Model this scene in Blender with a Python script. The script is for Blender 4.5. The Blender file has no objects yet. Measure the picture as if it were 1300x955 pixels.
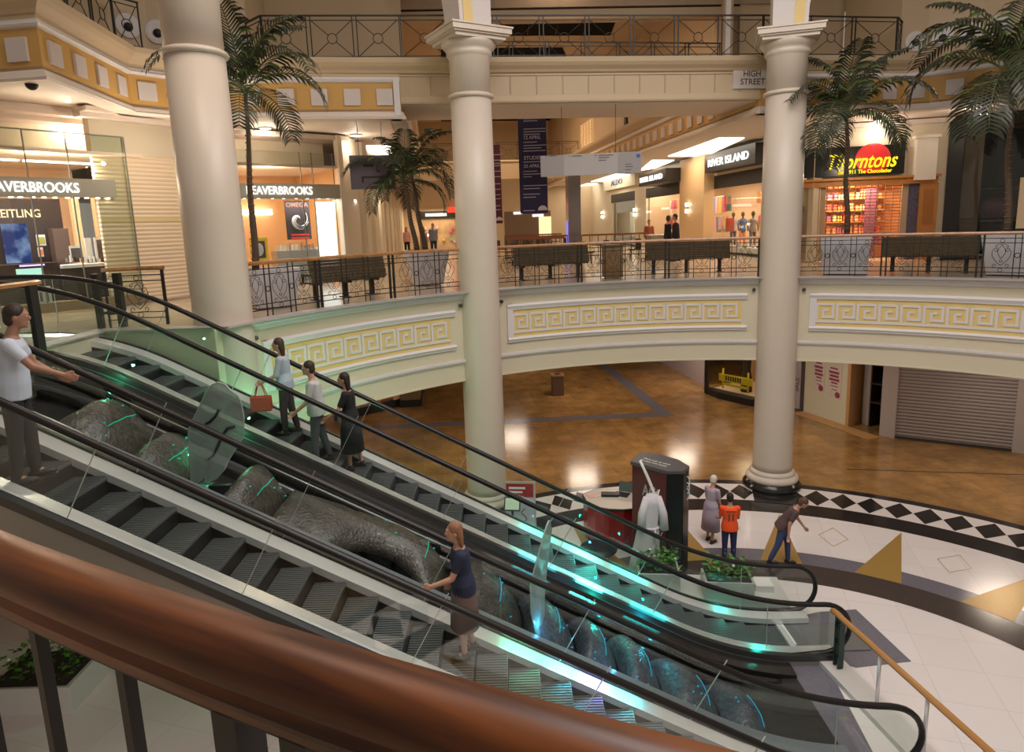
import bpy, bmesh, math, random
from math import sin, cos, pi, radians, degrees, hypot, atan2, sqrt, tan
from mathutils import Vector, Matrix, Euler, noise
random.seed(7)
SC = bpy.context.scene
COL = SC.collection
# ------------------------------------------------------------------ camera
W_, H_ = 1300, 955
FPX = 833.0; CX0, CY0 = 650.0, 432.5
PITCH = radians(9.96); ROLL = radians(1.92)
ZC = 7.68                                   # eye height above the lower floor
FW = Vector((0, cos(PITCH), -sin(PITCH)))
R0 = Vector((1, 0, 0)); U0 = Vector((0, sin(PITCH), cos(PITCH)))
RT = R0 * cos(ROLL) - U0 * sin(ROLL); UP = U0 * cos(ROLL) + R0 * sin(ROLL)
cam_d = bpy.data.cameras.new('camera'); cam = bpy.data.objects.new('camera', cam_d); COL.objects.link(cam)
cam_d.sensor_width = 36; cam_d.sensor_fit = 'HORIZONTAL'; cam_d.lens = 36 * FPX / W_
cam_d.clip_start = 0.05; cam_d.clip_end = 300
cam_d.shift_y = -(H_ / 2 - CY0) / W_
m3 = Matrix((RT, UP, -FW)).transposed()
cam.matrix_world = Matrix.Translation((0, 0, ZC)) @ m3.to_4x4()
SC.camera = cam

def ray(x, y):
    return FW + RT * ((x - CX0) / FPX) - UP * ((y - CY0) / FPX)
def on_z(x, y, z):
    d = ray(x, y); t = (z - ZC) / d.z
    return Vector((d.x * t, d.y * t, z))
def on_y(x, y, Y):
    d = ray(x, y); t = Y / d.y
    return Vector((d.x * t, Y, ZC + d.z * t))
def on_wall(x, y, A, B):
    d = ray(x, y); ex, ey = B[0] - A[0], B[1] - A[1]; n = (ey, -ex)
    t = (n[0] * A[0] + n[1] * A[1]) / (n[0] * d.x + n[1] * d.y)
    return Vector((d.x * t, d.y * t, ZC + d.z * t))
def at_d(x, D, y=280):
    d = ray(x, y); t = D / hypot(d.x, d.y)
    return Vector((d.x * t, d.y * t, ZC + d.z * t))

ZM = 6.056         # middle floor
ZSO = 10.68        # soffit over the middle floor
ZT = 12.08         # top floor
CC = Vector((4.39, 8.06))      # centre of the round well
RB = 10.4

# ------------------------------------------------------------------ materials
def nodes(m):
    m.use_nodes = True
    return m.node_tree.nodes, m.node_tree.links
MATS = {}
def mat(name, col, rough=0.5, metal=0.0, spec=0.5, emit=None, es=0.0, bump=0.0, bscale=20.0, vary=0.0, vscale=3.0, coat=0.0, aniso=0.0):
    if name in MATS: return MATS[name]
    m = bpy.data.materials.new(name); n, l = nodes(m); b = n['Principled BSDF']
    b.inputs['Base Color'].default_value = (*col, 1); b.inputs['Roughness'].default_value = rough
    b.inputs['Metallic'].default_value = metal; b.inputs['Specular IOR Level'].default_value = spec
    b.inputs['Coat Weight'].default_value = coat
    b.inputs['Anisotropic'].default_value = aniso
    if emit: b.inputs['Emission Color'].default_value = (*emit, 1); b.inputs['Emission Strength'].default_value = es
    tc = n.new('ShaderNodeTexCoord')
    if vary > 0:
        nz = n.new('ShaderNodeTexNoise'); nz.inputs['Scale'].default_value = vscale; nz.inputs['Detail'].default_value = 4
        l.new(tc.outputs['Object'], nz.inputs['Vector'])
        mx = n.new('ShaderNodeMix'); mx.data_type = 'RGBA'
        mx.inputs[6].default_value = (*[c * (1 - vary) for c in col], 1); mx.inputs[7].default_value = (*[min(1, c * (1 + vary)) for c in col], 1)
        l.new(nz.outputs['Fac'], mx.inputs[0]); l.new(mx.outputs[2], b.inputs['Base Color'])
    if bump > 0:
        nb = n.new('ShaderNodeTexNoise'); nb.inputs['Scale'].default_value = bscale; nb.inputs['Detail'].default_value = 3
        l.new(tc.outputs['Object'], nb.inputs['Vector'])
        bp = n.new('ShaderNodeBump'); bp.inputs['Strength'].default_value = bump; bp.inputs['Distance'].default_value = 0.02
        l.new(nb.outputs['Fac'], bp.inputs['Height']); l.new(bp.outputs['Normal'], b.inputs['Normal'])
    MATS[name] = m; return m
def glow(name, col, s):
    if name in MATS: return MATS[name]
    m = bpy.data.materials.new(name); n, l = nodes(m); n.clear()
    o = n.new('ShaderNodeOutputMaterial'); e = n.new('ShaderNodeEmission')
    e.inputs[0].default_value = (*col, 1); e.inputs[1].default_value = s; l.new(e.outputs[0], o.inputs[0])
    MATS[name] = m; return m
def glass(name, tint=(0.93, 0.97, 0.95), refl=1.0, rough=0.02, diff=None, dmix=0.0, bump=0.0):
    if name in MATS: return MATS[name]
    m = bpy.data.materials.new(name); n, l = nodes(m); n.clear()
    o = n.new('ShaderNodeOutputMaterial'); t = n.new('ShaderNodeBsdfTransparent'); g = n.new('ShaderNodeBsdfGlossy')
    t.inputs[0].default_value = (*tint, 1); g.inputs['Roughness'].default_value = rough
    g.inputs['Color'].default_value = (refl, refl, refl, 1)
    fr = n.new('ShaderNodeLayerWeight'); fr.inputs['Blend'].default_value = 0.5
    pw = n.new('ShaderNodeMath'); pw.operation = 'POWER'; pw.inputs[1].default_value = 4.0; l.new(fr.outputs['Facing'], pw.inputs[0])
    ml = n.new('ShaderNodeMath'); ml.operation = 'MULTIPLY_ADD'; ml.inputs[1].default_value = 0.5; ml.inputs[2].default_value = 0.035; l.new(pw.outputs[0], ml.inputs[0])
    mx = n.new('ShaderNodeMixShader'); l.new(ml.outputs[0], mx.inputs[0]); l.new(t.outputs[0], mx.inputs[1]); l.new(g.outputs[0], mx.inputs[2])
    last = mx
    if dmix > 0:
        d = n.new('ShaderNodeBsdfDiffuse'); d.inputs[0].default_value = (*diff, 1)
        m2 = n.new('ShaderNodeMixShader'); m2.inputs[0].default_value = dmix
        l.new(mx.outputs[0], m2.inputs[1]); l.new(d.outputs[0], m2.inputs[2]); last = m2
    if bump > 0:
        tc = n.new('ShaderNodeTexCoord'); nb = n.new('ShaderNodeTexNoise'); nb.inputs['Scale'].default_value = 9; nb.inputs['Detail'].default_value = 4
        l.new(tc.outputs['Object'], nb.inputs['Vector']); bp = n.new('ShaderNodeBump'); bp.inputs['Strength'].default_value = bump; bp.inputs['Distance'].default_value = 0.05
        l.new(nb.outputs['Fac'], bp.inputs['Height']); l.new(bp.outputs[0], g.inputs['Normal']); l.new(bp.outputs[0], fr.inputs['Normal'])
    l.new(last.outputs[0], o.inputs[0]); MATS[name] = m; return m

CREAM = mat('cream_paint', (0.66, 0.585, 0.44), 0.45, vary=0.03, vscale=0.6)
COLP = mat('column_cream_paint', (0.63, 0.54, 0.455), 0.38, vary=0.03, vscale=0.8)
WHITE = mat('white_moulding', (0.70, 0.66, 0.66), 0.45)
YELL = mat('yellow_paint', (0.74, 0.55, 0.22), 0.55, vary=0.04)
FRZY = mat('ochre_paint', (0.56, 0.32, 0.09), 0.55, vary=0.04)
PINKC = mat('soffit_paint', (0.72, 0.62, 0.54), 0.6)
UPW = mat('upper_wall_paint', (0.55, 0.42, 0.275), 0.6, vary=0.04, vscale=0.4)
BLACK = mat('black_iron', (0.012, 0.012, 0.012), 0.45)
DARK = mat('dark_void', (0.01, 0.009, 0.009), 0.6)
RUB = mat('black_rubber', (0.010, 0.008, 0.008), 0.42, spec=0.35, coat=0.08)
STEEL = mat('brushed_steel', (0.80, 0.78, 0.80), 0.27, 0.5)
STEELD = mat('dark_steel', (0.10, 0.10, 0.105), 0.35, 0.9)
GRAN = mat('grey_granite', (0.16, 0.18, 0.20), 0.28, vary=0.35, vscale=60)
BGRAN = mat('black_granite', (0.02, 0.018, 0.018), 0.16)
OAK = mat('oak_wood', (0.42, 0.20, 0.07), 0.4, vary=0.2, vscale=8)
OLIVE = mat('bench_wood', (0.085, 0.06, 0.03), 0.45, vary=0.25, vscale=12)
GREYP = mat('grey_planter', (0.50, 0.48, 0.50), 0.5)
LEAF = mat('palm_leaf_green', (0.036, 0.044, 0.022), 0.4, vary=0.4, vscale=2)
LEAF2 = mat('bright_leaf_green', (0.08, 0.26, 0.035), 0.4, vary=0.4, vscale=6)
TRUNK = mat('palm_trunk', (0.10, 0.065, 0.04), 0.8, bump=0.5, bscale=30)
GL = glass('clear_glass')
GLS = glass('shopfront_glass', (0.90, 0.93, 0.90))
GLF = glass('fin_glass', (0.62, 0.70, 0.66), 1.0, 0.04, (0.62, 0.72, 0.68), 0.30)
LIT = glow('lamp_warm_white', (1.0, 0.86, 0.66), 9)
LITP = glow('light_panel', (1.0, 0.90, 0.74), 3.2)
SIGNW = glow("sign_white", (1.0, 0.97, 0.92), 2.2)
MWHT = mat('marble_white', (0.72, 0.66, 0.64), 0.18, vary=0.05, vscale=1.5)

def brown_marble():
    m = bpy.data.materials.new('brown_marble'); n, l = nodes(m); b = n['Principled BSDF']
    tc = n.new('ShaderNodeTexCoord')
    mp = n.new('ShaderNodeMapping'); mp.inputs['Rotation'].default_value = (0, 0, radians(-6.8)); l.new(tc.outputs['Object'], mp.inputs['Vector'])
    br = n.new('ShaderNodeTexBrick'); br.inputs['Scale'].default_value = 1.0; br.inputs['Brick Width'].default_value = 0.6; br.inputs['Row Height'].default_value = 0.6
    br.offset = 0.0; br.inputs['Mortar Size'].default_value = 0.006; br.inputs['Color1'].default_value = (0.36, 0.205, 0.075, 1); br.inputs['Color2'].default_value = (0.285, 0.16, 0.058, 1); br.inputs['Mortar'].default_value = (0.20, 0.11, 0.05, 1)
    br.inputs['Bias'].default_value = 0.1
    l.new(mp.outputs[0], br.inputs['Vector'])
    nz = n.new('ShaderNodeTexNoise'); nz.inputs['Scale'].default_value = 1.1; nz.inputs['Detail'].default_value = 8; nz.inputs['Roughness'].default_value = 0.7
    l.new(tc.outputs['Object'], nz.inputs['Vector'])
    cr = n.new('ShaderNodeValToRGB'); cr.color_ramp.elements[0].position = 0.3; cr.color_ramp.elements[0].color = (0.55, 0.55, 0.55, 1); cr.color_ramp.elements[1].position = 0.72; cr.color_ramp.elements[1].color = (1.25, 1.2, 1.1, 1)
    l.new(nz.outputs['Fac'], cr.inputs[0])
    mx = n.new('ShaderNodeMix'); mx.data_type = 'RGBA'; mx.blend_type = 'MULTIPLY'; mx.inputs[0].default_value = 1
    l.new(br.outputs['Color'], mx.inputs[6]); l.new(cr.outputs[0], mx.inputs[7]); l.new(mx.outputs[2], b.inputs['Base Color'])
    b.inputs['Roughness'].default_value = 0.17; b.inputs['Specular IOR Level'].default_value = 0.5
    return m
BMARB = brown_marble()
def seam_tiles(name, c1, c2, w, rot=0.0, rough=0.2, mort=0.5, ms=0.006):
    m = bpy.data.materials.new(name); n, l = nodes(m); b = n['Principled BSDF']
    tc = n.new('ShaderNodeTexCoord'); mp = n.new('ShaderNodeMapping'); mp.inputs['Rotation'].default_value = (0, 0, rot); l.new(tc.outputs['Object'], mp.inputs['Vector'])
    br = n.new('ShaderNodeTexBrick'); br.inputs['Scale'].default_value = 1; br.offset = 0; br.inputs['Brick Width'].default_value = w; br.inputs['Row Height'].default_value = w
    br.inputs['Mortar Size'].default_value = ms; br.inputs['Color1'].default_value = (*c1, 1); br.inputs['Color2'].default_value = (*c2, 1); br.inputs['Mortar'].default_value = (*[c * mort for c in c1], 1)
    l.new(mp.outputs[0], br.inputs['Vector']); l.new(br.outputs['Color'], b.inputs['Base Color']); b.inputs['Roughness'].default_value = rough
    return m
MTILE = seam_tiles('white_marble_tiles', (0.76, 0.70, 0.69), (0.72, 0.66, 0.64), 0.9, 0.3, 0.18, 0.8)
CTILE = seam_tiles('cream_tiles', (0.50, 0.40, 0.29), (0.44, 0.35, 0.25), 0.6, radians(-6.8), 0.2, 0.7)
DKBR = mat('dark_brown_granite', (0.055, 0.045, 0.042), 0.15, vary=0.3, vscale=40)
DKBL = mat('black_marble', (0.022, 0.02, 0.02), 0.13)
GRBL = mat('blue_grey_granite', (0.15, 0.14, 0.17), 0.18, vary=0.3, vscale=30)
GOLD = mat('gold_mosaic', (0.42, 0.26, 0.07), 0.3, 0.25, vary=0.1, vscale=30)
GOLDL = mat('gold_line', (0.50, 0.40, 0.22), 0.3)
def slat(name, c1, c2, pitch, rough=0.5, metal=0.0, bump=1.0):
    m = bpy.data.materials.new(name); n, l = nodes(m); b = n['Principled BSDF']
    tc = n.new('ShaderNodeTexCoord'); sx = n.new('ShaderNodeSeparateXYZ'); l.new(tc.outputs['Object'], sx.inputs[0])
    ma = n.new('ShaderNodeMath'); ma.operation = 'MULTIPLY'; ma.inputs[1].default_value = 1 / pitch; l.new(sx.outputs['Z'], ma.inputs[0])
    fr = n.new('ShaderNodeMath'); fr.operation = 'FRACT'; l.new(ma.outputs[0], fr.inputs[0])
    cr = n.new('ShaderNodeValToRGB'); e = cr.color_ramp.elements; e[0].position = 0.0; e[0].color = (*c2, 1); e[1].position = 0.22; e[1].color = (*c1, 1)
    l.new(fr.outputs[0], cr.inputs[0]); l.new(cr.outputs[0], b.inputs['Base Color']); b.inputs['Roughness'].default_value = rough; b.inputs['Metallic'].default_value = metal
    sn = n.new('ShaderNodeMath'); sn.operation = 'PINGPONG'; sn.inputs[1].default_value = 0.5; l.new(fr.outputs[0], sn.inputs[0])
    bp = n.new('ShaderNodeBump'); bp.inputs['Strength'].default_value = bump; bp.inputs['Distance'].default_value = pitch * 0.35; l.new(sn.outputs[0], bp.inputs['Height']); l.new(bp.outputs[0], b.inputs['Normal'])
    return m
SHUTC = slat('cream_roller_slats', (0.84, 0.68, 0.49), (0.66, 0.50, 0.34), 0.105)
SHUTG = slat('grey_roller_slats', (0.30, 0.26, 0.26), (0.07, 0.06, 0.06), 0.115)
def woodgrain(name, c1, c2, rough=0.18, coat=0.8, axis_scale=(3, 3, 40)):
    m = bpy.data.materials.new(name); n, l = nodes(m); b = n['Principled BSDF']
    tc = n.new('ShaderNodeTexCoord'); mp = n.new('ShaderNodeMapping'); mp.inputs['Scale'].default_value = axis_scale
    mr = n.new('ShaderNodeMapping'); mr.inputs['Rotation'].default_value = (0, 0, radians(27))
    l.new(tc.outputs['Object'], mr.inputs['Vector']); l.new(mr.outputs[0], mp.inputs['Vector'])
    nz = n.new('ShaderNodeTexNoise'); nz.inputs['Scale'].default_value = 1.5; nz.inputs['Detail'].default_value = 6; nz.inputs['Distortion'].default_value = 0.4; l.new(mp.outputs[0], nz.inputs['Vector'])
    cr = n.new('ShaderNodeValToRGB'); cr.color_ramp.elements[0].position = 0.35; cr.color_ramp.elements[0].color = (*c1, 1); cr.color_ramp.elements[1].position = 0.7; cr.color_ramp.elements[1].color = (*c2, 1)
    l.new(nz.outputs['Fac'], cr.inputs[0]); l.new(cr.outputs[0], b.inputs['Base Color'])
    b.inputs['Roughness'].default_value = rough; b.inputs['Coat Weight'].default_value = coat; b.inputs['Coat Roughness'].default_value = 0.12; b.inputs['Specular IOR Level'].default_value = 0.38
    return m
MAHOG = woodgrain('varnished_mahogany', (0.045, 0.010, 0.002), (0.19, 0.052, 0.008), 0.36, 0.0, (1.2, 16, 16))
RAILW = woodgrain('varnished_oak_rail', (0.30, 0.13, 0.045), (0.48, 0.22, 0.08), 0.3, 0.4, (4, 4, 4))

# ------------------------------------------------------------------ mesh builder
class MB:
    def __init__(s): s.v = []; s.f = []; s.m = []; s.mats = []; s.sm = []
    def mi(s, m):
        if m not in s.mats: s.mats.append(m)
        return s.mats.index(m)
    def add(s, vs, fs, m, smooth=False):
        o = len(s.v); s.v += [tuple(v) for v in vs]; k = s.mi(m)
        for f in fs: s.f.append([i + o for i in f]); s.m.append(k); s.sm.append(smooth)
        return s
    def box(s, c, d, m, rz=0.0, M=None):
        x, y, z = d[0] / 2, d[1] / 2, d[2] / 2
        vs = [Vector((sx * x, sy * y, sz * z)) for sx in (-1, 1) for sy in (-1, 1) for sz in (-1, 1)]
        R = M if M is not None else Matrix.Rotation(rz, 3, 'Z')
        vs = [R @ v + Vector(c) for v in vs]
        return s.add(vs, [(0, 1, 3, 2), (4, 6, 7, 5), (0, 4, 5, 1), (2, 3, 7, 6), (0, 2, 6, 4), (1, 5, 7, 3)], m)
    def box2(s, A, B, z0, z1, t, m, off=0.0):
        """wall-like box from plan point A to B, thickness t centred at off along the left normal"""
        A = Vector(A[:2]); B = Vector(B[:2]); e = (B - A); L = e.length; e.normalize(); n = Vector((-e.y, e.x))
        c = (A + B) / 2 + n * off
        return s.box((c.x, c.y, (z0 + z1) / 2), (L, t, z1 - z0), m, atan2(e.y, e.x))
    def prism(s, poly, z0, z1, m, mtop=None, mbot=None):
        n = len(poly); o = len(s.v)
        vs = [(p[0], p[1], z0) for p in poly] + [(p[0], p[1], z1) for p in poly]
        s.add(vs, [(i, (i + 1) % n, (i + 1) % n + n, i + n) for i in range(n)], m)
        s.v += []
        k = s.mi(mtop or m); s.f.append([o + n + i for i in range(n)]); s.m.append(k); s.sm.append(False)
        k = s.mi(mbot or m); s.f.append([o + i for i in reversed(range(n))]); s.m.append(k); s.sm.append(False)
        return s
    def tube(s, pts, r, m, n=6, closed=False, smooth=True, rz=None):
        P = [Vector(p) for p in pts]; N = len(P); rings = []
        prev = None
        for i, p in enumerate(P):
            a = P[(i - 1) % N] if (closed or i > 0) else p; b = P[(i + 1) % N] if (closed or i < N - 1) else p
            t = (b - a)
            if t.length < 1e-9: t = Vector((0, 0, 1))
            t.normalize()
            if prev is None:
                up = Vector((0, 0, 1)) if abs(t.z) < 0.95 else Vector((1, 0, 0))
                nx = t.cross(up).normalized()
            else:
                nx = (prev - t * prev.dot(t))
                if nx.length < 1e-6: nx = t.cross(Vector((0, 0, 1)))
                nx.normalize()
            prev = nx; ny = nx.cross(t)
            rr = r[i] if isinstance(r, (list, tuple)) else r
            ru = rr; rv = rr if rz is None else rz
            rings.append([p + nx * (ru * cos(2 * pi * k / n)) + ny * (rv * sin(2 * pi * k / n)) for k in range(n)])
        vs = [v for rg in rings for v in rg]; fs = []
        for i in range(N if closed else N - 1):
            j = (i + 1) % N
            for k in range(n):
                fs.append((i * n + k, i * n + (k + 1) % n, j * n + (k + 1) % n, j * n + k))
        if not closed: fs.append(tuple(range(n))[::-1]); fs.append(tuple(range((N - 1) * n, N * n)))
        return s.add(vs, fs, m, smooth)
    def lathe(s, prof, c, m, n=32, smooth=True, cap=True, a0=0):
        vs = []; fs = []; N = len(prof)
        for (r, z) in prof:
            for k in range(n):
                a = a0 + 2 * pi * k / n; vs.append((c[0] + r * cos(a), c[1] + r * sin(a), c[2] + z))
        for i in range(N - 1):
            for k in range(n):
                fs.append((i * n + k, i * n + (k + 1) % n, (i + 1) * n + (k + 1) % n, (i + 1) * n + k))
        if cap: fs.append(tuple(range(n))[::-1]); fs.append(tuple(range((N - 1) * n, N * n)))
        return s.add(vs, fs, m, smooth)
    def sweep(s, path, prof, m, closed=False, ends=True, smooth=False):
        """path: plan points; prof: list of (offset to the right, z) closed polygon, mitred"""
        P = [Vector(p[:2]) for p in path]; N = len(P); K = len(prof); vs = []
        for i in range(N):
            if closed or 0 < i < N - 1:
                a = (P[i] - P[(i - 1) % N]).normalized(); b = (P[(i + 1) % N] - P[i]).normalized()
            elif i == 0: a = b = (P[1] - P[0]).normalized()
            else: a = b = (P[-1] - P[-2]).normalized()
            na = Vector((a.y, -a.x)); nb = Vector((b.y, -b.x)); n = (na + nb)
            n = n / max(0.3, n.dot(na)) if n.length > 1e-6 else na
            for (o, z) in prof: vs.append((P[i].x + n.x * o, P[i].y + n.y * o, z))
        fs = []
        for i in range(N if closed else N - 1):
            j = (i + 1) % N
            for k in range(K): fs.append((i * K + k, j * K + k, j * K + (k + 1) % K, i * K + (k + 1) % K))
        if ends and not closed: fs.append(tuple(range(K))); fs.append(tuple(range((N - 1) * K, N * K))[::-1])
        return s.add(vs, fs, m, smooth)
    def quad(s, a, b, c, d, m): return s.add([a, b, c, d], [(0, 1, 2, 3)], m)
    def ell(s, c, r, m, nu=12, nv=8, M=None):
        vs = []; fs = []
        for i in range(nv + 1):
            t = pi * i / nv
            for k in range(nu):
                a = 2 * pi * k / nu; v = Vector((r[0] * sin(t) * cos(a), r[1] * sin(t) * sin(a), r[2] * cos(t)))
                if M is not None: v = M @ v
                vs.append(v + Vector(c))
        for i in range(nv):
            for k in range(nu): fs.append((i * nu + k, (i + 1) * nu + k, (i + 1) * nu + (k + 1) % nu, i * nu + (k + 1) % nu))
        return s.add(vs, fs, m, True)
    def build(s, name, parent=None, bevel=0.0, origin=None):
        me = bpy.data.meshes.new(name)
        off = Vector(origin) if origin is not None else Vector((0, 0, 0))
        me.from_pydata([tuple(Vector(v) - off) for v in s.v], [], s.f)
        for m in s.mats: me.materials.append(m)
        me.polygons.foreach_set('material_index', s.m); me.polygons.foreach_set('use_smooth', s.sm)
        bm = bmesh.new(); bm.from_mesh(me); bmesh.ops.recalc_face_normals(bm, faces=bm.faces); bm.to_mesh(me); bm.free()
        o = bpy.data.objects.new(name, me); COL.objects.link(o)
        if parent: o.parent = parent; o.location = off - parent_world(parent)
        else: o.location = off
        if bevel:
            md = o.modifiers.new('bevel', 'BEVEL'); md.width = bevel; md.segments = 2; md.limit_method = 'ANGLE'
        return o
def parent_world(p):
    v = Vector(p.location)
    q = p.parent
    while q: v += q.location; q = q.parent
    return v
# parts are modelled in world coordinates and re-based on their parent's location (parents are never rotated while building)
def part(mb, name, parent, bevel=0.0, label=None):
    o = mb.build(name, parent, bevel, origin=parent_world(parent))
    if label: o['label'] = label
    return o
def tag(o, label=None, cat=None, group=None, kind=None):
    if label: o['label'] = label
    if cat: o['category'] = cat
    if group: o['group'] = group
    if kind: o['kind'] = kind
    return o
def thing(name, loc, label, cat, group=None):
    o = bpy.data.objects.new(name, None); COL.objects.link(o); o.location = loc; o.empty_display_size = 0.2
    return tag(o, label, cat, group)
def single(mb, name, loc, label, cat, group=None, bevel=0.0):
    o = mb.build(name, None, bevel, origin=loc); return tag(o, label, cat, group)
def struct(mb, name, label=None, bevel=0.0):
    o = mb.build(name, None, bevel); o['kind'] = 'structure'
    if label: o['label'] = label
    return o
def copy_tree(o, parent=None, loc=None, rz=None, label=None):
    c = o.copy(); COL.objects.link(c); c.parent = parent
    for ch in list(o.children): copy_tree(ch, c)
    if loc is not None: c.location = loc
    if rz is not None: c.rotation_euler = (0, 0, rz)
    if label: c['label'] = label
    return c

# text -> mesh faces in MB; placed in plane (origin O, x dir, y dir)
def add_text(mb, txt, O, ex, ey, h, m, depth=0.01, align='LEFT', width=None, shear=0.0, bold=0.0):
    cu = bpy.data.curves.new('t', 'FONT'); cu.body = txt; cu.size = 1; cu.extrude = 0; cu.shear = shear; cu.offset = bold; cu.resolution_u = 3
    cu.align_x = 'LEFT'
    ob = bpy.data.objects.new('t', cu); COL.objects.link(ob)
    dg = bpy.context.evaluated_depsgraph_get(); me = bpy.data.meshes.new_from_object(ob.evaluated_get(dg))
    vs = [v.co.copy() for v in me.vertices]
    if not vs:
        bpy.data.objects.remove(ob); return
    x0 = min(v.x for v in vs); x1 = max(v.x for v in vs); y0 = min(v.y for v in vs); y1 = max(v.y for v in vs)
    sy = h / 0.73; sx = sy
    if width: sx = width / (x1 - x0)
    dx = 0 if align == 'LEFT' else (-(x1 - x0) * sx / 2 if align == 'CENTER' else -(x1 - x0) * sx)
    ex = Vector(ex).normalized(); ey = Vector(ey).normalized(); nz = ex.cross(ey)
    O = Vector(O)
    P = [O + ex * ((v.x - x0) * sx + dx) + ey * (v.y * sy) for v in vs]
    n = len(P)
    fs = [tuple(p.vertices) for p in me.polygons]
    edges = {}
    for f in fs:
        for i in range(len(f)):
            a, b = f[i], f[(i + 1) % len(f)]
            k = (min(a, b), max(a, b)); edges.setdefault(k, []).append((a, b))
    allv = [p + nz * depth for p in P] + P
    faces = list(fs)
    for k, l in edges.items():
        if len(l) == 1: a, b = l[0]; faces.append((a, b, b + n, a + n))
    mb.add(allv, faces, m)
    bpy.data.objects.remove(ob); bpy.data.curves.remove(cu)

def pol(a, r=RB, z=0.0):
    a = radians(a); return Vector((CC.x + r * cos(a), CC.y + r * sin(a), z))
def arc(a0, a1, r=RB, step=1.0):
    n = max(2, int(abs(a1 - a0) / step) + 1)
    return [pol(a0 + (a1 - a0) * i / (n - 1), r) for i in range(n)]
Z3 = Vector((0, 0, 1))

# ================================================================== SETTING
# ---- lower floor with its inlaid rings
f = MB(); f.prism([(-40, -14), (50, -14), (50, 75), (-40, 75)], -0.12, 0.0, BMARB)
def ring(mb, r0, r1, z, m, a0=0, a1=360, step=2.0):
    n = int(abs(a1 - a0) / step) + 1; vs = []; fs = []
    for i in range(n + 1):
        a = a0 + (a1 - a0) * i / n; vs += [pol(a, r0, z), pol(a, r1, z)]
    for i in range(n): fs.append((2 * i, 2 * i + 1, 2 * i + 3, 2 * i + 2))
    mb.add(vs, fs, m)
ring(f, 0.01, 10.6, 0.004, DKBL)
ring(f, 9.17, 10.3, 0.008, MWHT)
ring(f, 0.01, 8.45, 0.008, MTILE)
ring(f, 5.8, 6.35, 0.012, GRBL); ring(f, 5.0, 5.8, 0.012, DKBR)
# diamonds of the outer band
per = 3.83
for i in range(94):
    a = 66.7 + per * i
    if a > 66.7 + 358: break
    f.add([pol(a - per / 2 * 0.98, 9.73, 0.012), pol(a, 9.2, 0.012), pol(a + per / 2 * 0.98, 9.73, 0.012), pol(a, 10.26, 0.012)], [(0, 1, 2, 3)], DKBL)
for ca in (73.2, 120, 158.2, 26.5, -20, -66, 245, 201):
    f.add([pol(ca - 4.0, 9.1, 0.014), pol(ca + 3.4, 9.1, 0.014), pol(ca + 3.2, 10.4, 0.014), pol(ca - 3.6, 10.4, 0.014)], [(0, 1, 2, 3)], DKBL)
# gold star points and thin gold diamonds
for i in range(19):
    a = 54.1 + 18.95 * i
    f.add([pol(a, 8.38, 0.016), pol(a - 2.4, 5.8, 0.016), pol(a + 6.3, 5.82, 0.016)], [(0, 1, 2)], GOLD)
    b = a + 10.3
    o = [pol(b, 7.95), pol(b + 2.55, 7.42), pol(b, 6.9), pol(b - 2.55, 7.42)]
    ctr = pol(b, 7.42)
    vs = [Vector((p.x, p.y, 0.013)) for p in o] + [Vector((ctr.x + (p.x - ctr.x) * 0.93, ctr.y + (p.y - ctr.y) * 0.93, 0.013)) for p in o]
    f.add(vs, [(k, (k + 1) % 4, (k + 1) % 4 + 4, k + 4) for k in range(4)], GOLDL)
# dark bands across the brown marble
def band(pts, w, z, m):
    P = [Vector(p[:2]) for p in pts]
    f.sweep(P, [(-w / 2, z - 0.002), (w / 2, z - 0.002), (w / 2, z), (-w / 2, z)], m)
band([on_z(470, 543, 0), on_z(845, 526, 0), on_z(755, 455, 0)], 0.55, 0.006, GRBL)
band([on_z(1075, 596, 0), on_z(1300, 603, 0), on_z(1500, 640, 0)], 0.04, 0.005, DKBL)
band([on_z(745, 455, 0), on_z(560, 480, 0), on_z(480, 500, 0)], 0.2, 0.005, GRBL)
# grey landing carpet of the escalators
f.prism([on_z(x, y, 0)[:2] for x, y in ((925, 803), (1040, 778), (1086.5, 774.8), (1156.6, 840.7), (1087, 848.6), (1046, 838))], 0.0, 0.018, GRBL)
f.prism([on_z(x, y, 0)[:2] for x, y in ((925, 848), (1046, 838), (1110, 960), (1010, 1010), (900, 960))], 0.0, 0.016, GRBL)
struct(f, 'floor', 'lower mall floor of brown marble with black, white and gold inlaid rings')

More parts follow.
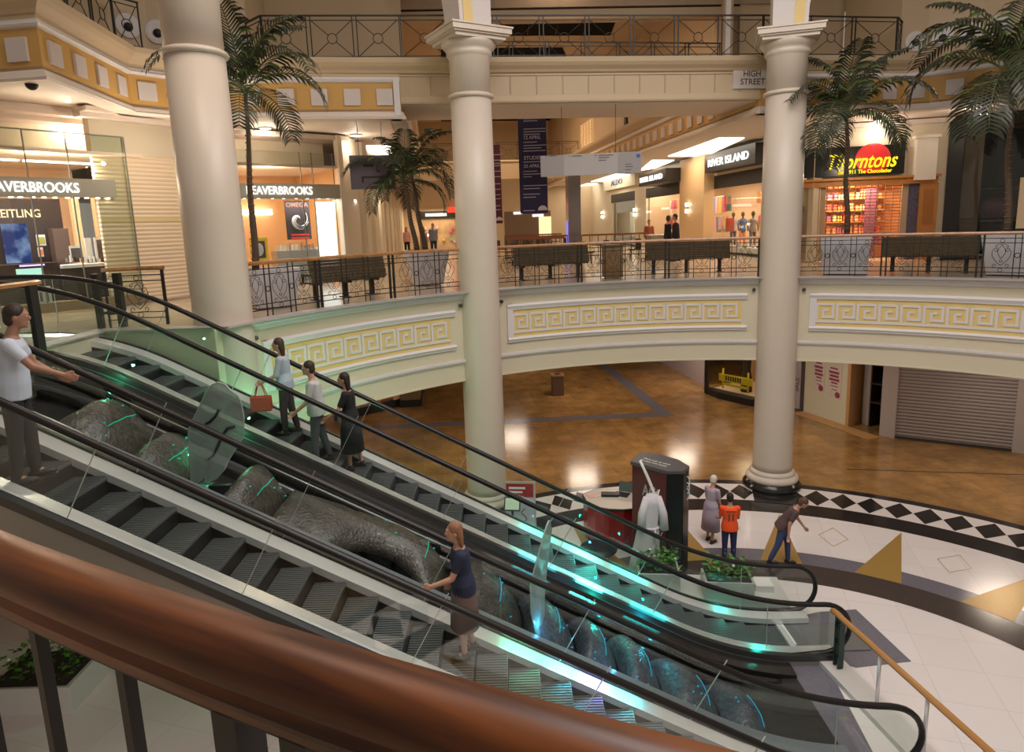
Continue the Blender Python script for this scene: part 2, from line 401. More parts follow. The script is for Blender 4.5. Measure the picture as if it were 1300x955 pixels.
# ---- middle floor slab with the round well and the escalator notch
NX = -7.35; NY0, NY1 = 6.1, 11.70
def ang_at_y(y, r): return degrees(math.asin((y - CC.y) / r))
inner = []
a_up = 180 - ang_at_y(NY1, RB)
inner += arc(a_up, -70, RB, 1.5)
inner += arc(-85, -138, 8.75, 1.5)
inner += [Vector((NX, 2.2, 0)), Vector((NX, NY1, 0))]
def outer_pt(p):
    d = Vector((p.x - CC.x, p.y - CC.y)); d.normalize()
    t = min((48 - CC.x) / d.x if d.x > 1e-6 else ((-36 - CC.x) / d.x if d.x < -1e-6 else 1e9), (72 - CC.y) / d.y if d.y > 1e-6 else ((-12 - CC.y) / d.y if d.y < -1e-6 else 1e9))
    return Vector((CC.x + d.x * t, CC.y + d.y * t, 0))
def slab(inn, z0, z1, mt, mb_, me_, name, label):
    s = MB(); n = len(inn); out = [outer_pt(p) for p in inn]; vs = []
    for p, q in zip(inn, out): vs += [(p.x, p.y, z0), (p.x, p.y, z1), (q.x, q.y, z0), (q.x, q.y, z1)]
    for nm, idx, m in (('t', (1, 3), mt), ('b', (0, 2), mb_), ('e', (0, 1), me_), ('o', (2, 3), me_)):
        fs = []
        for i in range(n):
            j = (i + 1) % n; fs.append((4 * i + idx[0], 4 * i + idx[1], 4 * j + idx[1], 4 * j + idx[0]))
        s.add(vs, fs, m)
    return struct(s, name, label)
slab(inner, 3.70, ZM - 0.03, CTILE, PINKC, CREAM, 'floor', 'cream tiled middle floor slab around the round well')
s = MB(); ringpts = inner[:len(inner)]
# white stone kerb that the balustrades stand on
k = MB()
for a0, a1 in ((a_up - 0.3, 20),):
    k.sweep(arc(a0, a1, RB, 1.0), [(-0.06, ZM - 0.03), (-0.06, ZM), (0.28, ZM), (0.28, ZM - 0.03)], mat('kerb_stone', (0.42, 0.38, 0.37), 0.4))
    struct(k, 'trim_1', 'pale stone kerb under the balustrades')

# ---- balcony fascia: mouldings, yellow panels with the meander
COLA = [73.2, 120.0, 158.2]
def arcband(mb, a0, a1, prof, m, step=1.0):
    """prof = (offset inward to the well, z)"""
    mb.sweep([p for p in arc(a0, a1, RB, step)], [(o, z) for (o, z) in prof], m)
def rect(o0, o1, z0, z1): return [(o0, z0), (o0, z1), (o1, z1), (o1, z0)]
bays = [(155.2, 122.6, True), (117.3, 76.1, True), (70.4, 24, True)]
tn = 2
for bi, (a0, a1, pan) in enumerate(bays):
    # walking from high to low angle = clockwise, right-hand normal points to the centre: offset + is into the well
    m = MB()
    arcband(m, a0, a1, rect(-0.2, 0.0, 3.70, ZM - 0.03), CREAM)
    arcband(m, a0, a1, [(0, ZM - 0.03), (0.14, ZM - 0.03), (0.14, ZM - 0.09), (0.08, ZM - 0.12), (0.06, ZM - 0.2), (0, ZM - 0.22)], WHITE)
    arcband(m, a0, a1, [(0, 4.28), (0.07, 4.28), (0.07, 4.22), (0.03, 4.16), (0, 4.15)], WHITE)
    arcband(m, a0, a1, [(0, 3.70), (0, 3.74), (0.03, 3.74), (0.03, 3.70)], CREAM)
    o = struct(m, 'trim_%d' % tn, 'curved cream balcony front of the middle floor'); tn += 1
    if pan:
        b0, b1 = a0 - 1.6, a1 + 1.6
        fr = MB()
        for (z0, z1) in ((5.44, 5.60), (4.57, 4.70)):
            arcband(fr, b0, b1, [(0, z0), (0, z1), (0.05, z1), (0.09, z1 - 0.05), (0.05, z0 + 0.02), (0.05, z0)], WHITE)
        for q in (b0, b1):
            sg = -1 if q == b0 else 1
            arcband(fr, q, q + sg * 0.9, [(0, 4.57), (0, 5.60), (0.055, 5.60), (0.055, 4.57)], WHITE, 0.4)
        part(fr, 'panel_frame', o)
        ym = MB(); arcband(ym, b0 - 0.8, b1 + 0.8, rect(0.0, 0.012, 4.68, 5.46), YELL); part(ym, 'yellow_panel', o)
        gk = MB(); pitch = 2.72; w = 0.016
        span = (b0 - 1.0) - (b1 + 1.0); nk = int(round(span / pitch)); pitch = span / nk
        zb, zh = 4.83, 0.47
        path1 = [(0, 0), (0, 1), (.80, 1), (.80, .26), (.32, .26), (.32, .66), (.52, .66)]
        segs = [(path1[i], path1[i + 1]) for i in range(len(path1) - 1)] + [((0.0, 0), (1.0, 0))]
        for i in range(nk):
            A = b0 - 1.0 - i * pitch
            for (p, q) in segs:
                hw = 0.030
                u0, u1 = min(p[0], q[0]) * pitch, max(p[0], q[0]) * pitch; v0, v1 = min(p[1], q[1]) * zh + zb, max(p[1], q[1]) * zh + zb
                hwd = degrees(hw / RB)
                gk.sweep([pol(A - u0 + hwd, RB), pol(A - (u0 + u1) / 2, RB), pol(A - u1 - hwd, RB)], rect(0.01, 0.035, v0 - hw, v1 + hw), WHITE)
        part(gk, 'meander_relief', o)
        # small round spotlights near the panel ends
        for q in (b0 + 0.9, b1 - 0.9):
            lm = MB(); p = pol(q, RB - 0.07, 5.70); lm.ell(p, (0.05, 0.05, 0.05), STEELD, 10, 6); lm.ell(pol(q, RB - 0.01, 5.70), (0.04, 0.04, 0.04), STEELD, 8, 5); part(lm, 'spot_fitting', o)

k = MB(); k.sweep([(NX, 2.3), (NX, NY1), (-5.36, NY1)], [(-0.28, ZM - 0.03), (-0.28, ZM), (0.06, ZM), (0.06, ZM - 0.03)], mat('kerb_stone', (0.42, 0.38, 0.37), 0.4))
struct(k, 'trim_%d' % tn, 'pale stone kerb of the escalator opening'); tn += 1

# ---- columns
def column(i, ang, label, P0=None, fl=0):
    p = P0 or pol(ang, RB + 0.02); c = (p.x, p.y, 0)
    t = thing('column', (p.x, p.y, 0), label, 'column', None)
    m = MB(); m.lathe([(0.80, 0), (0.80, 0.10), (0.74, 0.14), (0.74, 0.16)], c, BGRAN, 48); 
    m.lathe([(0.72, 0.0), (0.72, 0.20)], c, BGRAN, 48); part(m, 'plinth', t, label='round black granite plinth')
    m = MB(); m.lathe([(0.66, 0.20), (0.705, 0.23), (0.72, 0.29), (0.705, 0.35), (0.64, 0.39), (0.60, 0.41), (0.62, 0.44), (0.615, 0.48), (0.57, 0.51), (0.55, 0.54)], c, COLP, 56); part(m, 'base_moulding', t)
    m = MB(); m.lathe([(0.545, 0.52), (0.535, 0.7), (0.53, 4), (0.52, 8), (0.505, 10.80)], c, COLP, 64); part(m, 'shaft', t)
    m = MB(); m.lathe([(0.505, 10.78), (0.555, 10.80), (0.575, 10.835), (0.555, 10.87), (0.505, 10.90)], c, COLP, 64); part(m, 'collar_ring', t)
    m = MB(); m.lathe([(0.495, 10.88), (0.495, 11.72), (0.53, 11.76), (0.56, 11.80), (0.56, 11.86), (0.545, 11.88), (0.60, 11.93), (0.66, 12.0), (0.68, 12.07), (0.66, 12.10)], c, COLP, 64)
    A = radians(ang)
    for (w, z0, z1) in ((1.34, 12.08, 12.16), (1.46, 12.16, 12.20), (1.56, 12.20, 12.32), (1.62, 12.32, 12.36)):
        m.box((c[0], c[1], (z0 + z1) / 2), (w, w, z1 - z0), COLP, A)
    part(m, 'capital', t)
    # pier above the capital with flaring sides where the arches spring
    m = MB(); R = Matrix.Rotation(A, 3, 'Z')
    prof = [(0.42, 12.36), (0.43, 12.8), (0.50, 13.3), (0.66, 13.9), (0.95, 14.5), (1.45, 15.1), (2.2, 15.6), (3.2, 15.95), (4.2, 16.1)]
    for sgn in (1,):
        vs = []; n = len(prof)
        for d in (-0.42, 0.42):
            for (w, z) in prof: vs.append(R @ Vector((d, -(w if fl < 0 else 0.42), 0)) + Vector((c[0], c[1], z)))
            for (w, z) in prof: vs.append(R @ Vector((d, (w if fl > 0 else 0.42), 0)) + Vector((c[0], c[1], z)))
        fs = []
        def ix(s_, h, i): return s_ * 2 * n + h * n + i
        for i in range(n - 1):
            fs += [(ix(0, 0, i), ix(0, 0, i + 1), ix(0, 1, i + 1), ix(0, 1, i)), (ix(1, 0, i), ix(1, 1, i), ix(1, 1, i + 1), ix(1, 0, i + 1)),
                   (ix(0, 0, i), ix(1, 0, i), ix(1, 0, i + 1), ix(0, 0, i + 1)), (ix(0, 1, i), ix(0, 1, i + 1), ix(1, 1, i + 1), ix(1, 1, i))]
        fs += [(ix(0, 0, n - 1), ix(1, 0, n - 1), ix(1, 1, n - 1), ix(0, 1, n - 1)), (ix(0, 0, 0), ix(0, 1, 0), ix(1, 1, 0), ix(1, 0, 0))]
        m.add(vs, fs, mat('pier_paint', (0.66, 0.60, 0.58), 0.5))
    part(m, 'arch_pier', t)
    # yellow inset along the reveals, following the flare
    m = MB()
    for (w, z) in prof:
        pass
    vs = []
    for (w, z) in prof:
        for (dd, dp) in ((-0.34, -0.44), (-0.34, -0.41), (-0.10, -0.41), (-0.10, -0.44)): vs.append(R @ Vector((dp, fl * (w + dd), 0)) + Vector((c[0], c[1], z)))
    m.add(vs, [(4 * i + k, 4 * i + (k + 1) % 4, 4 * i + 4 + (k + 1) % 4, 4 * i + 4 + k) for i in range(len(prof) - 1) for k in range(4)], YELL)
    part(m, 'yellow_inset', t, )
    return t
column(0, COLA[2], 'thick round cream column beside the upper end of the far escalator, leftmost in view', at_d(268, 13.5, 260), 1)
column(1, COLA[1], 'tall round cream column between the meander balcony bays, left of the red poster stand', fl=1)
column(2, COLA[0], 'tall round cream column with black plinth behind the people on the lower floor', fl=-1)

# ---- upper balcony: ochre frieze with white squares, cornice, soffit
A6 = -6.6
VD = Vector((sin(radians(A6)), cos(radians(A6)), 0)); UD = Vector((VD.y, -VD.x, 0))
cL = Vector((-2.75, 18.38, 0)); cR = Vector((7.25, 19.47, 0))
pl = [Vector((-20, 14.4)), Vector((-8.42, 12.75)), Vector((-8.86, 16.4)), Vector((-8.35, 16.98)), Vector((-6.9, 17.72)), cL.to_2d()]
pr = [cR.to_2d(), Vector((11.65, 20.05)), Vector((12.35, 19.9)), Vector((13.3, 19.2)), Vector((15.2, 17.2)), Vector((16.8, 13.5)), Vector((17.2, 8)), Vector((16, 2))]
def frieze(path, name, label, squares=True, cut0=0, cut1=0):
    m = MB()
    m.sweep(path, rect(-0.35, 0.0, 10.62, 11.62), FRZY)
    m.sweep(path, rect(-0.35, 0.02, 11.56, 12.0), UPW)
    m.sweep(path, [(-0.30, 10.68), (-0.30, 10.58), (0.10, 10.58), (0.12, 10.63), (0.09, 10.66), (0.06, 10.74), (0.02, 10.78), (0, 10.78)], PINKC)
    m.sweep(path, [(0, 11.50), (0.06, 11.52), (0.09, 11.56), (0.05, 11.60), (0.05, 11.64), (0, 11.64)], WHITE)
    m.sweep(path, [(0.0, 11.72), (0.06, 11.74), (0.10, 11.80), (0.20, 11.88), (0.26, 11.96), (0.28, ZT), (-0.35, ZT), (-0.35, 11.72)], UPW)
    o = struct(m, name, label)
    if squares:
        q = MB()
        for i in range(len(path) - 1):
            a, b = Vector(path[i][:2]), Vector(path[i + 1][:2]); L = (b - a).length
            if L < 0.7: continue
            e = (b - a) / L; n = Vector((e.y, -e.x)); k = max(1, int(round(L / 0.92)))
            for j in range(k):
                s_ = (j + 0.5) * L / k
                p = a + e * s_ + n * 0.02
                q.box((p.x, p.y, 11.14), (0.42, 0.06, 0.42), mat('pale_square_tile', (0.60, 0.53, 0.50), 0.5), atan2(e.y, e.x))
        part(q, 'square_plaques', o)
    return o
frieze(pl, 'trim_%d' % tn, 'ochre frieze with pale squares over the left shops'); tn += 1
frieze(pr, 'trim_%d' % tn, 'ochre frieze with pale squares over the right shops'); tn += 1
cLf = cL + VD * 50; cRf = cR + VD * 50
frieze([cL, cLf], 'trim_%d' % tn, 'ochre frieze along the left of the arcade'); tn += 1
frieze([cRf, cR], 'trim_%d' % tn, 'ochre frieze along the right of the arcade'); tn += 1
# white end frame of the left frieze
m = MB(); e = (pl[5] - pl[4]).normalized(); p = pl[5] - e * 0.1; m.box((p.x + e.y * 0.02, p.y - e.x * 0.02, 11.14), (0.16, 0.16, 0.96), WHITE, atan2(e.y, e.x)); struct(m, 'trim_%d' % tn); tn += 1

def flat(path, z0, z1, m_, name, label, outer):
    mb = MB(); mb.prism([(p[0], p[1]) for p in list(path) + list(outer)], z0, z1, m_); return struct(mb, name, label)
flat(pl + [cLf.to_2d()], ZSO + 0.06, ZSO + 0.16, PINKC, 'ceiling', 'pinkish soffit over the left shops', [(-36, 68), (-36, 14.4)])
flat([cRf.to_2d()] + pr, ZSO + 0.06, ZSO + 0.16, PINKC, 'ceiling', 'pinkish soffit over the right shops', [(48, 2), (48, 69)])

# ---- the bridge across the arcade
m = MB(); e = (cR - cL).normalized(); nrm = Vector((e.y, -e.x, 0))
br = [cL, cR]
m.sweep(br, rect(-2.6, 0.0, 11.12, ZT - 0.02), UPW)
m.sweep(br, [(0.0, 11.72), (0.06, 11.74), (0.10, 11.80), (0.20, 11.88), (0.26, 11.96), (0.28, ZT), (-2.6, ZT), (-2.6, 11.72)], UPW)
m.sweep(br, [(-0.1, 10.96), (0.03, 10.96), (0.05, 11.0), (0.03, 11.14), (-0.1, 11.14)], UPW)
m.sweep(br, rect(-2.6, -0.08, 10.94, 11.14), PINKC)
m.sweep(br, [(0, 11.12), (0, 11.16), (0.03, 11.16), (0.03, 11.12)], UPW); m.sweep(br, [(0, 11.66), (0, 11.70), (0.03, 11.70), (0.03, 11.66)], UPW)
for i in range(13):
    p = cL + e * (0.8 + i * 0.72); m.box((p.x + nrm.x * 0.012, p.y + nrm.y * 0.012, 11.41), (0.028, 0.024, 0.52), mat('upper_wall_seam', (0.40, 0.31, 0.2), 0.6), atan2(e.y, e.x))
struct(m, 'trim_%d' % tn, 'beige bridge beam crossing the arcade opening'); tn += 1

# ---- top-floor iron railings with circles and crosses
def cross_rail(path, z, h, pw, label, name='upper_railing', double=True, group=None):
    P = [Vector(p[:2]) for p in path]; t = thing(name, (P[0].x, P[0].y, z), label, 'railing', group)
    top = MB(); top.sweep(path, [(-0.03, z + h - 0.03), (-0.03, z + h), (0.03, z + h), (0.03, z + h - 0.03)], BLACK); part(top, 'top_rail', t)
    for zz in (z + 0.08, z + h - 0.13): lo = MB(); lo.sweep(path, [(-0.01, zz - 0.01), (-0.01, zz + 0.01), (0.01, zz + 0.01), (0.01, zz - 0.01)], BLACK); part(lo, 'cross_rail', t)
    for i in range(len(P) - 1):
        a, b = P[i], P[i + 1]; L = (b - a).length; e = (b - a) / L; k = max(1, int(round(L / pw)))
        for j in range(k + 1):
            s_ = L * j / k; q = MB()
            for d in ((-0.055, 0.055) if 0 < j < k else ((0.02,) if j == 0 else (-0.02,))):
                p = a + e * (s_ + d); q.box((p.x, p.y, z + h / 2), (0.028, 0.028, h), BLACK, atan2(e.y, e.x))
            part(q, 'post', t)
        for j in range(k):
            s0 = L * j / k + 0.08; s1 = L * (j + 1) / k - 0.08; zc = z + (h - 0.05) / 2; zl = z + 0.09; zu = z + h - 0.14; sc = (s0 + s1) / 2; r = 0.125
            q = MB()
            def P3(s_, zz): v = a + e * s_; return (v.x, v.y, zz)
            if s1 - s0 > 0.35:
                q.tube([P3(sc + r * cos(2 * pi * w / 16), zc + r * sin(2 * pi * w / 16)) for w in range(16)], 0.011, BLACK, 5, True)
                for (sx, zz) in ((s0, zl), (s1, zl), (s0, zu), (s1, zu)):
                    d = Vector((sx - sc, zz - zc)); d.normalize(); q.tube([P3(sc + d.x * r, zc + d.y * r), P3(sx, zz)], 0.011, BLACK, 5)
                part(q, 'circle_and_cross', t)
    return t
off = lambda p, q: p
cross_rail([(-6.75, 18.55), (-6.15, 17.98), cL.to_2d() + Vector((0.1, -0.05)), cR.to_2d() - Vector((0.0, 0.1)), (11.35, 20.02), (11.75, 20.5)], ZT, 1.1, 1.23, 'black iron railing of circles and crosses along the near edge of the bridge')
q0 = cL + Vector((-nrm.x * -0 + 0.3, 2.6, 0)); q1 = cR + Vector((-0.3, 2.6, 0))
cross_rail([(q0.x + 1.6, q0.y), (q1.x, q1.y + .1)], ZT, 1.1, 1.2, 'black iron railing along the far edge of the bridge, behind the near one')
cross_rail([(-8.5, 13.0), (-8.93, 16.2), (-8.6, 16.75)], ZT, 1.1, 1.1, 'black iron railing above the corner of the ochre frieze at upper left')

# ---- upper walls with round downlights
def wallseg(A, B, z0, z1, m_, name, label, t=0.2):
    mb = MB(); mb.box2(A, B, z0, z1, t, m_); return struct(mb, name, label)
wallpts = [(-9.2, 13.2), (-9.45, 16.7), (-8.75, 17.5), (-7.3, 18.3), (-6.7, 18.75), (-6.4, 20.2), (-3.35, 22.0)]
mw = MB()
up_l = [Vector((-20, 15.2)), Vector((-9.4, 15.2)), Vector((-9.35, 16.75)), Vector((-8.75, 17.4)), Vector((-7.2, 18.15)), Vector((-6.75, 18.6)), Vector((-6.9, 20.6))]
mw.sweep(up_l, rect(-0.25, 0, ZT - 0.02, 16.6), UPW)
struct(mw, 'wall_left', 'tan upper wall with round ceiling speakers on the left')
mw = MB(); up_r = [Vector((11.3, 23.0)), Vector((11.75, 20.55)), Vector((12.5, 20.45)), Vector((13.6, 19.7)), Vector((15.6, 17.6)), Vector((17.3, 13.6)), Vector((17.8, 8))]
mw.sweep(up_r, rect(-0.25, 0, ZT - 0.02, 16.6), UPW); struct(mw, 'wall_right', 'tan upper wall with round ceiling speakers on the right')
# back walls behind the bridge, top floor
mw = MB(); mw.box2((-6.9, 20.6), (-3.0, 21.1), ZT - 0.02, 16.6, 0.2, UPW); mw.box2((7.9, 23.3), (11.5, 23.6), ZT - 0.02, 16.6, 0.2, UPW); struct(mw, 'wall_back', 'tan wall behind the bridge')
def disc_light(px, py, wl, label):
    # on the upper walls
    best = None
    for i in range(len(wl) - 1):
        q = on_wall(px, py, wl[i], wl[i + 1]); a, b = wl[i], wl[i + 1]; tt = (Vector(q[:2]) - a).dot(b - a) / (b - a).length_squared
        if -0.02 <= tt <= 1.02 and (best is None): best = (q, (b - a).normalized())
    q, e = best; n = Vector((e.y, -e.x, 0))
    X = Vector((e.x, e.y, 0)); R = Matrix((X, Z3.cross(n) * 0 + Z3, n)).transposed()
    t = thing('wall_vent', q + n * 0.0, label, 'vent', 'round vents on the upper walls')
    def L(prof, m_, nm, lab=None):
        mb = MB(); vs = []; N = 32
        for (r, h) in prof:
            for k in range(N): a = 2 * pi * k / N; vs.append(R @ Vector((r * cos(a), r * sin(a), h)) + q)
        fs = [(i * N + k, i * N + (k + 1) % N, (i + 1) * N + (k + 1) % N, (i + 1) * N + k) for i in range(len(prof) - 1) for k in range(N)]
        fs.append(tuple(range((len(prof) - 1) * N, len(prof) * N)))
        mb.add(vs, fs, m_, True); part(mb, nm, t, label=lab)
    L([(0.285, 0.0), (0.29, 0.03), (0.265, 0.05), (0.235, 0.04), (0.22, 0.05), (0.20, 0.05), (0.13, 0.03)], WHITE, 'trim_ring')
    mb = MB(); mb.ell(q + n * 0.035 - Z3 * 0.03, (0.105, 0.105, 0.105), DARK, 16, 10); part(mb, 'nozzle', t, label='black ball nozzle')
upl2 = up_l; upr2 = up_r
disc_light(162, 33, upl2, 'round white wall vent nearest the frieze corner, left of the thick column')
disc_light(200, 41, upl2, 'round white wall vent partly hidden by the thick column, on its left')
disc_light(303, 56, upl2, 'round white wall vent behind the palm, right of the thick column')
disc_light(1162, 53, upr2, 'leftmost round white wall vent at upper right')
disc_light(1197, 47, upr2, 'second round white wall vent from the left at upper right')
disc_light(1233, 41, upr2, 'third round white wall vent at upper right, before the palm')
disc_light(1268, 33, upr2, 'round white wall vent mostly behind the fronds of the right palm')

# ================================================================== BALUSTRADES OF THE MIDDLE FLOOR
class Path:
    """plan path measured by length"""
    def __init__(s, pts):
        s.P = [Vector(p[:2]) for p in pts]; s.L = [0]
        for a, b in zip(s.P, s.P[1:]): s.L.append(s.L[-1] + (b - a).length)
        s.len = s.L[-1]
    def at(s, d):
        d = max(0, min(s.len, d))
        for i in range(len(s.P) - 1):
            if d <= s.L[i + 1] + 1e-9:
                t = (d - s.L[i]) / max(1e-9, s.L[i + 1] - s.L[i]); e = (s.P[i + 1] - s.P[i]).normalized()
                return s.P[i].lerp(s.P[i + 1], t), e
        return s.P[-1], (s.P[-1] - s.P[-2]).normalized()
def spiral(cx, cz, r0, r1, a0, a1, n=14):
    return [(cx + (r0 + (r1 - r0) * i / n) * cos(a0 + (a1 - a0) * i / n), cz + (r0 + (r1 - r0) * i / n) * sin(a0 + (a1 - a0) * i / n)) for i in range(n + 1)]
LYRE = []
for sg in (-1, 1):
    body = [(0.0, 0.30), (0.05, 0.34), (0.12, 0.42), (0.175, 0.52), (0.185, 0.62), (0.15, 0.69)]
    body += [(x, z) for (x, z) in spiral(0.115, 0.655, 0.05, 0.012, pi * 0.35, pi * 2.2, 9)]
    LYRE.append([(sg * x, z) for x, z in body])
    LYRE.append([(sg * x, z) for x, z in [(0.03, 0.24), (0.10, 0.25)] + spiral(0.115, 0.30, 0.05, 0.015, -pi * 0.4, pi * 1.3, 9)])
    LYRE.append([(sg * x, z) for x, z in [(0.0, 0.46), (0.04, 0.52), (0.075, 0.60), (0.07, 0.68), (0.03, 0.74), (0.0, 0.78)]])
    LYRE.append([(sg * x, z) for x, z in [(0.0, 0.80), (0.05, 0.80), (0.09, 0.78)] + spiral(0.10, 0.745, 0.03, 0.012, pi * 0.4, -pi * 1.2, 7)])
CIRC = [[(r * cos(2 * pi * k / 12), z0 + r * sin(2 * pi * k / 12)) for k in range(13)] for r, z0 in ((0.045, 0.885), (0.045, 0.19), (0.03, 0.40))]
def balustrade(pts, label, z=ZM, h=1.1, zr=None, thick=None, start=0.0, wood=RAILW):
    P = Path(pts); p0, _ = P.at(P.len / 2)
    t = thing('balustrade', (p0.x, p0.y, z), label, 'balustrade')
    m = MB(); m.sweep(pts, [(-0.05, z + h - 0.07), (-0.06, z + h - 0.035), (-0.045, z + h), (0.045, z + h), (0.06, z + h - 0.035), (0.05, z + h - 0.07)], wood, smooth=False)
    part(m, 'handrail', t, label='varnished wooden handrail')
    m = MB(); m.sweep(pts, [(-0.02, z + h - 0.075), (-0.02, z + h - 0.055), (0.02, z + h - 0.055), (0.02, z + h - 0.075)], BLACK)
    part(m, 'under_rail', t); m = MB()
    for zz in (0.94, 0.83, 0.245, 0.135):
        m = MB(); m.sweep(pts, [(-0.009, z + zz - 0.009), (-0.009, z + zz + 0.009), (0.009, z + zz + 0.009), (0.009, z + zz - 0.009)], BLACK); part(m, 'cross_rail', t)
    def bar(mb, d, w=0.018, z0=0.0, z1=h - 0.06, dep=None):
        p, e = P.at(d); mb.box((p.x, p.y, z + (z0 + z1) / 2), (w, dep or w, z1 - z0), BLACK, atan2(e.y, e.x))
    def pnt(d, zz): p, e = P.at(d); return (p.x, p.y, z + zz)
    # thick posts in pairs
    secs = thick or [i * P.len / max(1, round(P.len / 2.2)) for i in range(max(1, round(P.len / 2.2)) + 1)]
    for i, d in enumerate(secs):
        for dd in ((-0.055, 0.055) if 0 < i < len(secs) - 1 else ((0.03,) if i == 0 else (-0.03,))):
            m = MB(); bar(m, d + dd, 0.04, dep=0.05); part(m, 'post', t)
    for a, b in zip(secs, secs[1:]):
        L = b - a - 0.2; n = max(1, round(L / 0.66)); u = L / n
        for k in range(n):
            c = a + 0.1 + u * (k + 0.5)
            m = MB()
            for pl_ in LYRE + CIRC: m.tube([pnt(c + x, zz) for x, zz in pl_], 0.0065, BLACK, 4)
            part(m, 'scroll_panel', t)
            if k < n - 1:
                m = MB(); cc = c + u / 2
                bar(m, cc - 0.065); bar(m, cc + 0.065)
                m.tube([pnt(cc + 0.055 * cos(2 * pi * q / 10), 0.54 + 0.055 * sin(2 * pi * q / 10)) for q in range(10)], 0.011, BLACK, 4, True)
                part(m, 'bar_pair', t)
    return t
RBR = RB + 0.10
balustrade([p for p in arc(155.2, 122.4, RBR, 1.2)], 'curved iron balustrade with wooden handrail between the thick left column and the middle column')
balustrade([p for p in arc(117.2, 76.0, RBR, 1.2)], 'curved iron balustrade with wooden handrail between the middle and right columns')
balustrade([p for p in arc(70.6, 26, RBR, 1.2)], 'curved iron balustrade with wooden handrail to the right of the right column')
balustrade([(-7.45, 12.05), (-6.95, 12.35), (-6.45, 12.3)], 'short iron balustrade panel between escalator top and thick left column')
# dark steel posts of the barrier that ends beside the far escalator
t = thing('barrier_post', (-7.55, 12.0, ZM), 'cluster of black square posts at the top of the far escalator', 'post')
for i, (dx, dy, w) in enumerate(((0, 0, 0.10), (0.32, 0.14, 0.12), (-0.14, 0.25, 0.08))):
    m = MB(); m.box((-7.55 + dx, 12.0 + dy, ZM + 0.5), (w, w, 1.0), BLACK); part(m, 'post', t, 0.006)
m = MB()
for zz in (0.28, 0.75): m.box((-7.42, 12.07, ZM + zz), (0.4, 0.03, 0.05), BLACK, 0.4)
part(m, 'cross_bar', t)
# left guard rail of the landing between the two escalators
gp = on_z(22, 362, ZM + 1.08); g0 = on_z(-90, 374, ZM + 1.08); g1 = on_z(48, 357, ZM + 1.08)
t = thing('guard_rail', (gp.x, gp.y, ZM), 'wooden topped guard rail with black post at the far left, beside the escalator landing', 'guard rail')
m = MB(); m.sweep([g0, g1], [(-0.05, ZM + 1.04), (-0.055, ZM + 1.08), (0, ZM + 1.10), (0.055, ZM + 1.08), (0.05, ZM + 1.04)], RAILW); part(m, 'handrail', t, label='varnished wooden handrail')
m = MB(); e = (g1 - g0).normalized(); q = g1 - e * 0.16; m.box((q.x, q.y, ZM + 0.52), (0.16, 0.07, 1.04), BLACK, atan2(e.y, e.x)); part(m, 'post', t, 0.006)
m = MB(); m.box2(g0, g1 - e * 0.2, ZM + 0.08, ZM + 0.98, 0.012, GL); part(m, 'glass_panel', t)

# ---- the handrail right in front of the camera
rn = MB(); RN = 8.90
NC = Vector((4.54, 10.99)); NR = 11.26 + 0.047
pa = [Vector((NC.x + NR * cos(radians(a)), NC.y + NR * sin(radians(a)), 0)) for a in range(229, 285)]; zt = ZC - 0.53
prof = [(0.050, zt - 0.030), (0.044, zt - 0.010), (0.030, zt + 0.002), (0, zt + 0.006), (-0.030, zt + 0.002), (-0.044, zt - 0.010), (-0.050, zt - 0.030), (-0.047, zt - 0.048), (-0.037, zt - 0.056),
        (-0.039, zt - 0.064), (-0.044, zt - 0.074), (-0.039, zt - 0.086), (-0.036, zt - 0.092), (-0.034, zt - 0.104), (0.034, zt - 0.104), (0.036, zt - 0.092), (0.039, zt - 0.086), (0.044, zt - 0.074), (0.039, zt - 0.064), (0.037, zt - 0.056), (0.047, zt - 0.048)]
nt = thing('balustrade', (pol(241, RN).x, pol(241, RN).y, ZM), 'foreground balustrade with thick polished mahogany handrail and black balusters, nearest the camera', 'balustrade')
rn.sweep(pa, prof, MAHOG, smooth=True); o = part(rn, 'handrail', nt, label='thick moulded mahogany handrail')
md = o.modifiers.new('edge', 'EDGE_SPLIT'); md.split_angle = radians(34)
m = MB(); m.sweep(pa, [(-0.025, zt - 0.118), (-0.025, zt - 0.104), (0.025, zt - 0.104), (0.025, zt - 0.118)], BLACK)
part(m, 'upper_rail', nt)
for zz in (ZM + 0.12, ZM + 0.22): m = MB(); m.sweep(pa, [(-0.012, zz), (-0.012, zz + 0.02), (0.012, zz + 0.02), (0.012, zz)], BLACK); part(m, 'lower_rail', nt)
P = Path(pa)
for i in range(70):
    d = 0.6 + i * 0.125
    if d > P.len * 0.62: break
    p, e = P.at(d)
    if i % 8 in (3, 4):
        m = MB(); m.box((p.x, p.y, (ZM + zt - 0.11) / 2), (0.045, 0.05, zt - 0.11 - ZM), BLACK, atan2(e.y, e.x)); part(m, 'post', nt)
    elif i % 2: 
        m = MB(); m.box((p.x, p.y, (ZM + zt - 0.11) / 2), (0.020, 0.02, zt - 0.11 - ZM), BLACK, atan2(e.y, e.x)); part(m, 'baluster', nt)

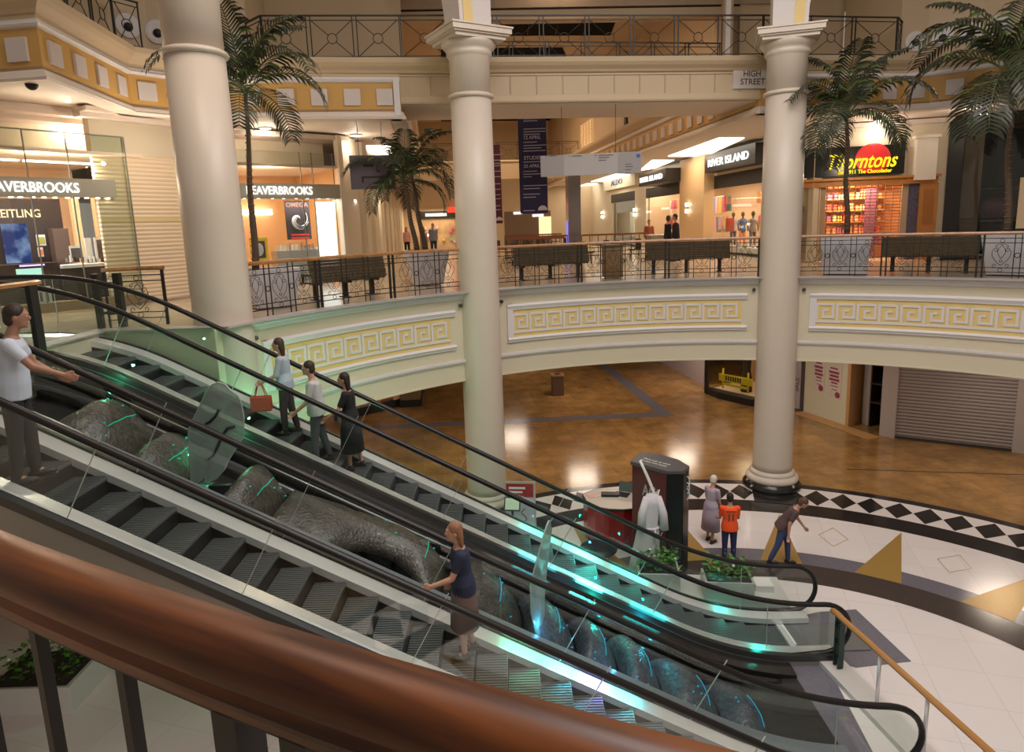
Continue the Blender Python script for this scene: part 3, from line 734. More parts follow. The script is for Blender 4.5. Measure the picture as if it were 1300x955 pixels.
# ================================================================== ESCALATORS
XT, XBt = -7.085, 3.90
def zfl(x, zt_=ZM, zb_=0.0, b=1.15):
    """smooth travel line: flat, incline, flat"""
    sl = (zb_ - zt_) / (XBt - XT)
    def ramp(u, b):
        if u < -b: return 0.0
        if u > b: return u
        return (u + b) ** 2 / (4 * b)
    return zt_ + sl * (ramp(x - XT, b) - ramp(x - XBt, b))
def zdk(x):
    return zfl(x + 0.10, ZM - 0.17, 0.0)
XA, XE = -10.4, 5.20
def samples(x0, x1):
    xs = []; x = x0
    while x < x1 - 1e-6:
        xs.append(x); x += 0.15 if (abs(x - XT) < 1.4 or abs(x - XBt) < 1.4) else 0.6
    xs.append(x1); return xs
def prism_y(mb, fn0, fn1, xs, y0, y1, m):
    """solid between z=fn0(x) and z=fn1(x), y0..y1"""
    vs = []; fs = []
    for x in xs: vs += [(x, y0, fn0(x)), (x, y1, fn0(x)), (x, y1, fn1(x)), (x, y0, fn1(x))]
    for i in range(len(xs) - 1):
        for k in range(4): fs.append((4 * i + k, 4 * i + 4 + k, 4 * i + 4 + (k + 1) % 4, 4 * i + (k + 1) % 4))
    fs.append((0, 1, 2, 3)); n = 4 * (len(xs) - 1); fs.append((n + 3, n + 2, n + 1, n))
    mb.add(vs, fs, m)
def strip(mb, prof, xs, m, smooth=False):
    """sweep an open cross section [(y, dz)] along the travel line"""
    vs = []; fs = []; K = len(prof)
    for x in xs:
        z = zdk(x)
        for (y, dz) in prof: vs.append((x, y, z + dz))
    for i in range(len(xs) - 1):
        for k in range(K): fs.append((i * K + k, i * K + (k + 1) % K, (i + 1) * K + (k + 1) % K, (i + 1) * K + k))
    fs.append(tuple(range(K))); fs.append(tuple(range((len(xs) - 1) * K, len(xs) * K))[::-1])
    mb.add(vs, fs, m, smooth)
def escalator(YF, YN, label, side):
    t = thing('escalator', (-1.6, (YF + YN) / 2, 0), label, 'escalator')
    hr_t, hr_b = ZM + 1.02, 1.10
    def zh(x): return zfl(x, hr_t, hr_b, 1.35)
    xs = samples(XA, XE)
    def xl(y): return 0
    for nm, Y, sg in (('far', YF, 1), ('near', YN, -1)):
        # handrail loop
        r = 0.46; pts = [(x, Y, zh(x)) for x in xs]
        zc = hr_b - r; pts += [(XE + r * sin(a), Y, zc + r * cos(a)) for a in [pi * k / 14 for k in range(1, 14)]]
        pts += [(XE, Y, hr_b - 2 * r), (XE - 0.5, Y, hr_b - 2 * r - 0.03)]
        zc = hr_t - r; pre = [(XA - r * sin(a), Y, zc + r * cos(a)) for a in [pi * k / 10 for k in range(10, 0, -1)]]
        m = MB(); m.tube([(XA + 0.5, Y, hr_t - 2 * r - 0.02)] + pre + pts, 0.050, RUB, 10, rz=0.042); part(m, 'handrail', t, label='black rubber handrail')
        # glass
        m = MB(); vs = []; fs = []
        th = 0.006
        P2 = [(x, zdk(x) + 0.12, zh(x) - 0.02) for x in xs]
        for (x, a, b) in P2: vs += [(x, Y - th, a), (x, Y - th, b), (x, Y + th, b), (x, Y + th, a)]
        for i in range(len(P2) - 1):
            for k in (0, 2): fs.append((4 * i + k, 4 * i + k + 1, 4 * i + 5 + k, 4 * i + 4 + k))
        m.add(vs, fs, GL)
        for cx_, hz, sgx in ((XE, hr_b, 1), (XA, hr_t, -1)):
            for dy in (-th, th):
                cp = [(cx_, Y + dy, hz - r)] + [(cx_ + sgx * (r - 0.02) * sin(pi * k / 16), Y + dy, hz - r + (r - 0.02) * cos(pi * k / 16)) for k in range(17)]
                m.add(cp, [(0, k, k + 1) for k in range(1, 17)], GL)
        gp_ = part(m, 'glass_balustrade', t)
        # joints between the glass panes
        x = -8.2
        while x < 4.6:
            j = MB(); sl = -0.35 if -7.5 < x < 3.8 else 0
            j.box((x + 0.18, Y, (zdk(x) + 0.12 + zh(x)) / 2), (0.007, 0.016, 1.0), mat('glass_joint', (0.45, 0.5, 0.46), 0.3), M=Matrix.Rotation(0.5, 3, 'Y') if -7.5 < x < 3.8 else None)
            part(j, 'glass_joint', gp_); x += 1.75
        # decks
        m = MB(); inn = -sg
        strip(m, [(Y + inn * 0.02, 0.185), (Y + inn * 0.05, 0.19), (Y + inn * 0.235, 0.16), (Y + inn * 0.24, 0.06), (Y + inn * 0.02, 0.02)], samples(XA, XE + 0.25), STEEL)
        part(m, 'inner_deck', t, label='brushed steel inner deck')
        m = MB(); strip(m, [(Y - inn * 0.02, 0.20), (Y - inn * 0.09, 0.19), (Y - inn * 0.11, 0.10), (Y - inn * 0.02, 0.10)], samples(XA, XE + 0.25), STEELD); part(m, 'outer_deck', t)
        m = MB(); strip(m, [(Y + inn * 0.222, 0.10), (Y + inn * 0.234, 0.10), (Y + inn * 0.234, -0.25), (Y + inn * 0.222, -0.25)], samples(XA, XE + 0.25), mat('skirt_black', (0.02, 0.02, 0.022), 0.4)); part(m, 'skirt', t, label='black skirt panel')
        m = MB(); prism_y(m, lambda x: max(0.0, zdk(x) - 0.95), lambda x: zdk(x) + 0.12, samples(XA, XE + 0.25), Y - inn * 0.10, Y - inn * 0.06, mat('cladding', (0.32, 0.31, 0.29), 0.35, 0.3)); part(m, 'side_cladding', t)
    # truss box below the steps
    m = MB(); prism_y(m, lambda x: max(0.0, zdk(x) - 0.95), lambda x: max(0.01, zdk(x) - 0.45), samples(XT - 0.5, XE), YN - 0.05, YF + 0.05, STEELD); part(m, 'truss_box', t)
    # steps
    grey = mat('step_metal', (0.13, 0.14, 0.145), 0.45, 0.3)
    n = 27; run = 0.4; ph = 0.13
    w = YF - YN - 0.47
    x = XT - 0.7
    while x < XBt + 0.9:
        zt_ = zfl(x + run / 2 if True else x)
        # tread level is constant over a step: nosing on the travel line
        zt_ = zdk(x + 0.2) + 0.02
        m = MB(); m.box((x + run / 2, (YF + YN) / 2, zt_ - 0.02), (run - 0.006, w, 0.04), grey)
        m.box((x + run - 0.02, (YF + YN) / 2, zt_ - 0.13), (0.03, w, 0.2), STEELD)
        for k in range(18): m.box((x + run / 2, YN + 0.235 + w * (k + 0.5) / 18, zt_ + 0.004), (run - 0.02, 0.018, 0.012), grey)
        part(m, 'step', t); x += run
    for (xa, xb, z) in ((XA - 1.2, XT - 0.7, ZM - 0.12), (XBt + 0.9, XE + 1.0, 0.03)):
        m = MB(); m.box(((xa + xb) / 2, (YF + YN) / 2, z + 0.002), (xb - xa, w, 0.02), mat('landing_plate', (0.24, 0.25, 0.26), 0.35, 0.6)); o = part(m, 'landing_plate', t)
        c = MB(); xx = xb - 0.08 if z > 1 else xa + 0.08
        c.box((xx, (YF + YN) / 2, z + 0.018), (0.10, w, 0.012), STEEL); part(c, 'comb_plate', o)
    # floor strip, white with a yellow end, and small red sticker on the deck
    m = MB(); m.box((XBt + 1.0, (YF + YN) / 2 + 0.1, 0.049), (0.13, w - 0.2, 0.006), mat('strip_white', (0.75, 0.75, 0.75), 0.5)); part(m, 'threshold_strip', t, label='white threshold strip with yellow end')
    m = MB(); m.box((XBt + 1.0, YN + 0.22, 0.051), (0.16, 0.16, 0.008), mat('strip_yellow', (0.8, 0.62, 0.02), 0.5)); part(m, 'threshold_end', t, label='yellow end of the threshold strip')
    m = MB()
    for dx in (0, 0.14):
        m.box((XE - 0.35 + dx, YF - 0.177, 0.09), (0.07, 0.004, 0.08), mat('sticker_red', (0.8, 0.1, 0.1), 0.5)); m.box((XE - 0.35 + dx, YF - 0.178, 0.09), (0.03, 0.006, 0.05), mat('sticker_white', (0.8, 0.8, 0.8), 0.5))
    part(m, 'warning_sticker', t, label='red and white warning sticker')
    return t
Y1, Y2, Y3, Y4 = 11.55, 10.27, 7.85, 6.53
ef = escalator(Y1, Y2, 'far escalator with glass sides, passing in front of the thick left column', 'far')
XE = 4.95
en_ = escalator(Y3, Y4, 'near escalator with glass sides, just beyond the mahogany handrail', 'near')

# ---- cascade of slumped glass between the escalators
t = thing('water_cascade', (-1.6, 9.06, 0), 'stepped cascade of textured wet glass waves between the two escalators', 'water feature')
m = MB(); xs = samples(-8.6, 4.6)
prism_y(m, lambda x: max(0.0, zdk(x) - 1.4), lambda x: max(0.02, zdk(x) - 0.45), xs, 8.0, 10.15, mat('cascade_bed', (0.03, 0.028, 0.028), 0.25, bump=0.6, bscale=6)); part(m, 'bed', t, label='black stone bed')
m = MB(); strip(m, [(7.96, 0.16), (8.28, 0.13), (8.28, -0.5), (7.96, -0.5)], xs, GRAN); part(m, 'granite_kerb', t, label='grey granite kerb')
m = MB(); strip(m, [(9.86, 0.06), (10.15, 0.08), (10.15, -0.6), (9.86, -0.6)], xs, BGRAN); part(m, 'granite_kerb', t, label='black granite kerb')
for yy, dz in ((9.80, -0.05), (9.74, -0.24)):
    m = MB(); m.tube([(x, yy, zdk(x) + dz) for x in xs if x < 4.4], 0.055, mat('black_pipe', (0.015, 0.015, 0.016), 0.18, coat=0.5), 10); part(m, 'pipe', t)
WET = mat('wet_textured_glass', (0.06, 0.050, 0.042), 0.22, 0.0, 0.5, bump=1.0, bscale=26, vary=0.85, vscale=14, coat=0.15)
WET_BLUELIT = mat('wet_glass_blue_lit', (0.06, 0.07, 0.085), 0.22, 0.0, 0.5, bump=1.0, bscale=26, vary=0.8, vscale=14, coat=0.15)  # same glass, with the blue light on it put into the colour
GLINTG = glow('painted_glint_green', (0.03, 0.55, 0.33), 0.7); GLINTB = glow('painted_glint_cyan', (0.04, 0.42, 0.62), 0.7)  # coloured light caught by the glass rims, put in as glowing material
def wave(xa, xb, h0, h1, curl, m_, tint_light, y0=8.34, y1=9.72, flatness=1.0, cut=0.0):
    """shell whose crest rises from h0 to h1 above the bed, then falls at the downstream end"""
    nu, nv = 26, 14; vs = []; fs = []
    rnd = random.Random(int((xa + 20) * 100))
    for i in range(nu + 1):
        u = i / nu
        if u < curl: k = sin(u / curl * pi / 2) ** flatness
        else: k = cos((u - curl) / (1 - curl) * pi / 2) ** 0.7
        for j in range(nv + 1):
            v = j / nv; x = xa + (xb - xa) * u
            ar = 0.55 + 0.45 * sin(pi * v) ** 0.6
            base = zdk(x) - 0.44
            z = base + (h0 + (h1 - h0) * k) * ar + 0.025 * noise.noise(Vector((x * 4, v * 6, xa)))
            vs.append((x + 0.10 * sin(pi * v), y0 + (y1 - y0) * v + cut * (1 - v) * sin(pi * max(0.0, min(1.0, (u - 0.38) / 0.6))), z))
    for i in range(nu):
        for j in range(nv): a = i * (nv + 1) + j; fs.append((a, a + 1, a + nv + 2, a + nv + 1))
    m = MB(); m.add(vs, fs, m_, True); w = part(m, 'glass_wave', t)
    sd = w.modifiers.new('thick', 'SOLIDIFY'); sd.thickness = 0.03
    if tint_light:
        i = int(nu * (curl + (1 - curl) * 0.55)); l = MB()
        l.tube([Vector(vs[i * (nv + 1) + j]) + Vector((0.01, 0, 0.015)) for j in range(4, nv - 2)], 0.008, tint_light, 5); part(l, 'lit_edge', w, label='painted %s light on the glass edge' % ('green' if tint_light is GLINTG else 'cyan'))
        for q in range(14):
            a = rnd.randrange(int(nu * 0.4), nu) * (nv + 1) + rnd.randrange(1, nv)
            l2 = MB(); l2.ell(Vector(vs[a]) + Vector((0, 0, 0.012)), (0.02, 0.014, 0.012), tint_light, 6, 4)
            if q < 5: part(l2, 'light_fleck', w)  # sparkles of coloured light, set on the glass as glowing specks
def xat(px, py, Y=9.0): return on_y(px, py, Y).x
wv = [(xat(70, 500), xat(168, 560), 0.05, 0.62, 0.55, WET, GLINTG, 1), (xat(168, 575), xat(238, 610), 0.05, 0.50, 0.5, WET, GLINTG, 1), (xat(285, 640), xat(345, 655), 0.05, 0.62, 0.5, WET, GLINTG, 1),
      (xat(348, 655), xat(558, 740), 0.25, 0.60, 0.82, WET, GLINTG, 0.3), (xat(566, 745), xat(655, 770), 0.05, 0.66, 0.35, WET, GLINTB, 1), (xat(655, 775), xat(722, 800), 0.05, 0.55, 0.4, WET_BLUELIT, GLINTB, 1),
      (xat(722, 800), xat(775, 830), 0.05, 0.5, 0.4, WET_BLUELIT, GLINTB, 1), (xat(775, 825), xat(830, 850), 0.05, 0.5, 0.45, WET_BLUELIT, GLINTB, 1), (xat(830, 850), xat(905, 880), 0.05, 0.45, 0.5, WET_BLUELIT, GLINTB, 1), (xat(905, 880), xat(970, 905), 0.05, 0.4, 0.5, WET_BLUELIT, GLINTB, 1)]
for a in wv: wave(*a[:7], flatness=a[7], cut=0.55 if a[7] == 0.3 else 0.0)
# the two standing glass fins
def fin(pix, Y, label, rotz=0.0, tex=True):
    def py_(x, y):
        p = on_y(x, y, Y)
        for _ in range(3): p = on_y(x, y, Y + bow(p))
        return p
    zb0 = min(on_y(x, y, Y).z for x, y in pix)
    def bow(p): return 0.10 * sin((p.z - zb0) * 2.2)
    sm = []
    for i in range(len(pix)):
        a, b, c_, d = [Vector(pix[(i + k - 1) % len(pix)]) for k in range(4)]
        for q in (0,): sm.append(0.5 * ((2 * b) + (c_ - a) * q + (2 * a - 5 * b + 4 * c_ - d) * q * q + (3 * b - 3 * c_ + d - a) * q ** 3))
    P_ = [py_(x, y) for x, y in sm]; c = sum(P_, Vector()) / len(P_); zb = min(p.z for p in P_)
    t = thing('glass_fin', (c.x, Y, zb), label, 'glass sculpture')
    m = MB(); n = len(P_); vs = []
    for d in (-0.012, 0.012): vs += [(p.x, p.y + d, p.z) for p in P_]
    # sides fan from centroid for robustness
    ctr = [(c.x, Y - 0.012 + bow(c), c.z), (c.x, Y + 0.012 + bow(c), c.z)]; vs += ctr
    fs = [(i, (i + 1) % n, 2 * n) for i in range(n)] + [(n + i, n + (i + 1) % n, 2 * n + 1) for i in range(n)]
    m.add(vs, fs, GLF); part(m, 'pane', t)
    m = MB(); m.tube(P_, 0.011, mat('glass_edge', (0.38, 0.46, 0.42), 0.2, coat=0.5), 6, True); part(m, 'polished_edge', t)
    if tex:
        for pts, ws in ((((279, 519), (275, 528), (268, 535), (262, 538)), (0.03, 0.045, 0.08, 0.03)), (((299, 541), (290, 543), (283, 552), (278, 565), (272, 578), (262, 584)), (0.015, 0.04, 0.045, 0.04, 0.035, 0.01))):
            m = MB(); m.tube([py_(x, y) + Vector((0, -0.02, 0)) for x, y in pts], [w * 0.8 for w in ws], mat('brush_mark', (0.02, 0.018, 0.018), 0.6), 6, rz=0.02); part(m, 'brush_mark', t, label='dark brush stroke')
    m = MB(); m.box((c.x, Y, zb - 0.05), (0.30, 0.08, 0.22), STEELD); part(m, 'clamp', t)
    t.rotation_euler = (0, 0, rotz)
    return t
FO = [(243.4, 622), (240.8, 577), (239.2, 545.5), (244.8, 533.6), (253.7, 515.7), (261.7, 497.8), (268.7, 488.8), (276.6, 485.4), (285.6, 487.8), (293.5, 496.8), (302.5, 502.7), (306.5, 513.7), (309.5, 529.6), (309, 553.5), (299.5, 569.4), (289.6, 585.3), (285.6, 595.3), (275.6, 607.2), (265.7, 612.2), (260.7, 612.2), (260.3, 605.2), (251.7, 612.2)]
fin(FO, 8.75, 'curved upright glass panel with two dark brush strokes, upper one between the escalators')
def shift(px, py): return (660 + (px - 239) * 0.9, 668 + (py - 488) * 1.03)
fin([shift(*p) for p in FO], 8.75, 'narrow looking upright glass panel, lower one between the escalators seen edge on', radians(68), tex=False)

# ================================================================== SHOPS OF THE MIDDLE FLOOR
class Wall:
    """vertical plane, A on the left and B on the right as seen from the well"""
    def __init__(s, A, B):
        s.A = Vector((A[0], A[1], 0)); s.B = Vector((B[0], B[1], 0)); s.e = (s.B - s.A).normalized(); s.n = Vector((s.e.y, -s.e.x, 0)); s.L = (s.B - s.A).length; s.rz = atan2(s.e.y, s.e.x)
    def sz(s, px, py, d=0.0):
        a = s.A + s.n * d; b = s.B + s.n * d; q = on_wall(px, py, a, b); return (Vector((q.x, q.y, 0)) - a).dot(s.e), q.z
    def P(s, u, z, d=0.0): v = s.A + s.e * u + s.n * d; return Vector((v.x, v.y, z))
    def box(s, mb, u0, u1, z0, z1, d0, d1, m):
        c = s.P((u0 + u1) / 2, (z0 + z1) / 2, (d0 + d1) / 2); return mb.box(c, (abs(u1 - u0), abs(d1 - d0), z1 - z0), m, s.rz)
    def pbox(s, mb, px0, px1, py0, py1, d0, d1, m):
        """box whose front face (at d1) covers the rectangle seen between the given image coordinates"""
        (u0, za), (u1, zb) = s.sz(px0, py0, d1), s.sz(px1, py1, d1)
        u0, u1 = min(u0, u1), max(u0, u1)
        pc = (px0 + px1) / 2; z1 = s.sz(pc, py0, d1)[1]; z0 = s.sz(pc, py1, d1)[1]
        return s.box(mb, u0, u1, max(z0, 0.0), z1, d0, d1, m)
def lc(a, k): return tuple(x * k for x in a)

def shop_shell(w, u0, u1, depth, z0, z1, mw_, mf, mc, nm='wall_left', label=None, sides=(True, True)):
    m = MB(); w.box(m, u0, u1, z0, z1, -depth - 0.1, -depth, mw_)
    if sides[0]: w.box(m, u0 - 0.1, u0, z0, z1, -depth, -0.05, mw_)
    if sides[1]: w.box(m, u1, u1 + 0.1, z0, z1, -depth, -0.05, mw_)
    struct(m, nm, label)
    m = MB(); w.box(m, u0, u1, z1, z1 + 0.08, -depth, 0, mc); struct(m, 'ceiling')
def lamp_area(w, u, z, d, size, power, col=(1, 0.8, 0.6), sy=None):
    p = w.P(u, z, d); area('shop_light', p, size, power, col, (0, 0, w.rz), sy)
def area(name, loc, size, power, col=(1, 0.82, 0.62), rot=(0, 0, 0), sy=None):
    d = bpy.data.lights.new(name, 'AREA'); d.energy = power; d.color = col; d.size = size
    if sy: d.shape = 'RECTANGLE'; d.size_y = sy
    o = bpy.data.objects.new(name, d); COL.objects.link(o); o.location = loc; o.rotation_euler = rot; return o
def point(name, loc, power, col=(1, 0.8, 0.6), r=0.1):
    d = bpy.data.lights.new(name, 'POINT'); d.energy = power; d.color = col; d.shadow_soft_size = r
    o = bpy.data.objects.new(name, d); COL.objects.link(o); o.location = loc; return o

WARMW = mat('warm_shop_wall', (0.70, 0.50, 0.33), 0.6)
PEACH = mat('peach_wall', (0.72, 0.48, 0.32), 0.6)
CREAMS = mat('cream_shopfront', (0.66, 0.58, 0.44), 0.5)
DKW = mat('dark_wood_counter', (0.045, 0.025, 0.02), 0.35)
SIGNG = mat('grey_sign_band', (0.32, 0.31, 0.25), 0.5)
WHT = mat('white_laminate', (0.78, 0.76, 0.74), 0.4)

# ---- left jeweller, first front
G1 = Wall((-12.7, 12.08), (-9.34, 16.72))
GT = ZM + 4.05
shop_shell(G1, -1.0, G1.L + 0.4, 4.2, ZM, ZM + 3.6, PEACH, CTILE, mat('shop_ceiling', (0.75, 0.62, 0.5), 0.6), 'wall_left', 'peach back wall of the left jeweller', (True, False))
t = thing('shop_window', G1.P(G1.L / 2, ZM, 0), 'glass front of the left jeweller with lit name band, at the far left', 'shop front')
us = [-1.0] + [G1.sz(px, 200)[0] for px in (32, 86)] + [G1.L]
for a, b in zip(us, us[1:]):
    m = MB(); G1.box(m, a + 0.004, b - 0.004, ZM + 0.22, GT, -0.012, 0.0, GLS); part(m, 'glass_pane', t)
m = MB(); G1.box(m, G1.L - 0.012, G1.L, ZM + 0.2, GT, -1.0, 0.0, GLS); part(m, 'glass_return', t)
m = MB()
for u in us[1:]: G1.box(m, u - 0.012, u + 0.012, ZM + 0.2, GT, -0.02, 0.008, mat('glass_seam', (0.18, 0.2, 0.18), 0.3)); 
for u in (0,): G1.box(m, -1, G1.L, GT - 0.01, GT + 0.02, -0.02, 0.01, mat('glass_seam', (0.18, 0.2, 0.18), 0.3))
part(m, 'glass_seams', t)
m = MB(); G1.box(m, -1.0, G1.L + 0.1, ZM, ZM + 0.22, -0.1, 0.06, mat('bronze_plinth', (0.24, 0.17, 0.09), 0.4)); part(m, 'plinth', t, label='bronze coloured plinth')
sa, za = G1.sz(-40, 231, 0.06); sb, zb = G1.sz(149, 252, 0.06)
m = MB(); G1.box(m, -1.0, sb, zb + 0.02, zb + 0.44, -0.2, 0.06, SIGNG); sg = part(m, 'name_band', t, label='grey name band')
tx0, _ = G1.sz(0, 245, 0.07); tx1, zt1 = G1.sz(101, 246, 0.07); wd_ = (tx1 - tx0) * 12 / 9.9
m = MB(); add_text(m, 'BEAVERBROOKS', G1.P(tx1 - wd_, zb + 0.12, 0.065), G1.e, Z3, 0.23, SIGNW, 0.03, width=wd_, bold=0.0); part(m, 'lettering', sg, label='glowing white letters')
for px in (14, 26, 42, 56, 70, 86, 98, 110, 124, 137):
    m = MB(); u, z = G1.sz(px, 252, -0.05); m.lathe([(0.045, 0), (0.045, 0.02)], G1.P(u, zb - 0.005, -0.05), LIT, 12); part(m, 'downlight', sg)
def bx(w, name, px0, px1, py0, py1, d0, d1, m_, label, cat, group=None):
    m = MB(); w.pbox(m, px0, px1, py0, py1, d0, d1, m_); p = sum((Vector(v) for v in m.v), Vector()) / 8; p.z = min(v[2] for v in m.v)
    return single(m, name, p, label, cat, group, bevel=0.004)
# tall posters and cabinets behind the glass
o = bx(G1, 'poster_board', -30, 89, 252, 345, -1.9, -1.75, mat('poster_brown', (0.028, 0.014, 0.014), 0.5), 'tall dark brown poster board with pale gold lettering behind the left window', 'poster')
m = MB(); u0, z0 = G1.sz(-16, 276, -1.74); u1, z1 = G1.sz(50, 264, -1.74); add_text(m, 'BREITLING', G1.P(u0, G1.sz(20, 276, -1.74)[1], -1.745), G1.e, Z3, 0.2, mat('pale_gold', (0.75, 0.62, 0.42), 0.4, emit=(0.75, 0.6, 0.4), es=0.5), 0.01, width=u1 - u0, bold=0.01)
l = m.build('lettering', None); l.parent = o; l.matrix_parent_inverse = Matrix.Translation(-o.location); 
def cloudy(name, c1, c2, st, sc):
    m = bpy.data.materials.new(name); n, l = nodes(m); n.clear(); o_ = n.new('ShaderNodeOutputMaterial'); e = n.new('ShaderNodeEmission'); tc = n.new('ShaderNodeTexCoord'); nz = n.new('ShaderNodeTexNoise'); nz.inputs['Scale'].default_value = sc; nz.inputs['Detail'].default_value = 5
    cr = n.new('ShaderNodeValToRGB'); cr.color_ramp.elements[0].position = 0.42; cr.color_ramp.elements[0].color = (*c1, 1); cr.color_ramp.elements[1].position = 0.68; cr.color_ramp.elements[1].color = (*c2, 1)
    l.new(tc.outputs['Object'], nz.inputs['Vector']); l.new(nz.outputs['Fac'], cr.inputs[0]); l.new(cr.outputs[0], e.inputs[0]); e.inputs[1].default_value = st; l.new(e.outputs[0], o_.inputs[0]); return m
o = bx(G1, 'light_box', 2, 42, 284, 334, -1.70, -1.6, cloudy('blue_picture', (0.02, 0.05, 0.22), (0.45, 0.6, 0.95), 0.9, 2.2), 'backlit blue picture panel beside the dark brown poster', 'picture')
bx(G1, 'wall_cabinet', 66, 93, 290, 335, -1.5, -1.2, mat('cabinet_brown', (0.10, 0.06, 0.05), 0.4), 'brown cabinet of watches to the right of the blue picture', 'cabinet')
bx(G1, 'wall_panel', 90, 112, 252, 340, -3.2, -3.0, mat('pale_lit_panel', (0.85, 0.72, 0.5), 0.5), 'pale yellow lit wall panel behind the window', 'panel')
bx(G1, 'wall_panel', 117, 133, 240, 340, -2.6, -2.4, mat('tan_panel', (0.75, 0.5, 0.32), 0.5), 'tan wall panel at the right end of the left jeweller', 'panel')
# display counter
t = thing('display_counter', G1.P(G1.L - 1.4, ZM, -0.6), 'dark display counter with white top in the left jeweller window', 'counter')
u0, z0 = G1.sz(80, 345, -0.25); u1, z1 = G1.sz(166, 333, -0.25); zt0 = z1 + 0.0
m = MB(); G1.box(m, u0, u1, ZM + 0.22, zt0 - 0.05, -1.0, -0.25, DKW); part(m, 'body', t)
m = MB(); G1.box(m, u0, u1 + 0.02, zt0 - 0.05, zt0 + 0.02, -1.02, -0.22, WHT); part(m, 'top', t, label='white counter top')
t = thing('display_counter', G1.P(1.0, ZM, -0.6), 'low dark counter with glowing white front at the far left of the jeweller', 'counter')
u2, _ = G1.sz(-30, 345, -0.4); u3, z3 = G1.sz(76, 333, -0.4)
m = MB(); G1.box(m, u2, u3, ZM + 0.22, z3, -1.1, -0.4, DKW); part(m, 'body', t)
m = MB(); G1.pbox(m, 20, 54, 341, 352, -0.42, -0.38, glow('pale_green_panel', (0.6, 1.0, 0.85), 1.1)); part(m, 'lit_panel', t)
m = MB(); G1.pbox(m, 25, 57, 336, 338, -0.42, -0.37, glow('violet_strip', (0.8, 0.5, 1.0), 2)); part(m, 'lit_strip', t)
rnd = random.Random(3)
def showcard(px0, px1, py0, py1, d, col, label):
    t = thing('show_card', G1.P(*G1.sz((px0 + px1) / 2, py1, d), d), label, 'display card')
    m = MB(); G1.pbox(m, px0, px1, py0, py1, d - 0.04, d, WHT); part(m, 'frame', t)
    m = MB(); w_ = (px1 - px0) * 0.09; G1.pbox(m, px0 + w_, px1 - w_, py0 + 3, py1 - 2, d - 0.01, d + 0.006, col); part(m, 'picture', t)
PIC = mat('dark_picture', (0.10, 0.08, 0.085), 0.4, vary=0.9, vscale=4)
showcard(119, 152, 301, 329, -0.55, PIC, 'wide white framed dark picture on the jeweller counter')
showcard(107, 119, 302, 329, -0.6, WHT, 'white display card between the framed pictures')
showcard(88, 107, 312, 330, -0.6, PIC, 'smaller dark framed picture left on the jeweller counter')
showcard(46, 59, 298, 312, -0.8, mat('olive_yellow', (0.45, 0.38, 0.08), 0.5), 'small olive yellow display box above the orange one')
showcard(48, 56, 314, 326, -0.8, mat('orange_box', (0.9, 0.22, 0.05), 0.5), 'small orange display box on the left counter')
for i in range(16):
    px = 84 + i * 5.0; h = rnd.uniform(3, 8); m = MB(); G1.pbox(m, px, px + rnd.uniform(2, 4), 332 - h, 333, -0.42, -0.34, rnd.choice([WHT, WHT, mat('satin_silver', (0.6, 0.6, 0.62), 0.3, 0.8), DKW]))
    p = Vector(m.v[0]); single(m, 'watch_stand', p, 'small pale watch stand in the row on the jeweller counter', 'display stand', 'watch stands on the jeweller counter')
t = thing('display_cube', G1.P(*G1.sz(57, 385, -0.3), -0.3), 'white box-shaped display table on the floor of the left jeweller', 'display table')
m = MB(); G1.pbox(m, 44, 68, 364, 390, -0.7, -0.3, WHT); part(m, 'body', t); m = MB(); G1.pbox(m, 50, 55, 371, 383, -0.31, -0.29, mat('dark_slot', (0.2, 0.15, 0.12), 0.5)); G1.pbox(m, 58, 63, 371, 383, -0.31, -0.29, mat('dark_slot', (0.2, 0.15, 0.12), 0.5)); part(m, 'openings', t)
lamp_area(G1, 2.0, ZM + 3.5, -2.0, 2.0, 150, (1, 0.70, 0.48)); lamp_area(G1, 4.6, ZM + 3.5, -1.6, 1.5, 110, (1, 0.76, 0.55)); lamp_area(G1, 3.6, zb - 0.02, -0.5, 2.2, 55, (0.9, 0.92, 1.0), 0.3)
for px, py in ((8, 205), (47, 219), (68, 219), (85, 203), (100, 203)):
    q = G1.P(*G1.sz(px, py, -2.0), -2.0); m = MB(); m.box((q.x, q.y, ZM + 3.58), (0.5, 0.12, 0.03), LIT, G1.rz); single(m, 'ceiling_light', q, 'small bright ceiling light inside the left jeweller', 'ceiling light', 'ceiling lights inside the left jeweller')

# wall above the fronts, stepped moulding under the soffit
m = MB()
bw = [Vector((-15.5, 8.2)), G1.A.to_2d() - G1.n.to_2d() * 1.2, (G1.B - G1.n * 1.2).to_2d()]
m.sweep(bw, rect(-0.2, 0.0, ZM + 3.68, ZSO + 0.05), CREAMS); m.sweep(bw, rect(0.0, 0.9, ZSO - 0.14, ZSO + 0.05), PINKC); m.sweep(bw, rect(0.0, 0.5, ZSO - 0.25, ZSO), PINKC)
struct(m, 'wall_left', 'cream bulkhead over the left jeweller')
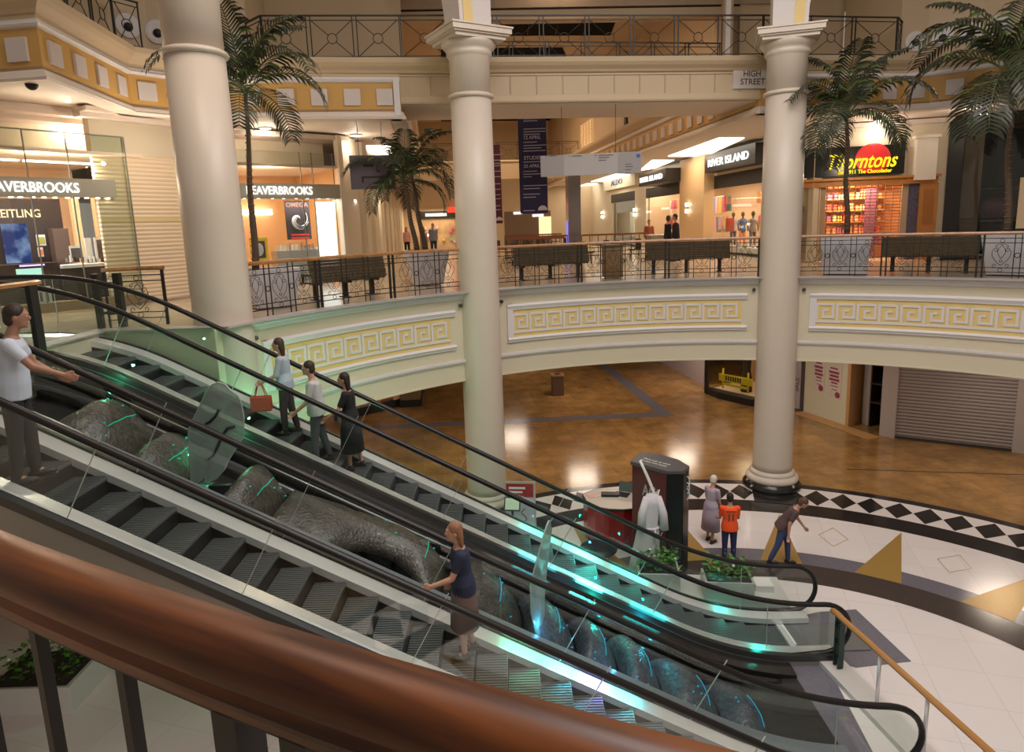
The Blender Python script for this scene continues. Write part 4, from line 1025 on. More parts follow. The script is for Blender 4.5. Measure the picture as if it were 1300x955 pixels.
# ---- cream roller shutter between the two jeweller fronts
SA = at_d(128, 18.9); SB = at_d(302, 21.0)
SH = Wall(SA, SB)
zsh = SH.sz(190, 199)[1]
m = MB(); SH.box(m, 0, SH.L, zsh, ZSO + 0.05, -0.2, 0.03, CREAMS); SH.box(m, -0.3, SH.L, ZSO - 0.2, ZSO, 0, 0.3, PINKC); SH.box(m, -0.3, SH.L, ZSO - 0.1, ZSO, 0, 0.6, PINKC); struct(m, 'wall_left', 'cream wall over the roller shutter')
m = MB(); SH.box(m, 0, SH.L, ZM, zsh, -0.1, 0.0, SHUTC); o = single(m, 'roller_shutter', SH.P(SH.L / 2, ZM, 0), 'closed cream roller shutter with fine slats behind the thick left column', 'shutter')
m = MB(); zl = SH.sz(185, 280)[1]; SH.box(m, 0, SH.L, zl - 0.03, zl + 0.05, -0.02, 0.02, mat('strip_reflection', (0.75, 0.62, 0.3), 0.3)); part(m, 'reflection_band', o, label='pale painted reflection of a light strip')  # a light strip's reflection on the slats, painted as a pale band
m = MB(); u, _ = SH.sz(232, 300); SH.box(m, u, u + 0.12, ZM, zsh, 0, 0.06, CREAMS); part(m, 'guide_rail', o)

# ---- second jeweller front
W2 = Wall(at_d(298, 21.0), at_d(437, 22.4))
shop_shell(W2, 0, W2.L, 3.4, ZM, ZM + 3.6, mat('tan_back_wall', (0.62, 0.36, 0.18), 0.6), CTILE, mat('shop_ceiling', (0.75, 0.62, 0.5), 0.6), 'wall_left', 'tan back wall of the second jeweller window')
m = MB(); W2.box(m, 0, W2.L, ZM + 3.68, ZSO + 0.05, -1.3, -1.1, CREAMS); W2.box(m, 0, W2.L + 0.4, ZSO - 0.14, ZSO, -1.1, 0.0, PINKC); struct(m, 'wall_left')
t = thing('shop_window', W2.P(W2.L / 2, ZM, 0), 'second glass jeweller front with lit name band and white glowing display, right of the palm', 'shop front')
us = [0.0] + [W2.sz(px, 200)[0] for px in (380, 395)] + [W2.L - 0.25]
for a, b in zip(us, us[1:]):
    m = MB(); W2.box(m, a + 0.004, b - 0.004, ZM + 0.1, GT, -0.012, 0, GLS); part(m, 'glass_pane', t)
m = MB()
for u in us[1:]: W2.box(m, u - 0.012, u + 0.012, ZM, GT, -0.02, 0.008, mat('glass_seam', (0.18, 0.2, 0.18), 0.3))
part(m, 'glass_seams', t)
zb2 = W2.sz(355, 252, 0.06)[1]; u1, _ = W2.sz(432, 245, 0.06)
m = MB(); W2.box(m, 0, u1, zb2, zb2 + 0.44, -0.2, 0.06, SIGNG); sg = part(m, 'name_band', t, label='grey name band')
a, _ = W2.sz(314, 250, 0.07); b, _ = W2.sz(397, 250, 0.07)
m = MB(); add_text(m, 'BEAVERBROOKS', W2.P(a, zb2 + 0.12, 0.065), W2.e, Z3, 0.25, SIGNW, 0.03, width=b - a, bold=0.0); part(m, 'lettering', sg, label='glowing white letters')
for px in (310, 328, 346, 360, 376, 390, 405, 416):
    m = MB(); u, z = W2.sz(px, 252, -0.05); m.lathe([(0.045, 0), (0.045, 0.02)], W2.P(u, zb2 - 0.005, -0.05), LIT, 12); part(m, 'downlight', sg)
m = MB(); W2.box(m, u1, W2.L + 0.05, ZM, ZSO, -0.15, 0.12, CREAMS); struct(m, 'trim_90', 'cream pier beside the second jeweller window')
t = thing('poster_board', W2.P(*W2.sz(378, 305, -0.8), -0.8), 'dark poster with white swirl hanging in the second jeweller window', 'poster')
m = MB(); W2.pbox(m, 361, 396, 255, 304, -0.84, -0.8, mat('poster_black', (0.035, 0.022, 0.025), 0.5)); part(m, 'board', t)
m = MB(); a, z = W2.sz(363, 263, -0.79); b, _ = W2.sz(391, 263, -0.79); add_text(m, 'OMEGA', W2.P(a, z, -0.79), W2.e, Z3, 0.15, mat('rust_letters', (0.30, 0.14, 0.10), 0.5), 0.006, width=b - a, bold=0.01); part(m, 'lettering', t, label='rust coloured letters')
m = MB(); cu, cz = W2.sz(379, 279, -0.79)
for k in range(3):
    pts = [W2.P(cu + r * cos(a_), cz + r * sin(a_), -0.785) for r, a_ in [(0.06 + 0.27 * i / 22, 0.6 + k * 0.9 + 4.6 * i / 22) for i in range(23)]]
    m.tube(pts, [0.03 + 0.05 * sin(pi * i / 22) for i in range(23)], WHT, 5, rz=0.004)
part(m, 'swirl', t, label='white spiral swirl')
m = MB()
for py in (297, 301): W2.pbox(m, 370, 393, py, py + 2.2, -0.80, -0.785, mat('red_stripe', (0.75, 0.05, 0.03), 0.5))
part(m, 'red_stripes', t)
t = thing('poster_board', W2.P(*W2.sz(330, 330, -0.5), -0.5), 'yellow framed picture at lower left of the second jeweller window', 'poster')
m = MB(); W2.pbox(m, 317, 342, 302, 331, -0.56, -0.5, mat('bright_yellow', (0.85, 0.6, 0.03), 0.5)); part(m, 'frame', t)
m = MB(); W2.pbox(m, 321, 338, 306, 328, -0.5, -0.49, PIC); part(m, 'picture', t); m = MB(); q = W2.P(*W2.sz(329, 317, -0.49), -0.485); m.ell(q, (0.14, 0.02, 0.2), mat('pale_face_patch', (0.6, 0.6, 0.68), 0.5), 12, 8, Matrix.Rotation(W2.rz, 3, 'Z')); part(m, 'pale_patch', t)
bx(W2, 'light_box', 401, 431, 256, 345, -0.45, -0.35, glow('white_glow', (1.0, 0.97, 0.92), 2.0), 'bright white lit panel at the right of the second jeweller window', 'light panel')
t = thing('display_counter', W2.P(*W2.sz(390, 340, -0.4), -0.4), 'pale grey counter under the dark swirl poster in the second jeweller window', 'counter')
m = MB(); u0, z0 = W2.sz(352, 319, -0.4); u1, _ = W2.sz(420, 319, -0.4); W2.box(m, u0, u1, ZM, z0, -0.9, -0.4, mat('pale_grey_counter', (0.45, 0.45, 0.47), 0.5)); part(m, 'body', t)
for i in range(14):
    px = 352 + i * 4.9; h = rnd.uniform(3, 11); m = MB(); W2.pbox(m, px, px + 3, 319 - h, 319.5, -0.62, -0.5, rnd.choice([WHT, WHT, mat('satin_silver', (0.6, 0.6, 0.62), 0.3, 0.8)]))
    single(m, 'jewel_stand', Vector(m.v[0]), 'small white jewellery stand on the pale grey counter', 'display stand', 'jewellery stands on the pale grey counter')
m = MB(); W2.pbox(m, 302, 346, 266, 273, -3.3, -3.2, LIT); single(m, 'strip_light', W2.P(1, ZM + 2.5, -3.2), 'long warm wall strip light inside the second jeweller', 'strip light')
lamp_area(W2, 1.4, ZM + 3.5, -1.6, 1.6, 110, (1, 0.72, 0.46)); lamp_area(W2, 3.0, zb2 - 0.02, -0.5, 2.5, 60, (1, 0.95, 0.95), 0.3)

# ---- arcade left wall with pilasters and lamps
LW = Wall(at_d(455, 23.4), at_d(455, 23.4) + VD * 42)
for_n = -LW.n
m = MB(); m.box2(LW.A, LW.A + VD * 42, ZM, ZSO + 0.05, 0.2, CREAMS, -0.1 * -1); m.box2(W2.B, LW.A, ZM, ZSO, 0.15, CREAMS); struct(m, 'wall_left', 'cream left wall of the arcade')
for i in range(9):
    s_ = 0.8 + i * 3.6; q = LW.A + VD * s_ + UD * 0.12
    m = MB(); m.box((q.x, q.y, (ZM + ZSO) / 2), (0.34, 0.5, ZSO - ZM), mat('pilaster_cream', (0.70, 0.60, 0.45), 0.5), -radians(-6.6) * -1); o = struct(m, 'trim_%d' % (91 + i), 'cream pilaster on the left arcade wall')
    if i < 7:
        w_ = LW.A + VD * (s_ + 1.2) + UD * 0.16; t = thing('wall_lamp', (w_.x, w_.y, ZM + 2.15), 'twin warm wall lamp on the left arcade wall', 'wall lamp', 'wall lamps along the left of the arcade')
        for dz in (-0.16, 0.16):
            m = MB(); m.lathe([(0.07, -0.09), (0.09, 0.0), (0.07, 0.09)], (w_.x, w_.y, ZM + 2.25 + dz), LIT, 10); part(m, 'lamp_shade', t)
        m = MB(); m.box((w_.x - 0.08, w_.y, ZM + 2.25), (0.05, 0.08, 0.12), STEELD); part(m, 'bracket', t)
# panels of light in the soffits
def quadpanel(pix, z, label, group):
    P_ = [on_z(x, y, z) for x, y in pix]; m = MB(); c = sum(P_, Vector()) / 4
    m.add(P_ + [p + Vector((0, 0, 0.05)) for p in P_], [(0, 1, 2, 3), (7, 6, 5, 4), (0, 4, 5, 1), (1, 5, 6, 2), (2, 6, 7, 3), (3, 7, 4, 0)], LITP)
    single(m, 'ceiling_light', c, label, 'ceiling light', group)
    return c
quadpanel([(462, 186), (496, 186), (500, 203), (474, 203)], ZSO + 0.02, 'large square light panel in the soffit left of the arcade entrance', None)
for i, q in enumerate([[(848, 199), (895, 199), (945, 176), (913, 176)], [(812, 217), (832, 214), (856, 204), (828, 204)], [(750, 231), (770, 231), (802, 222), (781, 221.5)], [(723, 240.5), (736, 240.5), (759, 233.5), (745, 233.5)], [(700, 248), (709, 248), (729, 242), (719, 242)]]):
    quadpanel(q, ZSO + 0.02, 'long white light panel in the soffit along the right of the arcade, %s' % ('nearest', 'second nearest', 'middle one', 'second farthest', 'farthest')[i], 'light panels along the right of the arcade')
for px, py, lb in ((93, 144, 'round recessed light over the left jeweller'), (219, 154, 'round recessed light partly behind the thick left column'), (337, 163, 'round recessed light behind the left palm'), (452, 172, 'round recessed light near the hanging dark sign'), (296, 209, 'small round recessed light low beside the thick column'), (1117, 153, 'round recessed light over the chocolate shop sign'), (1233, 137, 'round recessed light above the dark shop at right'), (1247, 145, 'round recessed spotlight, the more orange of two above the dark shop')):
    c = on_z(px, py, ZSO + 0.03)
    if px == 296: c = on_z(px, py, ZSO)
    t = thing('recessed_light', c, lb, 'ceiling light'); m = MB(); m.lathe([(0.20, -0.01), (0.20, 0.02)], c, WHITE, 20); part(m, 'ring', t); m = MB(); m.lathe([(0.15, -0.02), (0.15, 0.0)], c, LIT, 20); part(m, 'lens', t)

# ---- right arcade wall: clothes shop, shoe shop
RA = Vector((9.8, 32, 0)) + VD * 34; RBb = Vector((9.8, 32, 0)) - VD * 8.6
RW = Wall(RA, RBb)
def su(px, d=0.0): return RW.sz(px, 280, d)[0]
Lr = RW.L
m = MB()
RW.box(m, 0, Lr, ZM + 3.6, ZSO + 0.05, -0.2, 0.0, CREAMS)
for a, b in ((0, su(776)), (su(806), su(820)), (su(873), su(895.5)), (su(1003), Lr)): RW.box(m, a, b, ZM, ZM + 3.6, -0.2, 0.0, CREAMS)
struct(m, 'wall_right', 'cream right wall of the arcade with shop openings')
orange = mat('peach_pilaster', (0.72, 0.47, 0.24), 0.45)
m = MB(); u0, u1 = su(874), su(893, 0.5); RW.box(m, u0, u1, ZM, ZSO, 0.0, 0.5, orange); struct(m, 'trim_88', 'peach pilaster between the clothes shop windows')
# clothes shop interiors
m = MB(); RW.box(m, su(806), Lr - 2.8, ZM, ZM + 3.7, -5.1, -5.0, WARMW); RW.box(m, su(820), su(820) + 0.1, ZM, ZM + 3.7, -5, -0.2, WARMW); RW.box(m, Lr - 2.9, Lr - 2.8, ZM, ZM + 3.7, -5, -0.2, WARMW); struct(m, 'wall_right', 'warm back wall of the clothes shop')
m = MB(); RW.box(m, su(806), Lr - 2.8, ZM + 3.7, ZM + 3.8, -5.1, -0.2, WHT); struct(m, 'ceiling')
lamp_area(RW, su(935), ZM + 3.6, -2.5, 3.0, 260, (1, 0.78, 0.58)); lamp_area(RW, su(845), ZM + 3.6, -2.0, 3.0, 330, (1, 0.72, 0.55))
lamp_area(RW, su(790), ZM + 3.5, -1.5, 2.0, 90, (1, 0.85, 0.65))
BOXK = mat('sign_black', (0.012, 0.01, 0.01), 0.3)
def sign_box(w, pxa, pxb, dout, ytop, ybot, txt, pxt0, pxt1, label, nm='shop_sign', tm=SIGNW, bm_=BOXK, h=0.5):
    u0, za = w.sz(pxa, ytop, dout); u1, zb_ = w.sz(pxb, ybot, dout)
    z1 = w.sz(pxa, ytop, dout)[1]; z0 = w.sz(pxa, ybot, dout)[1]
    t = thing(nm, w.P((u0 + u1) / 2, z0, dout), label, 'sign'); m = MB(); w.box(m, u0, u1, z0, z1, 0.0, dout, bm_); part(m, 'box', t)
    a, _ = w.sz(pxt0, 220, dout); b, _ = w.sz(pxt1, 220, dout)
    m = MB(); add_text(m, txt, w.P(a, z0 + (z1 - z0) * 0.30, dout + 0.01), w.e, Z3, (z1 - z0) * 0.42, tm, 0.03, width=b - a, bold=0.0); part(m, 'lettering', t, label='glowing white letters')
    return z0, z1
sign_box(RW, 895.5, 958, 0.55, 197.5, 220, 'RIVER ISLAND', 899.5, 950, 'black box sign with glowing white letters over the nearer clothes shop window')
sign_box(RW, 811, 845, 1.3, 222, 237.5, 'RIVER ISLAND', 813, 841, 'smaller looking black box sign with white letters, farther along the right of the arcade')
sign_box(RW, 766, 806, 0.25, 228, 243, 'ALDO', 776, 790, 'pale sign panel with dark blue letters over the shoe shop', tm=mat('navy_letters', (0.03, 0.05, 0.22), 0.4), bm_=mat('pale_sign', (0.75, 0.68, 0.52), 0.5))
for (a, b, lb) in ((896, 1003, 'wide glass window of the nearer clothes shop front'), (820, 873, 'bright glass window of the farther clothes shop front'), (776, 806, 'glass front of the shoe shop')):
    t = thing('shop_window', RW.P((su(a) + su(b)) / 2, ZM, 0), lb, 'shop front')
    m = MB(); RW.box(m, su(a), su(b), ZM + 0.1, ZM + 3.0, -0.012, 0.0, GLS); part(m, 'glass_pane', t)
    m = MB(); RW.box(m, su(a), su(b), ZM, ZM + 0.1, -0.06, 0.03, BLACK); RW.box(m, su(a), su(b), ZM + 3.0, ZM + 3.6, -0.06, 0.0, BLACK); part(m, 'frame', t)
# garments, mannequins and racks
def mannequin(p, rz, top, bot, label, group):
    t = thing('mannequin', p, label, 'mannequin', group); R = Matrix.Rotation(rz, 3, 'Z')
    def E(c, r, m_, nm): mb = MB(); mb.ell(p + R @ Vector(c), r, m_, 12, 8, R); part(mb, nm, t)
    m = MB(); m.ell(p + Vector((0, 0, 1.66)), (0.085, 0.09, 0.12), DARK, 10, 8); m.tube([p + Vector((0, 0, 1.56)), p + Vector((0, 0, 1.40))], 0.045, DARK, 8); part(m, 'head', t)
    m = MB(); prof_ = [(0.13, 0.86), (0.15, 0.95), (0.12, 1.1), (0.155, 1.28), (0.17, 1.38), (0.09, 1.46)]; m.lathe(prof_, p, top, 14)
    for sy in (-1, 1): m.tube([p + R @ Vector((0, sy * 0.16, 1.40)), p + R @ Vector((0.02, sy * 0.23, 1.15)), p + R @ Vector((0.08, sy * 0.22, 0.90))], [0.055, 0.045, 0.035], top, 8)
    part(m, 'top', t)
    m = MB()
    for sy in (-1, 1): m.tube([p + R @ Vector((0, sy * 0.08, 0.92)), p + R @ Vector((0.01, sy * 0.09, 0.5)), p + R @ Vector((0, sy * 0.10, 0.06))], [0.085, 0.06, 0.04], bot, 8)
    part(m, 'trousers', t)
    m = MB(); m.lathe([(0.18, 0), (0.18, 0.02)], p, STEEL, 16); part(m, 'base', t)
    return t
C_ = lambda n, c: mat(n, c, 0.7)
mq = [(931, -1.2, C_('cloth_white_blue', (0.4, 0.45, 0.55)), C_('cloth_navy', (0.03, 0.04, 0.1)), 'mannequin in pale blue top, left in the nearer clothes window'), (943, -1.0, C_('cloth_blue', (0.06, 0.12, 0.3)), C_('cloth_orange', (0.7, 0.2, 0.08)), 'mannequin in blue top and orange trousers in the nearer clothes window'), (956, -0.8, C_('cloth_grey', (0.3, 0.27, 0.26)), C_('cloth_denim', (0.07, 0.1, 0.2)), 'mannequin in grey top, right in the nearer clothes window')]
for px, d, a, b, lb in mq:
    u = su(px, d); mannequin(RW.P(u, ZM + 0.12, d), RW.rz, a, b, lb, None)
m = MB(); q = RW.sz(932, 300, -0.35); RW.pbox(m, 921.5, 931.5, 277, 294, -0.37, -0.35, mat('sale_red', (0.75, 0.03, 0.03), 0.5)); o = single(m, 'window_card', RW.P(su(926, -.35), ZM + 1, -0.35), 'red sale card hanging in the nearer clothes window', 'card')
cols = [C_('g%d' % i, c) for i, c in enumerate([(0.8, 0.12, 0.25), (0.85, 0.6, 0.1), (0.2, 0.5, 0.5), (0.75, 0.4, 0.5), (0.8, 0.75, 0.65), (0.5, 0.1, 0.05), (0.15, 0.2, 0.35), (0.9, 0.35, 0.1)])]
for j, (pxa, pxb, dd) in enumerate(((822, 872, -1.5), (900, 925, -2.6), (965, 1003, -2.2))):
    t = thing('clothes_rail', RW.P((su(pxa, dd) + su(pxb, dd)) / 2, ZM, dd), ('long rail of bright coloured clothes in the farther clothes window', 'rail of clothes at the back left of the nearer clothes window', 'rail of clothes at the right of the nearer clothes window')[j], 'clothes rail')
    for lev in (1.1, 2.2):
        m = MB(); m.tube([RW.P(su(pxa, dd), ZM + lev + 0.62, dd), RW.P(su(pxb, dd), ZM + lev + 0.62, dd)], 0.015, STEEL, 6); part(m, 'rail', t)
        n = 12; 
        for k in range(n):
            u = su(pxa, dd) + (su(pxb, dd) - su(pxa, dd)) * (k + 0.5) / n; m = MB(); c = RW.P(u, ZM + lev, dd + rnd.uniform(-0.1, 0.1)); h_ = rnd.uniform(0.5, 0.9)
            m.add([c + Vector((-0.12 * RW.e.x - RW.n.x * .02, -0.12 * RW.e.y, 0.6)), c + Vector((0.12 * RW.e.x, 0.12 * RW.e.y, 0.6)), c + Vector((0.22 * RW.e.x, 0.22 * RW.e.y, 0.6 - h_)), c + Vector((-0.22 * RW.e.x, -0.22 * RW.e.y, 0.6 - h_))] + [c + Vector((sx * RW.e.x + RW.n.x * 0.08, sx * RW.e.y + RW.n.y * 0.08, zz)) for sx, zz in ((-0.12, 0.6), (0.12, 0.6), (0.22, 0.6 - h_), (-0.22, 0.6 - h_))], [(0, 1, 2, 3), (7, 6, 5, 4), (0, 4, 5, 1), (1, 5, 6, 2), (2, 6, 7, 3), (3, 7, 4, 0)], rnd.choice(cols)); part(m, 'garment', t)
t = thing('display_table', RW.P(su(950, -0.9), ZM, -1.0), 'low lit display shelf of shoes and bags in the nearer clothes window', 'display table')
m = MB(); RW.box(m, su(905), su(1000), ZM + 0.1, ZM + 0.32, -1.9, -0.15, WHT); part(m, 'plinth', t)
for k in range(22): m = MB(); c = RW.P(su(905) + (su(1000) - su(905)) * rnd.random(), ZM + 0.38, rnd.uniform(-0.9, -0.25)); m.ell(c, (0.13, 0.06, 0.06), rnd.choice(cols), 8, 6, Matrix.Rotation(rnd.random() * 3, 3, 'Z')); part(m, 'shoe', t)
for i, px in enumerate((737, 750, 766, 807, 874)):
    d0 = 0.5 if px == 874 else 0.02; q = RW.P(su(px, d0), ZM + 2.2, d0 + 0.1); t = thing('wall_lamp', q, 'twin white wall lamp on the right arcade wall', 'wall lamp', 'wall lamps along the right of the arcade')
    for dz in (-0.16, 0.16): m = MB(); m.lathe([(0.07, -0.09), (0.09, 0.0), (0.07, 0.09)], q + Vector((0, 0, dz)), LIT, 10); part(m, 'lamp_shade', t)
    m = MB(); m.box(q - RW.n * 0.07, (0.05, 0.05, 0.12), STEELD, RW.rz); part(m, 'bracket', t)
bx(RW, 'display_stand', 783, 800, 270, 300, -1.2, -0.9, WHT, 'white stand of shoes in the shoe shop window', 'stand')
# totem of mirror and violet light in the arcade
c = at_d(728, 33); t = thing('totem', (c.x, c.y, ZM), 'tall grey mirrored pillar with a violet lit edge in the middle of the arcade', 'pillar')
m = MB(); m.box((c.x, c.y, ZM + 2.2), (0.62, 0.62, 4.4), mat('mirror_grey', (0.35, 0.32, 0.33), 0.15, 0.8), 0.11); part(m, 'shaft', t)
m = MB(); m.box((c.x - 0.34, c.y - 0.2, ZM + 0.9), (0.06, 0.12, 1.7), glow('violet', (0.25, 0.25, 1.0), 1.2)); part(m, 'lit_edge', t)

# ---- arcade end, ceiling, upper walls
ce = (cL + cR) / 2
END = Wall(cL + VD * 36 - UD * 5, cR + VD * 36 + UD * 6)
m = MB(); END.box(m, 0, END.L, ZM, 16, -0.2, 0, UPW); struct(m, 'wall_back', 'end wall of the arcade')
t = thing('storefront', END.P(*END.sz(555, 316, 0.1), 0.1), 'lit shop front with black name board at the far end of the arcade', 'shop front')
m = MB(); END.pbox(m, 530, 579, 268, 277, 0, 0.25, BOXK); nb_ = part(m, 'name_board', t)
m = MB(); a, z = END.sz(540, 275.5, 0.26); b, _ = END.sz(567, 275, 0.26); END.pbox(m, 540, 567, 271, 274.5, 0.25, 0.27, SIGNW); part(m, 'lit_name', nb_)
m = MB(); END.pbox(m, 568, 578, 263, 270, 0.25, 0.4, glow('sign_red', (1, 0.05, 0.02), 2.0)); part(m, 'red_sign', t)
m = MB(); END.pbox(m, 532, 579, 279, 317, 0, 0.05, mat('lit_shop_interior', (0.5, 0.35, 0.2), 0.6, vary=0.6, vscale=1.2)); part(m, 'interior_back', t)
for k in range(16):
    m = MB(); px = 533 + rnd.random() * 44; py = 281 + rnd.random() * 28; END.pbox(m, px, px + 3, py, py + 3, 0.05, 0.25, rnd.choice(cols + [LIT, LITP])); part(m, 'shelf_item', t)
lamp_area(END, END.sz(555, 300)[0], ZM + 3.2, 2.0, 2.5, 160, (1, 0.75, 0.5))
t = thing('storefront', END.P(*END.sz(660, 300, 0.1), 0.1), 'dim shop front with small lit boards beyond the banners', 'shop front')
m = MB(); END.pbox(m, 640, 700, 268, 318, 0, 0.06, mat('dim_front', (0.16, 0.10, 0.06), 0.6)); part(m, 'front', t)
for a, b, c_, d in ((652, 663, 269, 272), (676, 690, 272, 275)): m = MB(); END.pbox(m, a, b, c_, d, 0.06, 0.1, SIGNW); part(m, 'lit_board', t)
m = MB(); END.pbox(m, 684, 700, 275, 300, 0.06, 0.1, glow('yellow_glow', (1, 0.75, 0.35), 1.5)); part(m, 'lit_window', t)
# upper arcade walls
m = MB(); m.box2(cL - UD * 0.5 + VD * 3, cLf - UD * 0.5, ZT - 0.1, 16.5, 0.2, UPW); struct(m, 'wall_left', 'tan upper wall on the left of the arcade')
RU = Wall(cRf + UD * 0.45, cR + UD * 0.45 + VD * 3.2)
m = MB(); RU.box(m, 0, RU.L, ZT - 0.3, 16.5, -0.2, 0, UPW); struct(m, 'wall_right', 'tan upper wall on the right of the arcade')
for (a, b, y0, y1, lb) in ((739, 753, 150, 196, 'tall lattice window lit from below on the upper arcade wall'), (838, 869, 118, 136, 'lattice window glowing just under the bridge beam')):
    t = thing('lattice_window', RU.P(*RU.sz(a, y1, 0.0), 0), lb, 'window')
    u0, z0 = RU.sz(a, y1); u1, z1 = RU.sz(b, y0); z0 = max(z0, ZT + .05)
    m = MB(); RU.box(m, u0, u1, z0, z1, 0.0, 0.06, mat('lattice_back', (0.7, 0.5, 0.3), 0.5, emit=(1, 0.6, 0.25), es=0.55)); part(m, 'lit_panel', t)
    m = MB(); n = 12
    for k in range(n + 1): RU.box(m, u0, u1, z0 + (z1 - z0) * k / n - 0.02, z0 + (z1 - z0) * k / n + 0.02, 0.06, 0.10, mat('lattice_cream', (0.75, 0.62, 0.42), 0.5))
    for k in range(5): RU.box(m, u0 + (u1 - u0) * k / 4 - 0.04, u0 + (u1 - u0) * k / 4 + 0.04, z0, z1, 0.06, 0.10, mat('lattice_cream', (0.75, 0.62, 0.42), 0.5))
    part(m, 'lattice', t)
m = MB(); RU.pbox(m, 792, 795, 128, 173, 0, 0.08, DARK); struct(m, 'trim_87', 'narrow dark slot in the upper arcade wall')
# ceiling with black glazed strips
ZA = 15.9
m = MB(); a0 = cL - UD * 6 - VD * 0.5 + VD * 3.0; b0 = cR + UD * 8 + VD * 3.0
m.prism([(a0.x, a0.y), (b0.x, b0.y), ((b0 + VD * 40).x, (b0 + VD * 40).y), ((a0 + VD * 40).x, (a0 + VD * 40).y)], ZA, ZA + 0.2, UPW); struct(m, 'ceiling', 'tan arcade ceiling')
for i, (y0, y1, x1) in enumerate(((24, 45, 775), (61, 74, 720), (145, 153, 705), (164, 171, 700))):
    P_ = [on_z(560, y1 + 1, ZA - 0.03), on_z(x1, y1, ZA - 0.03), on_z(x1 + (8 if i == 0 else -6), y0, ZA - 0.03), on_z(560, y0 + 1, ZA - 0.03)]
    m = MB(); m.add(P_ + [p + Vector((0, 0, 0.05)) for p in P_], [(0, 1, 2, 3), (7, 6, 5, 4), (0, 4, 5, 1), (1, 5, 6, 2), (2, 6, 7, 3), (3, 7, 4, 0)], mat('night_glass', (0.004, 0.004, 0.005), 0.7, spec=0.05))
    o = struct(m, 'window_%d' % (i + 1), 'black night sky rooflight of the arcade')
    bb = MB()
    for k in range(1, 6):
        a = P_[0].lerp(P_[1], k / 6); b = P_[3].lerp(P_[2], k / 6); bb.tube([a - Vector((0, 0, .02)), b - Vector((0, 0, .02))], 0.02, mat('dark_bar', (0.02, 0.016, 0.016), 0.6), 5)
    part(bb, 'glazing_bars', o)
m = MB(); q0 = ce + VD * 24 - UD * 5.2; q1 = ce + VD * 24 + UD * 5.2; m.box2(q0, q1, ZSO - 0.1, ZSO + 0.95, 0.6, UPW); m.box2(q0, q1, ZSO + 0.95, ZSO + 1.05, 0.8, CREAMS); struct(m, 'trim_81', 'tan footbridge beam deep in the arcade')
cross_rail([q0, q1], ZSO + 1.05, 1.1, 1.3, 'black iron railing on the footbridge deep in the arcade')
# cross beams above the bridge
for (y0, y1, D) in ((12, 24, 23.5),):
    m = MB(); q0 = at_d(380, D); q1 = at_d(985, D + 1.6); w_ = Wall(q0, q1); z1 = w_.sz(700, y0)[1]; z0 = w_.sz(700, y1)[1]
    w_.box(m, 0, w_.L, z0, z1, -0.5, 0, UPW); w_.box(m, 0, w_.L, z1 + 0.06, z1 + 1.2, -0.5, 0.05, mat('upper_panel', (0.42, 0.31, 0.22), 0.6)); w_.box(m, 0, w_.L, z1, z1 + 0.06, -0.4, -0.05, DARK)
    for k in range(8): w_.box(m, k * 2.1 + 0.5, k * 2.1 + 0.54, z1 + 0.06, z1 + 1.2, 0.05, 0.06, mat('upper_wall_seam', (0.40, 0.31, 0.2), 0.6))
    struct(m, 'trim_86', 'tan cross beam above the bridge')
m = MB(); q = at_d(918, 20.6); m.box((q.x, q.y, ZT + 1.9), (0.14, 0.14, 3.8), mat('grey_post', (0.45, 0.40, 0.36), 0.4)); single(m, 'slim_column', (q.x, q.y, ZT), 'slim grey steel post rising behind the bridge railing near the right column', 'post')

# ---- signs hung under the bridge
def sub_bars(mb, w, px0, px1, ys, d, m_, h=1.0):
    for y, f0, f1 in ys: w.pbox(mb, px0 + (px1 - px0) * f0, px0 + (px1 - px0) * f1, y, y + h, d, d + 0.004, m_)
def hang(px0, px1, py0, py1, D, m_, label, name, bars, texts, wires=True, thick=0.03, wy=128):
    w = Wall(at_d(px0, D), at_d(px1, D * 1.0)); t = thing(name, w.P(w.L / 2, w.sz(px0, py1)[1], 0), label, 'banner' if name == 'banner' else 'sign')
    zt_ = w.sz((px0 + px1) / 2, py0)[1]; zb_ = w.sz((px0 + px1) / 2, py1)[1]
    m = MB(); w.box(m, 0, w.L, zb_, zt_, -thick, 0, m_); part(m, 'panel', t)
    if bars:
        m = MB(); sub_bars(m, w, px0, px1, bars, 0.007, mat('faded_print', (0.40, 0.38, 0.48), 0.6) if name == 'banner' else mat('dark_print', (0.12, 0.11, 0.12), 0.6)); part(m, 'printed_lines', t)
    for (tx, fx, fy, h, c_) in texts:
        m = MB(); u, z = w.sz(px0 + (px1 - px0) * fx, fy); add_text(m, tx, w.P(u, z, 0.004), w.e, Z3, h, c_, 0.004, bold=0.01); part(m, 'lettering', t)
    if wires:
        m = MB()
        for u in (w.L * 0.22, w.L * 0.75): m.tube([w.P(u, zt_, -thick / 2), w.P(u, 15.8 if wy is None else 10.95, -thick / 2)], 0.008, STEELD, 5)
        part(m, 'suspension_wires', t)
    return w, t, zb_
NAVY = mat('navy_banner', (0.018, 0.014, 0.065), 0.7); MAR = mat('maroon_banner', (0.085, 0.012, 0.035), 0.7)
LP = mat('lilac_print', (0.50, 0.44, 0.58), 0.6)
bars = [(144, .1, .85), (147, .1, .7), (150, .1, .8), (153, .1, .6), (163, .1, .95), (166.5, .1, .95), (170, .1, .7), (180, .1, .6), (184, .1, .95), (187.5, .1, .75), (191, .1, .9), (205, .1, .8), (217, .1, .6), (220.5, .1, .75), (224, .1, .4), (235, .1, .95), (239, .1, .7), (246, .1, .7), (250, .1, .55), (267, .1, .5)]
